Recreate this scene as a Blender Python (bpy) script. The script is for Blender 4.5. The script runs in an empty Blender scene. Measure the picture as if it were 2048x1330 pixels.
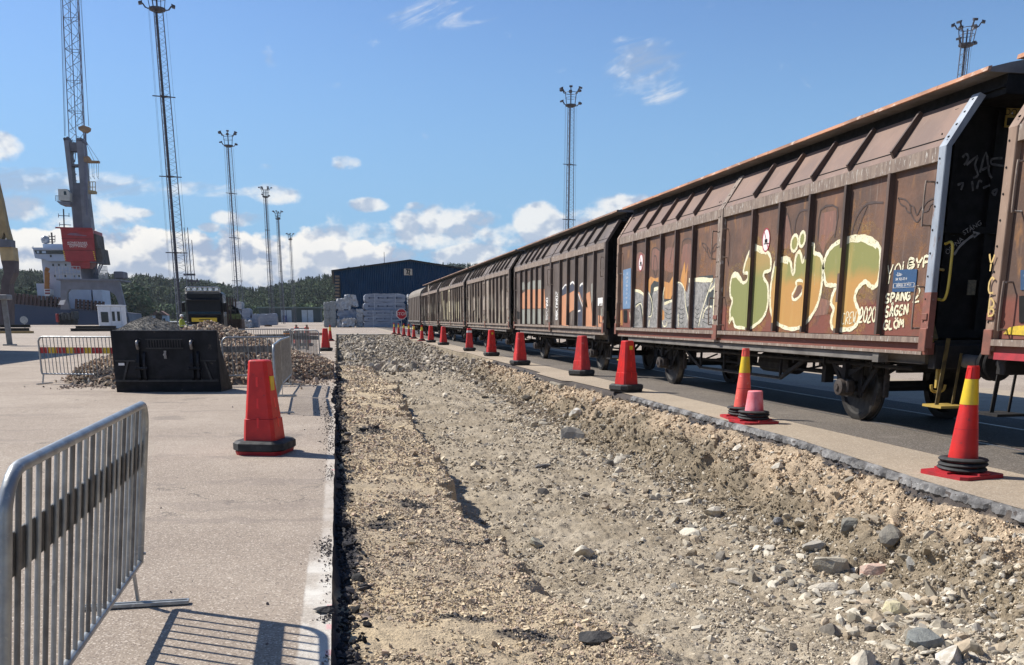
import bpy, math, random
import numpy as np
from mathutils import Vector, Matrix, Euler
from mathutils.geometry import tessellate_polygon

C = bpy.context.scene.collection
R = math.radians
rnd = random.Random(7)
rng = np.random.default_rng(11)

# ------------------------------------------------------------------ camera
FPX, PITCH, YAW, YP, CAMH = 1800.0, .2288, .1875, 1056.0, 1.5195   # in pixels of the 2048 px wide photograph
cam_d = bpy.data.cameras.new("camera"); cam = bpy.data.objects.new("camera", cam_d); C.objects.link(cam)
cam_d.sensor_width = 36; cam_d.lens = FPX/2048*36
cam_d.shift_y = (YP-665)/2048; cam_d.clip_start = .05; cam_d.clip_end = 20000
cam.location = (0, 0, CAMH); cam.rotation_euler = (math.pi/2-PITCH, 0, -YAW)
bpy.context.scene.camera = cam

# ------------------------------------------------------------------ sun and exposure
SUN_EL, SUN_AZ = 46.0, -55.0        # azimuth clockwise from +Y (the track)
sd = bpy.data.lights.new("sun", 'SUN'); sd.energy = 5.0; sd.angle = R(.53); sd.color = (1, .945, .87)
so = bpy.data.objects.new("sun", sd); C.objects.link(so)
sv = Vector((math.sin(R(SUN_AZ))*math.cos(R(SUN_EL)), math.cos(R(SUN_AZ))*math.cos(R(SUN_EL)), math.sin(R(SUN_EL))))
so.rotation_euler = (-sv).to_track_quat('-Z', 'Y').to_euler()
sc = bpy.context.scene
sc.view_settings.view_transform = 'Standard'; sc.view_settings.look = 'None'
sc.view_settings.gamma = 1; sc.view_settings.exposure = .48

# ------------------------------------------------------------------ node helper
def nd(nt, typ, **kw):
    n = nt.nodes.new(typ)
    for k, v in kw.items():
        if k.startswith('i_'):
            n.inputs[k[2:].replace('_', ' ')].default_value = v
        elif k.startswith('n_'):
            n.inputs[int(k[2:])].default_value = v
        else: setattr(n, k, v)
    return n
def mth(nt, op, a, b=None, c=None, clamp=False):
    n = nt.nodes.new('ShaderNodeMath'); n.operation = op; n.use_clamp = clamp
    for i, v in enumerate((a, b, c)):
        if v is None: continue
        if isinstance(v, (int, float)): n.inputs[i].default_value = v
        else: nt.links.new(v, n.inputs[i])
    return n.outputs[0]
def mixc(nt, f, a, b, mode='MIX'):
    n = nt.nodes.new('ShaderNodeMix'); n.data_type = 'RGBA'; n.blend_type = mode
    for s, v in ((n.inputs[0], f), (n.inputs[6], a), (n.inputs[7], b)):
        if isinstance(v, (int, float)): s.default_value = v
        elif isinstance(v, tuple): s.default_value = v if len(v) == 4 else (*v, 1)
        else: nt.links.new(v, s)
    return n.outputs[2]
def mapr(nt, v, a, b, c=0., d=1., smooth=True):
    n = nt.nodes.new('ShaderNodeMapRange')
    if smooth: n.interpolation_type = 'SMOOTHSTEP'
    nt.links.new(v, n.inputs[0])
    for i, x in zip((1, 2, 3, 4), (a, b, c, d)): n.inputs[i].default_value = x
    return n.outputs[0]

# ------------------------------------------------------------------ sky with clouds (a world shader, by direction)
w = bpy.data.worlds.new("World"); sc.world = w; w.use_nodes = True
nt = w.node_tree; nt.nodes.clear(); L = nt.links.new
out = nd(nt, 'ShaderNodeOutputWorld'); bg = nd(nt, 'ShaderNodeBackground')
sky = nd(nt, 'ShaderNodeTexSky', sky_type='NISHITA', sun_disc=False, sun_elevation=R(SUN_EL), sun_rotation=R(SUN_AZ),
         air_density=1.0, dust_density=.35, ozone_density=2.2, altitude=0)
STR = .072
bg.inputs[1].default_value = STR
tc = nd(nt, 'ShaderNodeTexCoord')
nrm = nd(nt, 'ShaderNodeVectorMath', operation='NORMALIZE'); L(tc.outputs['Generated'], nrm.inputs[0])
sp = nd(nt, 'ShaderNodeSeparateXYZ'); L(nrm.outputs[0], sp.inputs[0])
az = mth(nt, 'MULTIPLY', mth(nt, 'ARCTAN2', sp.outputs[0], sp.outputs[1]), 180/math.pi)
el = mth(nt, 'MULTIPLY', mth(nt, 'ARCSINE', sp.outputs[2]), 180/math.pi)
def nz(vec_out, scale, detail=6, rough=.55, dist=0.):
    n = nd(nt, 'ShaderNodeTexNoise', i_Scale=scale, i_Detail=detail, i_Roughness=rough, i_Distortion=dist)
    L(vec_out, n.inputs['Vector']); return n.outputs[0]
def billow(vec_out, sc_):
    n = nd(nt, 'ShaderNodeTexVoronoi', voronoi_dimensions='2D', feature='F1', i_Scale=sc_, i_Detail=3., i_Roughness=.5); n.normalize = True; L(vec_out, n.inputs['Vector']); return mth(nt, 'SUBTRACT', 1., n.outputs['Distance'])
def comb(x, y, z=0.):
    n = nd(nt, 'ShaderNodeCombineXYZ')
    for s, v in zip(n.inputs, (x, y, z)):
        if isinstance(v, (int, float)): s.default_value = v
        else: L(v, s)
    return n.outputs[0]
cv = comb(az, mth(nt, 'MULTIPLY', el, 1.35), 3.3)
big = mth(nt, 'ADD', mth(nt, 'MULTIPLY', nz(cv, .15, 6, .5), .62), mth(nt, 'MULTIPLY', billow(cv, .42), .30))
cv2 = comb(mth(nt, 'ADD', az, -.4), mth(nt, 'ADD', mth(nt, 'MULTIPLY', el, 1.35), .8), 3.3)   # towards the light
big2 = mth(nt, 'ADD', mth(nt, 'MULTIPLY', nz(cv2, .15, 6, .5), .62), mth(nt, 'MULTIPLY', billow(cv2, .42), .30))
# the bank of cumulus over the hills: dense at its foot, thinning upward and to the right
foot = mth(nt, 'SUBTRACT', mapr(nt, el, 2.5, 7.4, .255, -.33, False), mapr(nt, az, -5, 6, 0, .19))
foot = mth(nt, 'SUBTRACT', foot, mapr(nt, el, 8, 14, 0, .6))
dens = mth(nt, 'ADD', big, foot)
fine = nz(cv, .8, 8, .62)
def blob(a, e, ra, re, amt):
    x = mth(nt, 'DIVIDE', mth(nt, 'SUBTRACT', az, a), ra); y = mth(nt, 'DIVIDE', mth(nt, 'SUBTRACT', el, e), re)
    d = mth(nt, 'ADD', mth(nt, 'MULTIPLY', x, x), mth(nt, 'MULTIPLY', y, y))
    return mapr(nt, d, 0., 1., amt, 0.)
def dirpx(u, v):     # photo pixel -> azimuth, elevation (degrees)
    cp, sp_ = math.cos(PITCH), math.sin(PITCH)
    F = Vector((math.sin(YAW)*cp, math.cos(YAW)*cp, -sp_)); Rt = Vector((math.cos(YAW), -math.sin(YAW), 0)); U = Rt.cross(F)
    d = (F*FPX+Rt*(u-1024)-U*(v-YP)).normalized()
    return math.degrees(math.atan2(d.x, d.y)), math.degrees(math.asin(d.z))
acc = None
for (u, v, ru, rv, amt) in ((-5, 290, 40, 24, .36), (40, 415, 60, 20, .28), (480, 437, 60, 14, .36), (690, 325, 35, 14, .33),
                            (738, 410, 42, 13, .38), (865, 458, 95, 38, .38), (745, 470, 60, 30, .3), (1085, 450, 62, 36, .48),
                            (960, 437, 45, 14, .3), (830, 412, 26, 8, .3), (1010, 472, 60, 24, .26), (540, 388, 62, 18, .33),
                            (740, 512, 90, 26, .4), (940, 515, 90, 26, .44), (660, 500, 70, 40, .4), (1300, 412, 130, 22, .30),
                            (210, 460, 120, 50, .22), (420, 455, 26, 9, .3), (278, 426, 30, 9, .3), (1170, 440, 90, 26, .28),
                            (530, 333, 22, 6, .2), (660, 168, 24, 10, .17)):
    a, e = dirpx(u, v); k = 1/(FPX*1.02)*57.3
    b = blob(a, e, ru*k*1.25, rv*k*1.5, amt)
    acc = b if acc is None else mth(nt, 'MAXIMUM', acc, b)
small = mth(nt, 'ADD', mth(nt, 'ADD', mth(nt, 'MULTIPLY', nz(cv, .42, 8, .6), .75), mth(nt, 'MULTIPLY', fine, .25)), acc)
mask_bank = mapr(nt, dens, .485, .535)
mask_small = mapr(nt, small, .62, .86)
mask = mth(nt, 'MAXIMUM', mask_bank, mth(nt, 'MULTIPLY', mask_small, .85))
# high thin cloud
cvs = nd(nt, 'ShaderNodeVectorRotate', rotation_type='Z_AXIS', i_Angle=R(-18)); L(comb(az, el, 0.), cvs.inputs[0])
cvm = nd(nt, 'ShaderNodeVectorMath', operation='MULTIPLY'); L(cvs.outputs[0], cvm.inputs[0]); cvm.inputs[1].default_value = (.22, 1.0, 1)
wisp = nz(cvm.outputs[0], 1.0, 9, .66, 1.4)
wacc = None
for (u, v, ru, rv, amt) in ((1285, 135, 95, 60, .36), (1310, 180, 75, 32, .30), (110, 365, 240, 28, .40), (420, 380, 140, 14, .33), (870, 30, 130, 40, .22), (1270, 120, 60, 24, .35)):
    a, e = dirpx(u, v); k = 1/(FPX*1.02)*57.3
    b = blob(a, e, ru*k*1.2, rv*k*1.3, amt)
    wacc = b if wacc is None else mth(nt, 'MAXIMUM', wacc, b)
wmask = mth(nt, 'MULTIPLY', mapr(nt, mth(nt, 'ADD', mth(nt, 'ADD', mth(nt, 'MULTIPLY', wisp, .8), mth(nt, 'MULTIPLY', fine, .2)), wacc), .66, 1.0), .62)
lit = mth(nt, 'SUBTRACT', big, big2)
shade = mapr(nt, lit, -.045, .03)
ccol = mixc(nt, shade, (.42, .52, .70), (1.08, 1.06, 1.02))
ccol = mixc(nt, mapr(nt, dens, .56, .85, 0., .5), ccol, (.60, .66, .76))
shade2 = mapr(nt, mth(nt, 'ADD', small, 0.), .66, .95)
ccol = mixc(nt, mth(nt, 'MULTIPLY', shade2, .25), ccol, (1, 1, 1))
csc = nd(nt, 'ShaderNodeVectorMath', operation='SCALE'); L(ccol, csc.inputs[0]); csc.inputs['Scale'].default_value = .64/STR
skc = nd(nt, 'ShaderNodeVectorMath', operation='MULTIPLY'); L(sky.outputs[0], skc.inputs[0]); skc.inputs[1].default_value = (.92, 1.12, 1.38)
low = nd(nt, 'ShaderNodeVectorMath', operation='SCALE'); low.inputs[0].default_value = (.31, .60, .93); low.inputs['Scale'].default_value = .57/STR
skm = mixc(nt, mapr(nt, el, 1, 20, .85, 0.), skc.outputs[0], low.outputs[0])
c1 = mixc(nt, wmask, skm, csc.outputs[0])
c2 = mixc(nt, mask, c1, csc.outputs[0])
L(c2, bg.inputs[0]); L(bg.outputs[0], out.inputs[0])

# ------------------------------------------------------------------ pixels of the photograph -> points of the place
_cp, _sp = math.cos(PITCH), math.sin(PITCH)
_F = Vector((math.sin(YAW)*_cp, math.cos(YAW)*_cp, -_sp)); _R = Vector((math.cos(YAW), -math.sin(YAW), 0)); _U = _R.cross(_F)
_O = Vector((0, 0, CAMH))
def ray(u, v): return _F*FPX+_R*(u-1024)-_U*(v-YP)
def gnd(u, v, z=0.):
    d = ray(u, v); return _O+d*((z-CAMH)/d.z)
def atY(u, v, Y):
    d = ray(u, v); return _O+d*(Y/d.y)
def atX(u, v, X):
    d = ray(u, v); return _O+d*(X/d.x)

# ------------------------------------------------------------------ materials
MATS = {}
def mat(name, c1, c2=None, scale=8., rough=.8, bump=0., bscale=None, metal=0., stretch=(1, 1, 1), lo=.35, hi=.65, c3=None, s3=30., f3=.5, spec=.5, coat=0., det=6):
    if name in MATS: return MATS[name]
    m = bpy.data.materials.new(name); m.use_nodes = True; nt = m.node_tree; b = nt.nodes['Principled BSDF']
    c2 = c2 or tuple(x*.75 for x in c1)
    tc = nd(nt, 'ShaderNodeTexCoord'); mp = nd(nt, 'ShaderNodeMapping'); mp.inputs['Scale'].default_value = stretch
    nt.links.new(tc.outputs['Object'], mp.inputs[0])
    n = nd(nt, 'ShaderNodeTexNoise', i_Scale=scale, i_Detail=det, i_Roughness=.6); nt.links.new(mp.outputs[0], n.inputs['Vector'])
    f = mapr(nt, n.outputs[0], lo, hi)
    col = mixc(nt, f, c2, c1)
    if c3:
        n3 = nd(nt, 'ShaderNodeTexNoise', i_Scale=s3, i_Detail=5., i_Roughness=.65); nt.links.new(mp.outputs[0], n3.inputs['Vector'])
        col = mixc(nt, mapr(nt, n3.outputs[0], f3, f3+.12), col, c3)
    nt.links.new(col, b.inputs['Base Color'])
    b.inputs['Metallic'].default_value = metal; b.inputs['Specular IOR Level'].default_value = spec
    b.inputs['Coat Weight'].default_value = coat
    nt.links.new(mapr(nt, n.outputs[0], .3, .7, min(1, rough+.1), max(.05, rough-.1), False), b.inputs['Roughness'])
    if bump:
        nb = nd(nt, 'ShaderNodeTexNoise', i_Scale=bscale or scale*3, i_Detail=4.); nt.links.new(mp.outputs[0], nb.inputs['Vector'])
        bn = nd(nt, 'ShaderNodeBump', i_Strength=1.0, i_Distance=bump); nt.links.new(nb.outputs[0], bn.inputs['Height']); nt.links.new(bn.outputs[0], b.inputs['Normal'])
    MATS[name] = m; return m
def attr_mat(name, rough=.9, bump=0., bscale=60, vary=.3, vscale=40):
    m = bpy.data.materials.new(name); m.use_nodes = True; nt = m.node_tree; b = nt.nodes['Principled BSDF']
    a = nd(nt, 'ShaderNodeAttribute', attribute_name='col'); tc = nd(nt, 'ShaderNodeTexCoord')
    n = nd(nt, 'ShaderNodeTexNoise', i_Scale=vscale, i_Detail=6., i_Roughness=.65); nt.links.new(tc.outputs['Object'], n.inputs['Vector'])
    k = mapr(nt, n.outputs[0], .3, .7, 1-vary, 1+vary*.6, False)
    s = nd(nt, 'ShaderNodeVectorMath', operation='SCALE'); nt.links.new(a.outputs['Color'], s.inputs[0]); nt.links.new(k, s.inputs['Scale'])
    nt.links.new(s.outputs[0], b.inputs['Base Color']); b.inputs['Roughness'].default_value = rough; b.inputs['Specular IOR Level'].default_value = .25
    if bump:
        nb = nd(nt, 'ShaderNodeTexNoise', i_Scale=bscale, i_Detail=6.); nt.links.new(tc.outputs['Object'], nb.inputs['Vector'])
        bn = nd(nt, 'ShaderNodeBump', i_Strength=1.0, i_Distance=bump); nt.links.new(nb.outputs[0], bn.inputs['Height']); nt.links.new(bn.outputs[0], b.inputs['Normal'])
    MATS[name] = m; return m

# ------------------------------------------------------------------ mesh building
def empty(name, loc=(0, 0, 0), label=None, cat=None, group=None, rz=0.):
    o = bpy.data.objects.new(name, None); C.objects.link(o); o.location = loc; o.rotation_euler = (0, 0, rz)
    o.empty_display_size = .2
    return tag(o, label, cat, group)
def tag(o, label=None, cat=None, group=None, kind=None):
    if label: o['label'] = label
    if cat: o['category'] = cat
    if group: o['group'] = group
    if kind: o['kind'] = kind
    return o
def mesh_obj(name, V, F, m=None, parent=None, smooth=False, cols=None, loc=None):
    me = bpy.data.meshes.new(name)
    me.from_pydata([tuple(v) for v in V], [], F); me.update()
    if smooth: me.polygons.foreach_set('use_smooth', [True]*len(me.polygons))
    if m: me.materials.append(m)
    o = bpy.data.objects.new(name, me); C.objects.link(o)
    if parent: o.parent = parent
    if loc is not None: o.location = loc
    return o
def np_mesh(name, V, F, m, cols=None, parent=None, smooth=False):
    """V (n,3) float, F (k,3|4) int, cols (n,3)"""
    me = bpy.data.meshes.new(name); n, k = len(V), F.shape[1]
    me.vertices.add(n); me.vertices.foreach_set('co', V.astype(np.float32).ravel())
    me.loops.add(F.size); me.loops.foreach_set('vertex_index', F.astype(np.int32).ravel())
    me.polygons.add(len(F)); me.polygons.foreach_set('loop_start', np.arange(0, F.size, k, dtype=np.int32))
    me.polygons.foreach_set('loop_total', np.full(len(F), k, dtype=np.int32))
    me.polygons.foreach_set('use_smooth', np.full(len(F), smooth))
    me.update(calc_edges=True)
    if cols is not None:
        a = me.color_attributes.new('col', 'FLOAT_COLOR', 'POINT')
        cc = np.ones((n, 4), np.float32); cc[:, :3] = cols; a.data.foreach_set('color', cc.ravel())
    me.materials.append(m)
    o = bpy.data.objects.new(name, me); C.objects.link(o)
    if parent: o.parent = parent
    return o
class MB:
    def __init__(s, org=(0, 0, 0)): s.V = []; s.F = []; s.o = Vector(org)
    def add(s, V, F):
        b = len(s.V); s.V += [Vector(v)-s.o for v in V]; s.F += [tuple(i+b for i in f) for f in F]; return s
    def hexa(s, P):   # 8 points: bottom 4 (ccw), top 4
        return s.add(P, [(3, 2, 1, 0), (4, 5, 6, 7), (0, 1, 5, 4), (1, 2, 6, 5), (2, 3, 7, 6), (3, 0, 4, 7)])
    def box(s, a, b, ch=0.):
        x0, y0, z0 = a; x1, y1, z1 = b
        if x0 > x1: x0, x1 = x1, x0
        if y0 > y1: y0, y1 = y1, y0
        if z0 > z1: z0, z1 = z1, z0
        if ch <= 0:
            return s.hexa([(x0, y0, z0), (x1, y0, z0), (x1, y1, z0), (x0, y1, z0), (x0, y0, z1), (x1, y0, z1), (x1, y1, z1), (x0, y1, z1)])
        c = min(ch, (x1-x0)*.45, (y1-y0)*.45, (z1-z0)*.45)
        def ring(d, z): return [(x0+d, y0+c, z), (x0+c, y0+d, z), (x1-c, y0+d, z), (x1-d, y0+c, z), (x1-d, y1-c, z), (x1-c, y1-d, z), (x0+c, y1-d, z), (x0+d, y1-c, z)]
        V = [(x0+c, y0+c, z0), (x1-c, y0+c, z0), (x1-c, y1-c, z0), (x0+c, y1-c, z0)]
        V += ring(0, z0+c)+ring(0, z1-c)+[(x0+c, y0+c, z1), (x1-c, y0+c, z1), (x1-c, y1-c, z1), (x0+c, y1-c, z1)]
        F = [(3, 2, 1, 0), (20, 21, 22, 23)]
        for i in range(8): F.append((4+i, 4+(i+1) % 8, 12+(i+1) % 8, 12+i))
        for k, (a_, b_, q) in enumerate(((0, 1, 0), (2, 3, 1), (4, 5, 2), (6, 7, 3))):
            F.append((4+a_, q, 4+b_)); F.append((12+a_, 12+b_, 20+q))
        for k, (a_, b_, q, r_) in enumerate(((1, 2, 0, 1), (3, 4, 1, 2), (5, 6, 2, 3), (7, 0, 3, 0))):
            F.append((4+a_, q, r_, 4+b_)); F.append((12+a_, 12+b_, 20+r_, 20+q))
        return s.add(V, F)
    def bar(s, p, q, w_, h_=None, up=(0, 0, 1)):
        p, q = Vector(p), Vector(q); d = (q-p)
        if d.length < 1e-6: return s
        d.normalize(); up = Vector(up)
        if abs(d.dot(up)) > .98: up = Vector((0, 1, 0)) if abs(d.y) < .9 else Vector((1, 0, 0))
        x = d.cross(up).normalized(); y = x.cross(d); h_ = h_ or w_
        x = x*w_/2; y = y*h_/2
        return s.hexa([p-x-y, p+x-y, q+x-y, q-x-y, p-x+y, p+x+y, q+x+y, q-x+y])
    def tube(s, pts, r, n=8, cap=True, closed=False):
        pts = [Vector(p) for p in pts]; rs = r if isinstance(r, (list, tuple)) else [r]*len(pts)
        V = []; F = []; prev = None; N = len(pts)
        for i, p in enumerate(pts):
            if closed: t = pts[(i+1) % N]-pts[i-1]
            else: t = (pts[min(i+1, N-1)]-pts[max(i-1, 0)])
            t.normalize()
            if prev is None: a = t.orthogonal().normalized()
            else:
                a = prev-t*prev.dot(t); a = a.normalized() if a.length > 1e-6 else t.orthogonal().normalized()
            prev = a; b = t.cross(a)
            for k in range(n):
                th = 2*math.pi*k/n; V.append(p+(a*math.cos(th)+b*math.sin(th))*rs[i])
        for i in range(N if closed else N-1):
            j = (i+1) % N
            for k in range(n): F.append((i*n+k, i*n+(k+1) % n, j*n+(k+1) % n, j*n+k))
        if cap and not closed: F.append(tuple(range(n-1, -1, -1))); F.append(tuple((N-1)*n+k for k in range(n)))
        return s.add(V, F)
    def cyl(s, p, q, r, n=16, r2=None): return s.tube([p, q], [r, r if r2 is None else r2], n)
    def lathe(s, prof, c=(0, 0, 0), axis='z', n=24, caps=True):
        V = []; F = []; c = Vector(c)
        for (r, h) in prof:
            for k in range(n):
                a = 2*math.pi*k/n; x, y = r*math.cos(a), r*math.sin(a)
                V.append(c+(Vector((x, y, h)) if axis == 'z' else Vector((h, x, y)) if axis == 'x' else Vector((x, h, y))))
        m_ = len(prof)
        for i in range(m_-1):
            for k in range(n): F.append((i*n+k, i*n+(k+1) % n, (i+1)*n+(k+1) % n, (i+1)*n+k))
        if caps: F.append(tuple(range(n-1, -1, -1))); F.append(tuple((m_-1)*n+k for k in range(n)))
        return s.add(V, F)
    def prism(s, poly, d):   # poly: list of 3D points, d extrusion
        d = Vector(d); n = len(poly); P = [Vector(p) for p in poly]
        tris = tessellate_polygon([P])
        V = P+[p+d for p in P]; F = [tuple(t) for t in tris]+[tuple(i+n for i in reversed(t)) for t in tris]
        F += [(i, (i+1) % n, (i+1) % n+n, i+n) for i in range(n)]
        return s.add(V, F)
    def sheet(s, poly):
        P = [Vector(p) for p in poly]; return s.add(P, [tuple(t) for t in tessellate_polygon([P])])
    def ribbon(s, pts, wd, nrm_):   # flat stroke on a plane with normal nrm_
        pts = [Vector(p) for p in pts]; nrm_ = Vector(nrm_).normalized(); V = []; F = []; N = len(pts)
        for i, p in enumerate(pts):
            t = pts[min(i+1, N-1)]-pts[max(i-1, 0)]
            if t.length < 1e-9: t = Vector((0, 1, 0))
            sd_ = t.normalized().cross(nrm_)*wd/2*(1+.18*math.sin(i*2.1))
            V += [p-sd_, p+sd_]
        F = [(2*i, 2*i+1, 2*i+3, 2*i+2) for i in range(N-1)]
        return s.add(V, F)
    def build(s, name, m, parent=None, smooth=False, loc=None):
        o = mesh_obj(name, s.V, s.F, m, parent, False, loc=loc)
        if smooth:
            me = o.data; me.polygons.foreach_set('use_smooth', [True]*len(me.polygons))
            try: me.set_sharp_from_angle(angle=R(smooth if smooth is not True else 35))
            except Exception: pass
        return o
def smooth_path(pts, k=4, closed=False):
    pts = [Vector(p) for p in pts]; out_ = []; N = len(pts)
    rngi = range(N) if closed else range(N-1)
    for i in rngi:
        p0 = pts[i-1] if (closed or i > 0) else pts[i]; p1 = pts[i]; p2 = pts[(i+1) % N]; p3 = pts[(i+2) % N] if (closed or i+2 < N) else p2
        for j in range(k):
            t = j/k
            out_.append(.5*((2*p1)+(-p0+p2)*t+(2*p0-5*p1+4*p2-p3)*t*t+(-p0+3*p1-3*p2+p3)*t**3))
    out_.append(pts[0].copy() if closed else pts[-1].copy())
    return out_
def children(o): return [c for c in bpy.data.objects if c.parent == o]
def copy_tree(o, parent=None):
    c = o.copy(); C.objects.link(c)
    if parent: c.parent = parent
    for ch in children(o): copy_tree(ch, c)
    return c
def text_mb(mb, s_, o, xd, yd, size, depth=.0, align='CENTER'):
    """clean lettering laid on a plane: o origin, xd reading direction, yd up"""
    cu = bpy.data.curves.new('t', 'FONT'); cu.body = s_; cu.size = size; cu.align_x = align; cu.align_y = 'CENTER'; cu.extrude = depth; cu.resolution_u = 3
    ob = bpy.data.objects.new('t', cu); C.objects.link(ob)
    me = ob.to_mesh(); xd, yd, o = Vector(xd).normalized(), Vector(yd).normalized(), Vector(o); zd = xd.cross(yd)
    V = [o+xd*v.co.x+yd*v.co.y+zd*v.co.z for v in me.vertices]; F = [tuple(p.vertices) for p in me.polygons]
    ob.to_mesh_clear(); bpy.data.objects.remove(ob); bpy.data.curves.remove(cu)
    return mb.add(V, F)
# hand-drawn capitals: strokes on a 4 x 6 grid
SF = {'A': [[(0, 0), (2, 6), (4, 0)], [(.8, 2.2), (3.3, 2.2)]], 'B': [[(0, 0), (.2, 6), (3, 5.4), (3, 3.6), (.3, 3.1), (3.6, 2.4), (3.4, .5), (0, 0)]],
 'C': [[(3.8, 5), (2, 6), (.3, 4.5), (0, 2), (1, .2), (3.8, .6)]], 'D': [[(0, 0), (0, 6), (3, 5), (4, 3), (3, .8), (0, 0)]],
 'E': [[(3.7, 5.7), (.8, 5.4), (.6, 3.4), (2.6, 3.2), (.4, 2.8), (.4, .4), (3.8, .3)]], 'F': [[(0, 0), (.4, 6), (4, 5.8)], [(.3, 3), (3, 3.2)]],
 'G': [[(3.6, 5.2), (1.8, 6), (.2, 4), (.2, 1.5), (1.6, .1), (3.4, .8), (3.6, 2.6), (2, 2.6)]], 'I': [[(2, 0), (2, 6)]],
 'K': [[(0, 0), (.2, 6)], [(3.6, 6), (.3, 2.8), (3.8, 0)]], 'L': [[(.3, 6), (0, .4), (3.6, .2)]],
 'M': [[(0, 0), (.6, 6), (2, 2.4), (3.6, 6), (4, 0)]], 'N': [[(0, 0), (.3, 6), (3.6, .2), (3.9, 6)]],
 'O': [[(2, 6), (.2, 4.6), (.1, 1.6), (2, 0), (3.8, 1.4), (3.9, 4.4), (2, 6)]], 'P': [[(.2, 0), (.4, 6), (3.4, 5.4), (3.4, 3.6), (.4, 3)]],
 'R': [[(.2, 0), (.4, 6), (3.4, 5.4), (3.2, 3.6), (.5, 3), (3.8, 0)]], 'S': [[(3.7, 5.2), (2, 6), (.5, 4.8), (.9, 3.4), (3.2, 2.6), (3.5, .9), (1.8, 0), (.1, .8)]],
 'T': [[(0, 5.8), (4, 6)], [(2, 6), (2, 0)]], 'U': [[(0, 6), (.2, 1.4), (2, 0), (3.7, 1.4), (4, 6)]], 'V': [[(0, 6), (1.8, 0), (4, 6)]],
 'W': [[(0, 6), (1, 0), (2, 4), (3, 0), (4, 6)]], 'Y': [[(0, 6), (1.8, 3), (3.8, 6)], [(1.8, 3), (1.6, 0)]], 'Z': [[(0, 6), (3.8, 5.8), (0, .3), (4, .2)]],
 '0': [[(2, 6), (.2, 4.4), (.2, 1.6), (2, 0), (3.7, 1.6), (3.7, 4.6), (2, 6)]], '2': [[(.2, 4.6), (1.6, 6), (3.4, 5), (3, 3), (0, .2), (4, .3)]],
 '7': [[(0, 6), (3.8, 5.8), (1.4, 0)]], '4': [[(2.8, 0), (2.9, 6), (0, 2), (4, 2)]], '1': [[(.8, 4.6), (2, 6), (2, 0)]]}
SF['Å'] = SF['A']+[[(2, 6.5), (1.4, 7.2), (2, 7.8), (2.6, 7.2), (2, 6.5)]]
SF['Ö'] = SF['O']+[[(1, 6.8), (1.1, 7.5)], [(2.8, 6.8), (2.9, 7.5)]]
def scrawl(mb, s_, fn, wd, nrm_, jit=.35, k=4, adv=5.2):
    """fn maps (letter units x, y) to 3D"""
    x = 0
    for ch in s_:
        for st in SF.get(ch, []):
            pts = smooth_path([Vector((px_+x+rnd.uniform(-jit, jit), py_+rnd.uniform(-jit, jit), 0)) for px_, py_ in st], k)
            mb.ribbon([fn(p.x, p.y) for p in pts], wd, nrm_)
        x += adv
    return mb
# ------------------------------------------------------------------ lattice noise in numpy
_T = rng.random((256, 256))
def vnoise(x, y):
    xi = np.floor(x).astype(int); yi = np.floor(y).astype(int); fx = x-xi; fy = y-yi
    fx = fx*fx*(3-2*fx); fy = fy*fy*(3-2*fy); a = lambda i, j: _T[(xi+i) & 255, (yi+j) & 255]
    return (a(0, 0)*(1-fx)+a(1, 0)*fx)*(1-fy)+(a(0, 1)*(1-fx)+a(1, 1)*fx)*fy
def fbm(x, y, f, o=4, g=.5):
    s = 0; amp = 1; t = 0
    for i in range(o): s = s+amp*(vnoise(x*f+17.3*i, y*f+9.1*i)-.5); t += amp; amp *= g; f *= 2.03
    return s/t*2
# ------------------------------------------------------------------ angular stones
def ico(sub=0):
    import bmesh
    bm = bmesh.new(); bmesh.ops.create_icosphere(bm, subdivisions=sub+1, radius=1)
    V = np.array([v.co[:] for v in bm.verts]); F = np.array([[v.index for v in f.verts] for f in bm.faces]); bm.free(); return V, F
def rock_template(sub, cuts, seed):
    r = np.random.default_rng(seed); V, F = ico(sub); V = V.copy()
    for _ in range(cuts):
        n = r.normal(size=3); n /= np.linalg.norm(n); d = r.uniform(.35, .75); t = V@n-d; V -= np.outer(np.maximum(t, 0), n)*.97
    V += r.normal(size=V.shape)*.025
    V *= np.array([1, r.uniform(.65, .95), r.uniform(.5, .8)]); return V, F
def rand_rot(n, r, flat=1.0):
    q = r.normal(size=(n, 4)); q[:, 1:3] *= flat; q /= np.linalg.norm(q, axis=1)[:, None]; w_, x, y, z = q.T
    return np.stack([np.stack([1-2*(y*y+z*z), 2*(x*y-z*w_), 2*(x*z+y*w_)], -1), np.stack([2*(x*y+z*w_), 1-2*(x*x+z*z), 2*(y*z-x*w_)], -1),
                     np.stack([2*(x*z-y*w_), 2*(y*z+x*w_), 1-2*(x*x+y*y)], -1)], 1)
SMALL = [rock_template(0, 5, 100+i) for i in range(8)]
MED = [rock_template(1, 9, 200+i) for i in range(8)]
def scatter(P, S, cols, templates, r, flat=.45, aniso=.3):
    """returns V,F,cols for stones at P (n,3), radius S (n,)"""
    VV, FF, CC = [], [], []; base = 0; which = r.integers(0, len(templates), len(P))
    for t, (tv, tf) in enumerate(templates):
        i = np.where(which == t)[0]
        if not len(i): continue
        Rm = rand_rot(len(i), r, flat); sc_ = S[i, None, None]*(1+r.uniform(-aniso, aniso, (len(i), 1, 3)))
        v = np.einsum('nij,nkj->nki', Rm, tv[None]*sc_)+P[i, None, :]
        VV.append(v.reshape(-1, 3)); FF.append((tf[None]+(np.arange(len(i))*len(tv))[:, None, None]+base).reshape(-1, 3))
        CC.append(np.repeat(cols[i], len(tv), 0)); base += len(i)*len(tv)
    return np.concatenate(VV), np.concatenate(FF), np.concatenate(CC)
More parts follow.
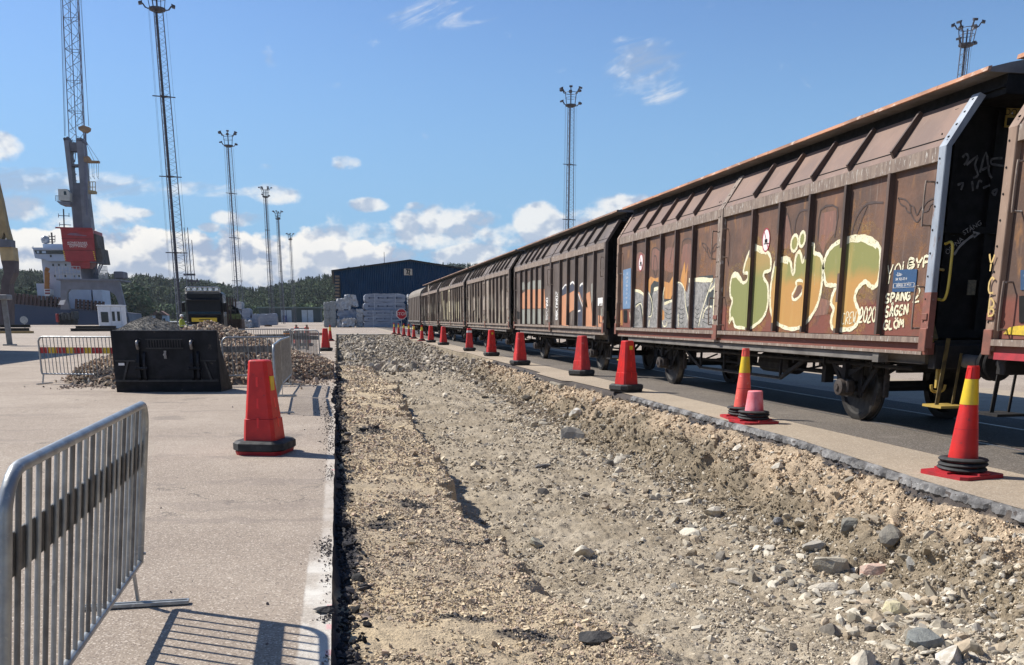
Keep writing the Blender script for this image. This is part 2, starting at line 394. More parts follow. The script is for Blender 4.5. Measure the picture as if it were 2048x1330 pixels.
# ================================================================== THE GROUND, THE SLAB, THE TRACK
LY = np.array([1, 4.46, 5.9, 6.9, 9, 11.3, 14.4, 17.5, 25.6, 29, 36, 100.]); LX = np.array([1.7, 1.60, 1.38, 1.16, 1.02, 1.16, 1.22, 1.24, 1.45, 1.2, 1.2, 1.2])
EY = np.array([-30, 3, 6.3, 7.7, 10.6, 18.3, 21.9, 22.2, 25.3, 25.6, 34, 41.5, 42, 50, 70, 94.]); EX = np.array([5.42, 5.42, 5.43, 5.47, 5.77, 5.8, 5.66, 5.48, 5.5, 5.72, 5.72, 5.72, 5.5, 5.5, 5.4, 5.6])
XL = -.09
def edgeX(y): return np.interp(y, EY, EX)
def leftX(y):
    y = np.asarray(y, float); a = np.interp(y, [0, 12, 15, 22, 40, 94], [.007, .010, .035, .07, .10, .14])
    return XL+a*(fbm(y*0+2.3, y, 2.4, 4)*1.3-.25)+np.interp(y, [16.5, 17.2, 19.5, 20.2], [0, -.05, -.06, 0])
def sst(x, a, b):
    t = np.clip((x-a)/(b-a), 0, 1); return t*t*(3-2*t)
def H(x, y, fine=True):
    x = np.asarray(x, float); y = np.asarray(y, float)
    led = np.interp(y, LY, LX)+fbm(y, y*0+3, .9, 3)*.16+fbm(x*0+5, y, 2.3, 3)*.20+fbm(x*0+5, y, 8, 2)*.05
    shelf = -.125-.09*sst(x, .2, 1.3)-.05*fbm(x, y, .9, 3)-.03*sst(x, .02, .25)+.02*fbm(x, y, 3., 3)
    drop = np.interp(y, [3, 5, 6.4, 7.2, 9, 12, 18, 26, 32, 100], [.16, .24, .40, .52, .50, .44, .38, .28, .14, .1])
    wdt = np.interp(y, [3, 5.5, 7, 100], [.7, .4, .05, .05])
    fl = shelf*0-.24-drop+.05*fbm(x+31, y, .7, 3)+.035*fbm(x, y+11, 2.6, 3)-.06*sst(x, 2.6, 3.6)
    z = shelf+(fl-shelf)*sst(x, led-wdt*.3, led+wdt)
    z = z+.05*np.exp(-((x-led-wdt-.12)/.14)**2)*(fbm(x, y, 2.2, 2)+.3)
    z = z+.035*sst(x, led+.3, led+.8)*(np.abs(fbm(x*1.0, y*.35+4, 1.6, 3))*2-.4)
    # right-hand bank, rising to the broken edge of the slab
    ex = edgeX(y); toe = 4.34+.35*fbm(y*0+2, y, .45, 3)+np.interp(y, [4, 12, 20], [0, .1, .35])
    t = np.clip((x-toe)/(ex-toe), 0, 1)
    bank = (t**.8)*(.52-.11)+.02
    clump = .17*np.abs(fbm(x+7, y*1.0, 2.1, 4))+.085*fbm(x, y+3, 6.0, 3)
    rise = (-.115-fl); tw = t+.10*fbm(x+12, y, 1.7, 3)*np.sin(np.pi*t)
    prof = .10*sst(tw, 0, .22)+.50*sst(tw, .20, .44)+.40*sst(tw, .40, 1.0)
    env = np.sin(np.pi*np.clip(t, 0, 1))**.7
    z = z+rise*prof*(t > 0)+(clump-.04)*env-.20*np.exp(-((t-.36)/.16)**2)*sst(fbm(x+40, y*1.2, 1.5, 3), .08, .30)-.10*np.exp(-((t-.62)/.16)**2)*sst(fbm(x+80, y, 2.6, 3), .12, .3)
    z = np.minimum(z, -.10)
    cr = lambda f, o: 1-np.abs(fbm(x+f, y+f*2, f, o))*2.2
    z = z-env*(t > 0)*(.075*np.clip(cr(3.1, 3)-.45, 0, 1)+.050*np.clip(cr(7.3, 3)-.4, 0, 1)+.022*np.clip(cr(17., 2)-.3, 0, 1))+env*.035
    z = z+(x > led+.15)*(t <= .3)*(.034*fbm(x+21, y+4, 6.0, 5)-.03*np.clip(cr(2.7, 4)-.5, 0, 1))+(x < led-.05)*(.022*fbm(x*.5+3, y*1.6, 3.2, 4)-.014*np.clip(cr(4.1, 4)-.45, 0, 1))
    z = np.minimum(z, -.085)
    # the unsorted rubble that still fills the far end
    rb = sst(y+.9*fbm(x, y, .6, 2), 33.5, 38.5)
    ruz = -.42+.16*sst(y, 38, 60)+.16*fbm(x, y, .35, 3)+.12*fbm(x+9, y, 1.4, 3)+.2*t*t-.12*np.exp(-((x-.1)/.35)**2)
    ruz = np.minimum(ruz, -.06)
    z = z*(1-rb)+ruz*rb
    if fine:
        z = z+.010*fbm(x, y, 14, 3)+np.where(x < led, .006, .014)*fbm(x+3, y+5, 34, 2)
        z = z+(t > .03)*(.045*fbm(x+8, y, 12, 4)+.02*np.abs(fbm(x, y+8, 30, 2)))
    return z
def zone_cols(x, y, z=None):
    led = np.interp(y, LY, LX)+fbm(y, y*0+3, .9, 3)*.16+fbm(x*0+5, y, 2.3, 3)*.20+fbm(x*0+5, y, 8, 2)*.05
    n1 = fbm(x, y, 1.3, 4)[..., None]; n2 = fbm(x+60, y, 5, 3)[..., None]
    tan = np.array([.50, .395, .25]); tan2 = np.array([.38, .31, .22]); flc = np.array([.285, .235, .165]); flw = np.array([.41, .35, .26])
    c = tan+(tan2-tan)*np.clip(.5+n1*1.1, 0, 1)
    f = flc+(flw-flc)*np.clip(.35+n1*.8+n2*.6, 0, 1)
    k = sst(x, led-.03, led+.10)[..., None]; c = c*(1-k)+f*k
    ex = edgeX(y); t = np.clip((x-4.05)/(ex-4.05), 0, 1)[..., None]
    soil = np.array([.235, .19, .13]); top = np.array([.385, .30, .205]); bc = soil+(top-soil)*sst(t+n1*.25, .55, .8)
    kk = sst(t+n2*.12, .08, .25); c = c*(1-kk)+bc*kk
    rb = sst(y, 34, 37)[..., None]; c = c*(1-rb)+(np.array([.22, .18, .125])*(1+n2*.5))*rb
    # broken asphalt: along the cut edge of the yard, and a few scattered patches on the shelf
    edge = sst(.07+.16*fbm(x*0, y, 1.3, 3)-x, 0, .08)[..., None]*(y < 34)[..., None]
    pat = np.zeros(x.shape)
    for (px_, py_, rx, ry) in ((.62, 8.3, .22, .35), (.85, 6.95, .55, .10), (.3, 7.3, .15, .3), (.7, 5.0, .25, .1), (.45, 14, .3, .5), (1.0, 4.75, .3, .08)):
        pat = np.maximum(pat, np.exp(-((x-px_)/rx)**2-((y-py_)/ry)**2))
    pa = sst(pat+.55*fbm(x, y, 4, 3), .35, .8)[..., None]*.75
    top_edge = sst(x-(ex-.13-.10*fbm(x*0+4, y, 2, 3)), 0, .05)[..., None]*.9*(y < 34)[..., None]
    a = np.maximum(np.maximum(edge, pa), top_edge); c = c*(1-a)+np.array([.045, .042, .045])*a
    return np.clip(c, .01, .9), a[..., 0]
ys = [1.2]
while ys[-1] < 93.6: ys.append(ys[-1]+max(.012, .0030*ys[-1]))
ys = np.array(ys); ys[-1] = 93.6
ncol = 400; uu = np.linspace(0, 1, ncol)
LXs = leftX(ys); X = LXs[:, None]+uu[None, :]*(edgeX(ys)[:, None]-LXs[:, None]); Y = np.repeat(ys[:, None], ncol, 1)
Z = H(X, Y)
rag = (.022*fbm(Y[:, -1]*0+1, Y[:, -1], 3.5, 4)); ragl = np.where(ys > 14, .05, .012)*fbm(Y[:, -1]*0+1, Y[:, -1]+50, 1.6, 4)
X[:, 0] = LXs-.15; Z[:, 0] = -.004; X[:, 1] = LXs-.012; Z[:, 1] = -.004; X[:, 2] = LXs+.004+.006*fbm(ys*0, ys, 9, 3); Z[:, 2] = -.045; X[:, 3] = LXs+.012+.02*fbm(ys*0+4, ys, 6, 3); Z[:, 3] = -.105
X[:, -1] = edgeX(ys)+.10; Z[:, -1] = -.004; X[:, -2] = edgeX(ys)+.03; Z[:, -2] = -.004; X[:, -3] = edgeX(ys)+rag-.025; Z[:, -3] = -.03; X[:, -4] = edgeX(ys)+rag*1.5-.045; Z[:, -4] = -.10
# the crumbling face is pushed sideways too, so that it overhangs in places
tt = np.clip((X-4.2)/(edgeX(ys)[:, None]-4.2), 0, 1); ev = (np.sin(np.pi*tt)**.8)*(Y < 40); ev[:, -5:] = 0
X = X+ev*(.10*fbm(Y*1.0, Z*3.0+2, 1.3, 3)+.05*fbm(Y+9, Z*4.0+X, 4.2, 3)+.02*fbm(Y+19, Z*6.0+X, 11, 2))
Z[-1, 3:-3] = -.02
V = np.stack([X, Y, Z], -1).reshape(-1, 3); cols, _ = zone_cols(X, Y); cols = cols.reshape(-1, 3)
idx = np.arange(len(ys)*ncol).reshape(len(ys), ncol)
Fq = np.stack([idx[:-1, :-1], idx[:-1, 1:], idx[1:, 1:], idx[1:, :-1]], -1).reshape(-1, 4)
m_soil = attr_mat('soil', .95, .012, 75, .34, 48)
tr = np_mesh('trench', V, Fq, m_soil, cols, smooth=True); tag(tr, kind='structure')
MB().add([(XL, 1.21, -.3), (5.42, 1.21, -.3), (5.42, -30, -.3), (XL, -30, -.3)], [(0, 3, 2, 1)]).build('trench_bottom', m_soil)
tb = bpy.data.objects['trench_bottom']; tag(tb, kind='structure')
_a = tb.data.color_attributes.new('col', 'FLOAT_COLOR', 'POINT')
for d_ in _a.data: d_.color = (.42, .35, .26, 1)

def ground_mat(name, c1, c2, spk, dark, big=.35, fine=160, bump=.0025, stain=None, line=False):
    m = bpy.data.materials.new(name); m.use_nodes = True; nt = m.node_tree; b = nt.nodes['Principled BSDF']; l = nt.links.new
    tc = nd(nt, 'ShaderNodeTexCoord')
    n1 = nd(nt, 'ShaderNodeTexNoise', i_Scale=big, i_Detail=8., i_Roughness=.6); l(tc.outputs['Object'], n1.inputs['Vector'])
    n2 = nd(nt, 'ShaderNodeTexNoise', i_Scale=fine, i_Detail=3., i_Roughness=.7); l(tc.outputs['Object'], n2.inputs['Vector'])
    vo = nd(nt, 'ShaderNodeTexVoronoi', i_Scale=fine*.75); l(tc.outputs['Object'], vo.inputs['Vector'])
    sx = nd(nt, 'ShaderNodeSeparateColor'); l(vo.outputs['Color'], sx.inputs[0])
    n4 = nd(nt, 'ShaderNodeTexNoise', i_Scale=3.5, i_Detail=7., i_Roughness=.65); l(tc.outputs['Object'], n4.inputs['Vector'])
    c = mixc(nt, mapr(nt, n1.outputs[0], .38, .64), c2, c1)
    c = mixc(nt, mapr(nt, n4.outputs[0], .42, .75, 0, .35), c, tuple(x*.68 for x in c2))
    c = mixc(nt, mapr(nt, sx.outputs[0], .80, .92, 0, .8), c, spk)
    c = mixc(nt, mapr(nt, sx.outputs[1], .74, .9, 0, .65), c, dark)
    if stain:
        n5 = nd(nt, 'ShaderNodeTexNoise', i_Scale=.9, i_Detail=9., i_Roughness=.7); l(tc.outputs['Object'], n5.inputs['Vector'])
        c = mixc(nt, mapr(nt, n5.outputs[0], .58, .7, 0, .55), c, stain)
    if line:
        ve = nd(nt, 'ShaderNodeTexVoronoi', voronoi_dimensions='2D', feature='DISTANCE_TO_EDGE', i_Scale=.21); wp = nd(nt, 'ShaderNodeVectorMath', operation='ADD'); nw = nd(nt, 'ShaderNodeTexNoise', i_Scale=.8, i_Detail=7., i_Roughness=.7); l(tc.outputs['Object'], nw.inputs['Vector']); l(tc.outputs['Object'], wp.inputs[0]); sc_ = nd(nt, 'ShaderNodeVectorMath', operation='SCALE'); l(nw.outputs['Color'], sc_.inputs[0]); sc_.inputs['Scale'].default_value = 1.6; l(sc_.outputs[0], wp.inputs[1]); l(wp.outputs[0], ve.inputs['Vector'])
        ck = mth(nt, 'MULTIPLY', mapr(nt, ve.outputs['Distance'], .0045, .0012), mapr(nt, n4.outputs[0], .42, .55))
        c = mixc(nt, mth(nt, 'MULTIPLY', ck, .8), c, (.10, .085, .07))
        mt = nd(nt, 'ShaderNodeMapping'); mt.inputs['Rotation'].default_value = (0, 0, R(28)); mt.inputs['Scale'].default_value = (.10, 2.6, 1); l(wp.outputs[0], mt.inputs[0])
        nt_ = nd(nt, 'ShaderNodeTexNoise', i_Scale=1., i_Detail=2.); l(mt.outputs[0], nt_.inputs['Vector']); c = mixc(nt, mapr(nt, nt_.outputs[0], .58, .66, 0, .38), c, (.19, .155, .13))
        ns = nd(nt, 'ShaderNodeTexNoise', i_Scale=.55, i_Detail=3., i_Roughness=.5); l(tc.outputs['Object'], ns.inputs['Vector']); c = mixc(nt, mapr(nt, ns.outputs[0], .63, .67, 0, .45), c, (.15, .125, .105))
        s = nd(nt, 'ShaderNodeSeparateXYZ'); l(tc.outputs['Object'], s.inputs[0])
        inx2 = mth(nt, 'MULTIPLY', mth(nt, 'MULTIPLY', mapr(nt, s.outputs[0], -.19, -.15), mapr(nt, s.outputs[0], .5, 0)), mapr(nt, s.outputs[1], 30, 12))
        c = mixc(nt, mth(nt, 'MULTIPLY', inx2, mapr(nt, n4.outputs[0], .38, .6, .25, .7)), c, (.56, .51, .44))
    if line:   # worn white paint along the edge of the cut, with a few pink marks
        s = nd(nt, 'ShaderNodeSeparateXYZ'); l(tc.outputs['Object'], s.inputs[0])
        inx = mth(nt, 'MULTIPLY', mapr(nt, s.outputs[0], -.255, -.235), mapr(nt, s.outputs[1], 6.6, 5.2))
        k = mth(nt, 'MULTIPLY', inx, mapr(nt, mth(nt, 'ADD', n4.outputs[0], mth(nt, 'MULTIPLY', n2.outputs[0], .5)), .56, .78, .95, .3))
        c = mixc(nt, k, c, (.66, .63, .56))
        for yy in (4.05, 4.42, 4.75, 9.35):
            d = mth(nt, 'ABSOLUTE', mth(nt, 'SUBTRACT', s.outputs[1], yy))
            pk = mth(nt, 'MULTIPLY', mapr(nt, d, .05, .03), mth(nt, 'MULTIPLY', mapr(nt, s.outputs[0], -.125, -.112), mapr(nt, n2.outputs[0], .35, .6)))
            c = mixc(nt, mth(nt, 'MULTIPLY', pk, .7), c, (.7, .22, .26))
    l(c, b.inputs['Base Color']); b.inputs['Roughness'].default_value = .85; b.inputs['Specular IOR Level'].default_value = .35
    hs = mth(nt, 'ADD', mth(nt, 'MULTIPLY', n2.outputs[0], 1.), mth(nt, 'MULTIPLY', n4.outputs[0], 1.5))
    bn = nd(nt, 'ShaderNodeBump', i_Strength=1.0, i_Distance=bump); l(hs, bn.inputs['Height']); l(bn.outputs[0], b.inputs['Normal'])
    return m
M_yard = ground_mat('yard_asphalt', (.362, .298, .232), (.288, .232, .178), (.58, .50, .41), (.13, .10, .08), stain=(.25, .20, .16), line=True, bump=.005)
M_slab = ground_mat('slab_concrete', (.38, .31, .225), (.31, .25, .18), (.48, .41, .32), (.19, .16, .12), fine=120, bump=.0015)
M_dark = ground_mat('track_asphalt', (.15, .125, .098), (.11, .092, .073), (.30, .27, .23), (.07, .065, .06), fine=120, bump=.002, stain=(.21, .18, .15))
# one sheet with the trench left open
gy = sorted(set([-30., 93.6]+[float(v) for v in EY if -30 < v < 93.6]+list(np.arange(1, 93, 1.5))))
mb = MB()
ly = [-30.]+list(np.arange(1, 14, .05))+list(np.arange(14, 93.5, .12))+[93.6]; lx = leftX(np.array(ly)); V_ = []; F_ = []
for y, x in zip(ly, lx): V_ += [(-900, float(y), 0), (float(x), float(y), 0)]
for i in range(len(ly)-1): F_.append((2*i, 2*i+1, 2*i+3, 2*i+2))
mb.add(V_, F_)
V_ = []; F_ = []
for i, y in enumerate(gy): V_ += [(float(edgeX(y))+(.012*math.sin(y*9)+.01*math.sin(y*23) if 3 < y < 93 else 0), y, 0), (900, y, 0)]
for i in range(len(gy)-1): F_.append((2*i, 2*i+1, 2*i+3, 2*i+2))
mb.add(V_, F_)
mb.add([(-900, 93.6, 0), (900, 93.6, 0), (900, 236, 0), (-900, 236, 0)], [(0, 1, 2, 3)])
mb.add([(-34, 236, 0), (900, 236, 0), (900, 640, 0), (-34, 640, 0)], [(0, 1, 2, 3)])
g = mb.build('ground', M_yard); tag(g, kind='structure')
mb = MB()     # concrete slab beside the trench, as a thin sheet with a real face to the trench
gy2 = [y for y in gy if y >= 1]+[140.]
V_ = []; F_ = []
for y in gy2: V_ += [(float(edgeX(min(y, 93)))+(.012*math.sin(y*9)+.01*math.sin(y*23) if 3 < y < 93 else 0), y, .004), (6.655, y, .004)]
for i in range(len(gy2)-1): F_.append((2*i, 2*i+1, 2*i+3, 2*i+2))
mb.add(V_, F_); g = mb.build('concrete_slab', M_slab); tag(g, kind='structure')
g = MB().box((6.665, -30, -.01), (7.80, 160, .003)).build('track_strip', M_dark); tag(g, kind='structure')
M_bed = ground_mat('bed_asphalt_shaded', (.055, .045, .036), (.038, .032, .026), (.16, .14, .12), (.03, .028, .025), fine=120, bump=.003)  # bed asphalt colour deepened to paint in the shadow under the train
g = MB().box((7.92, -30, -.01), (9.28, 160, .0025)).box((9.4, -30, -.01), (10.3, 160, .003)).build('track_bed', M_bed); tag(g, kind='structure')
g = MB().box((6.655, -30, -.01), (6.665, 160, .001)).build('slab_joint', mat('joint', (.03, .028, .025), rough=1)); tag(g, kind='structure')
M_rail = mat('rail_steel', (.20, .18, .16), (.10, .085, .07), 3, .5, metal=.6, stretch=(1, .1, 1))
for x in (7.83, 9.34):
    r_ = MB().box((x-.03, -30, -.1), (x+.035, 170, .008)).build('rail', M_rail); tag(r_, 'steel rail sunk flush in the paving under the wagons, the one %s the trench' % ('nearer' if x < 8 else 'farther from'), 'rail', 'rails of the siding')
mb = MB()
for y in np.arange(-6, 150, 3.5): mb.box((10.9, y, -.01), (14.2, y+3.45, .0018))
g = mb.build('far_paving', M_slab); tag(g, kind='structure')
# second track line beyond: thin bright rail
# broken face of the slab: the sawn channel catches the light
mb = MB(); V_ = []; F_ = []; yy = np.arange(3, 17.5, .035)
fc = []
for j, y in enumerate(yy):
    ex = float(edgeX(y))+.012*math.sin(y*9)+.01*math.sin(y*23); k = .5+.5*math.sin(y*1.3)
    dz = .012*rnd.uniform(-1, 1)
    V_ += [(ex+.002, y, .005), (ex-.018+rnd.uniform(-.006, .006), y, -.008), (ex-.045+rnd.uniform(-.012, .012), y, -.03+dz), (ex-.06+rnd.uniform(-.02, .02), y, -.07+dz), (ex-.03, y, -.11)]
for j in range(len(yy)-1):
    for q in range(4): F_.append((5*j+q+1, 5*j+q, 5*j+5+q, 5*j+6+q))
mb.add(V_, F_)
M_edge = mat('bitumen_edge', (.19, .183, .172), (.045, .043, .042), 4, .6, .004, 60, c3=(.44, .43, .40), s3=45, f3=.60, stretch=(1, .8, 1), spec=.35)
g = mb.build('slab_edge', M_edge, smooth=False); tag(g, kind='structure')
# blocks of slab left standing where the edge has been undercut
for (y0, y1, x0, x1, zz, nm) in ((22.0, 23.1, 5.35, 5.72, -.32, 'pale broken concrete footing under the slab edge, the one nearer the camera'), (24.1, 25.4, 5.42, 5.74, -.34, 'grey concrete footing in the gap under the slab edge, farther one')):
    o = MB().box((x0+.02, y0, zz), (x1, y1, -.07), .03).build('concrete_block', mat('old_concrete', (.26, .23, .17), (.15, .13, .10), 9, .9, .02, 15)); tag(o, nm, 'concrete block')

# ------------------------------------------------------------------ loose stone, one object per kind of cover
def yscreen(n, a, b, p=2.0):
    u = rng.random(n); q = 1-p; return (a**q+u*(b**q-a**q))**(1/q)
TINY = []
for i in range(6):
    r = np.random.default_rng(50+i); v = np.array([[x, y, z] for x in (-1, 1) for y in (-1, 1) for z in (-1, 1)], float)*.72+r.normal(size=(8, 3))*.22
    f = np.array([[0, 1, 3], [0, 3, 2], [4, 6, 7], [4, 7, 5], [0, 4, 5], [0, 5, 1], [2, 3, 7], [2, 7, 6], [0, 2, 6], [0, 6, 4], [1, 5, 7], [1, 7, 3]]); TINY.append((v*[1, .8, .65], f))
M_stone = attr_mat('loose_stone', .9, .0, 60, .22, 35)
VV, FF, CC = [], [], []; base = 0
def put(x, y, s, col, tmpl, lift=.25, flat=.4, an=.3, z=None):
    global base
    if z is None:
        z = H(x, y, False); t_ = np.clip((x-4.2)/(edgeX(y)-4.2), 0, 1); e_ = (np.sin(np.pi*t_)**.8)*(y < 40)
        x = x+e_*(.10*fbm(y*1.0, z*3.0+2, 1.3, 3)+.05*fbm(y+9, z*4.0+x, 4.2, 3)+.02*fbm(y+19, z*6.0+x, 11, 2))
    v, f, c = scatter(np.stack([x, y, z+s*lift], -1), s, col, tmpl, rng, flat, an)
    VV.append(v); FF.append(f+base); CC.append(c); base += len(v)
def cmix(n, cols_, var=.18):
    cols_ = np.array(cols_); c = cols_[rng.integers(0, len(cols_), n)]; return np.clip(c*(1+rng.uniform(-var, var, (n, 1))), .01, .9)
def led_at(y): return np.interp(y, LY, LX)
# shelf
n = 90000; y = yscreen(n, 3.6, 34); x = XL+.03+rng.random(n)*(led_at(y)+.1-XL); k = rng.random(n) < .62+1.3*fbm(x, y, 1.5, 4); x, y = x[k], y[k]; n = len(x)
s = rng.lognormal(math.log(.0047), .52, n)*np.maximum(1, (y/6)**.85)
_, a = zone_cols(x, y); c = cmix(n, [(.58, .47, .31), (.50, .40, .27), (.66, .54, .37), (.36, .29, .21), (.50, .38, .28), (.28, .23, .18)]); dk = rng.random(n) < a
c[dk] = cmix(int(dk.sum()), [(.05, .047, .05), (.09, .085, .085), (.03, .03, .03)])
put(x, y, s, c, TINY)
# black crumbs tumbled along the cut
n = 1700; y = yscreen(n, 3.6, 32, 1.6); x = XL+.02+np.abs(rng.normal(0, .065, n)); s = rng.lognormal(math.log(.013), .5, n)*np.maximum(1, (y/8)**.7)
put(x, y, s, cmix(n, [(.04, .038, .04), (.07, .065, .065), (.025, .025, .027)]), SMALL, .5)
# floor
n = 90000; y = yscreen(n, 4.2, 38); x = led_at(y)+rng.random(n)*(4.9-led_at(y)); k = np.clip(.25+fbm(x, y, 1.1, 4)*1.6+.5*sst(x, 2.6, 4.2), .03, 1); keep = rng.random(n) < k+.05; x, y = x[keep], y[keep]; n = len(x)
s = rng.lognormal(math.log(.0062), .6, n)*np.maximum(1, (y/6.5)**.85)
put(x, y, s, cmix(n, [(.48, .41, .30), (.56, .49, .37), (.40, .33, .24), (.33, .28, .21), (.64, .57, .45), (.22, .19, .15)]), SMALL, .25)
n = 6500; y = yscreen(n, 4.2, 38, 1.8); x = led_at(y)+.1+rng.beta(2.3, 1.0, n)*(4.9-led_at(y)); k = fbm(x, y, 1.3, 3) > -.12+.3*rng.random(n); x, y = x[k], y[k]; n = len(x); s = rng.lognormal(math.log(.016), .55, n)*np.maximum(1, (y/9)**.6)
put(x, y, s, cmix(n, [(.45, .40, .31), (.58, .53, .43), (.36, .31, .24), (.24, .215, .18)]), SMALL, .05, .35, .45)
# coarse pieces gathered at the toe of the bank
n = 2000; y = yscreen(n, 4.4, 34, 1.7); x = rng.normal(4.05, .42, n)+np.interp(y, [4, 12, 20], [0, .1, .35]); s = np.minimum(rng.lognormal(math.log(.034), .5, n)*np.maximum(1, (y/12)**.5), .14)
put(x, y, s, cmix(n, [(.44, .39, .30), (.56, .51, .41), (.34, .30, .23), (.20, .18, .15), (.38, .31, .22)]), MED, .02, .35, .45)
# bank
n = 62000; y = yscreen(n, 4.2, 38); ex = edgeX(y); x = 4.3+rng.random(n)*(ex-.06-4.3); t = (x-4.3)/(ex-4.3)
s = rng.lognormal(math.log(.0062), .45, n)*np.maximum(1, (y/6)**.85); c, a = zone_cols(x, y); c = np.clip(c*(1+rng.uniform(-.4, .9, (n, 1))**1.0), .02, .8)
dk = rng.random(n) < a; c[dk] = cmix(int(dk.sum()), [(.05, .05, .055), (.12, .12, .125)])
put(x, y, s, c, TINY, .3)
n = 5200; y = yscreen(n, 4.3, 38, 1.8); ex = edgeX(y); x = 4.4+rng.random(n)*(ex-.2-4.4); s = rng.lognormal(math.log(.017), .5, n)*np.maximum(1, (y/9)**.6)
put(x, y, s, cmix(n, [(.30, .25, .18), (.50, .44, .34), (.18, .16, .13), (.40, .34, .25), (.56, .51, .42)]), SMALL, .2)
# rubble at the far end
n = 15000; y = 33.5+rng.random(n)**1.5*60; x = .05+rng.random(n)*(edgeX(y)-.15); s = rng.lognormal(math.log(.052), .5, n)*np.maximum(.9, (y/45)**.5); s = np.minimum(s, .28)
put(x, y, s, cmix(n, [(.34, .29, .22), (.44, .38, .29), (.25, .21, .16), (.18, .16, .13), (.50, .44, .35)]), SMALL, .3, .8, .35)
n = 420; y = 34+rng.random(n)**1.6*30; x = .3+rng.random(n)*(edgeX(y)-.6); s = np.minimum(rng.lognormal(math.log(.12), .35, n), .3)
put(x, y, s, cmix(n, [(.38, .33, .26), (.29, .25, .19), (.52, .46, .37)]), MED, .3, .8, .35)
o = np_mesh('loose_stones', np.concatenate(VV), np.concatenate(FF), M_stone, np.concatenate(CC)); tag(o, 'loose broken stones and gravel strewn over the floor and banks of the trench', 'gravel', kind='stuff')
# asphalt crumbs thrown up on the yard beside the cut
VV, FF, CC = [], [], []; base = 0
X_, Y_ = [], []
for (cy, sx_, sy_, k) in ((3.95, .02, .05, 40), (4.55, .03, .03, 160), (6.05, .05, .16, 700), (9.1, .05, .25, 400), (11.2, .07, .5, 500), (13.4, .10, .9, 900), (15.8, .14, 1.1, 700), (20.5, .12, 1., 400), (5.2, .03, .3, 160), (30, .2, 3., 300)):
    X_.append(XL-.01-np.abs(rng.normal(0, sx_, k))); Y_.append(rng.normal(cy, sy_, k))
x = np.concatenate(X_+[rng.uniform(-4, XL, 140)]); y = np.concatenate(Y_+[yscreen(140, 4, 22)]); n = len(x); s = rng.lognormal(math.log(.0042), .6, n)*np.maximum(1, (y/8)**.6)
s = np.minimum(s, .012*np.maximum(1, (y/8)**.6)); k = rng.random(n) < .42; x, y, s = x[k], y[k], s[k]; n = len(x)
put(x, y, s, cmix(n, [(.06, .055, .055), (.14, .12, .11), (.22, .19, .16)]), SMALL, .4, .5, .3, z=np.zeros(n)+.001)
o = np_mesh('asphalt_crumbs', np.concatenate(VV), np.concatenate(FF), M_stone, np.concatenate(CC)); tag(o, 'dark asphalt crumbs scattered on the yard beside the sawn trench edge', 'crumbs', kind='stuff')

# ------------------------------------------------------------------ the large rocks one can tell apart
bpy.context.view_layer.update()
def on_trench(u, v, z0=-.5):
    ok, p, n_, i_ = tr.ray_cast(_O, ray(u, v).normalized(), distance=200)
    if ok: return p
    return gnd(u, v, z0)
def big_rock(u, v, w_, h_, d_, col, col2, label, seed, rz=0., tilt=0., z0=-.5, rough=.9, sub=1):
    p = on_trench(u, v, z0)
    w_, h_, d_ = w_*1.3, h_*1.3, d_*1.3
    V, F = rock_template(1, 11, seed)
    k = V.max(0)-V.min(0); V = (V-V.min(0)-k*[.5, .5, 0])/k*[w_, d_, h_]
    o = mesh_obj('rock', V, [tuple(f) for f in F.tolist()], mat('rock_%d' % seed, col, col2, 12, rough, .006, 60, c3=tuple(x*.6 for x in col2), s3=22, f3=.6))
    o.location = (p.x, p.y, p.z-h_*.34); o.rotation_euler = (R(tilt), R(tilt*.6), R(rz))
    tag(o, label, 'rock', 'large rocks in the trench'); return o
PALE, PALE2, GREY, DARK = (.54, .50, .41), (.38, .34, .27), (.30, .28, .24), (.20, .20, .20)
big_rock(1660, 1142, .26, .17, .2, (.40, .36, .27), (.28, .25, .20), 'rounded brown lump of old concrete beside the pink slab of rock', 1, 10)
big_rock(1752, 1150, .30, .17, .13, (.56, .36, .28), (.46, .36, .29), 'pink and grey flat faced slab of rock, the largest stone on the bank', 2, -12, 24)
big_rock(1787, 1226, .23, .13, .15, (.62, .56, .34), (.45, .40, .28), 'yellowish smooth rock leaning on the foot of the bank', 3, 30, 18)
big_rock(1845, 1288, .32, .11, .15, (.27, .28, .25), (.18, .19, .18), 'long dark green grey rock near the bottom right corner', 4, 30, 10)
big_rock(1700, 1062, .17, .16, .14, (.22, .21, .17), (.14, .13, .11), 'dark angular rock half buried in the bank above the brown concrete lump', 5, 0)
big_rock(1782, 1078, .19, .16, .16, (.22, .20, .16), (.15, .14, .12), 'dark blocky rock half buried in the bank above the pink slab', 6, 40)
big_rock(1820, 1135, .15, .15, .12, (.30, .29, .25), (.20, .19, .17), 'grey rock just right of the pink slab', 7, 60, 20)
big_rock(1556, 1052, .10, .12, .08, (.17, .17, .17), (.12, .12, .12), 'small near-black upright stone at the toe of the bank', 8, 10)
big_rock(1603, 1048, .12, .08, .10, PALE, PALE2, 'cream coloured stone in the bank, right of the small near-black one', 9, 50)
big_rock(1628, 1098, .19, .09, .12, PALE2, GREY, 'pale grey rock behind the brown concrete lump', 10, 20)
big_rock(1650, 1180, .20, .08, .14, PALE, PALE2, 'flat whitish rock in front of the brown concrete lump', 11, 0)
big_rock(1428, 1030, .20, .13, .16, PALE, PALE2, 'big whitish rock on the trench floor left of the near-black stone', 12, 30)
big_rock(1168, 1108, .16, .12, .13, PALE, PALE2, 'cream crumbling stone on the floor in front of the ledge', 13, 10)
big_rock(1073, 1092, .10, .11, .09, (.42, .40, .30), (.30, .28, .22), 'square olive grey stone standing at the foot of the ledge shadow', 14, 15)
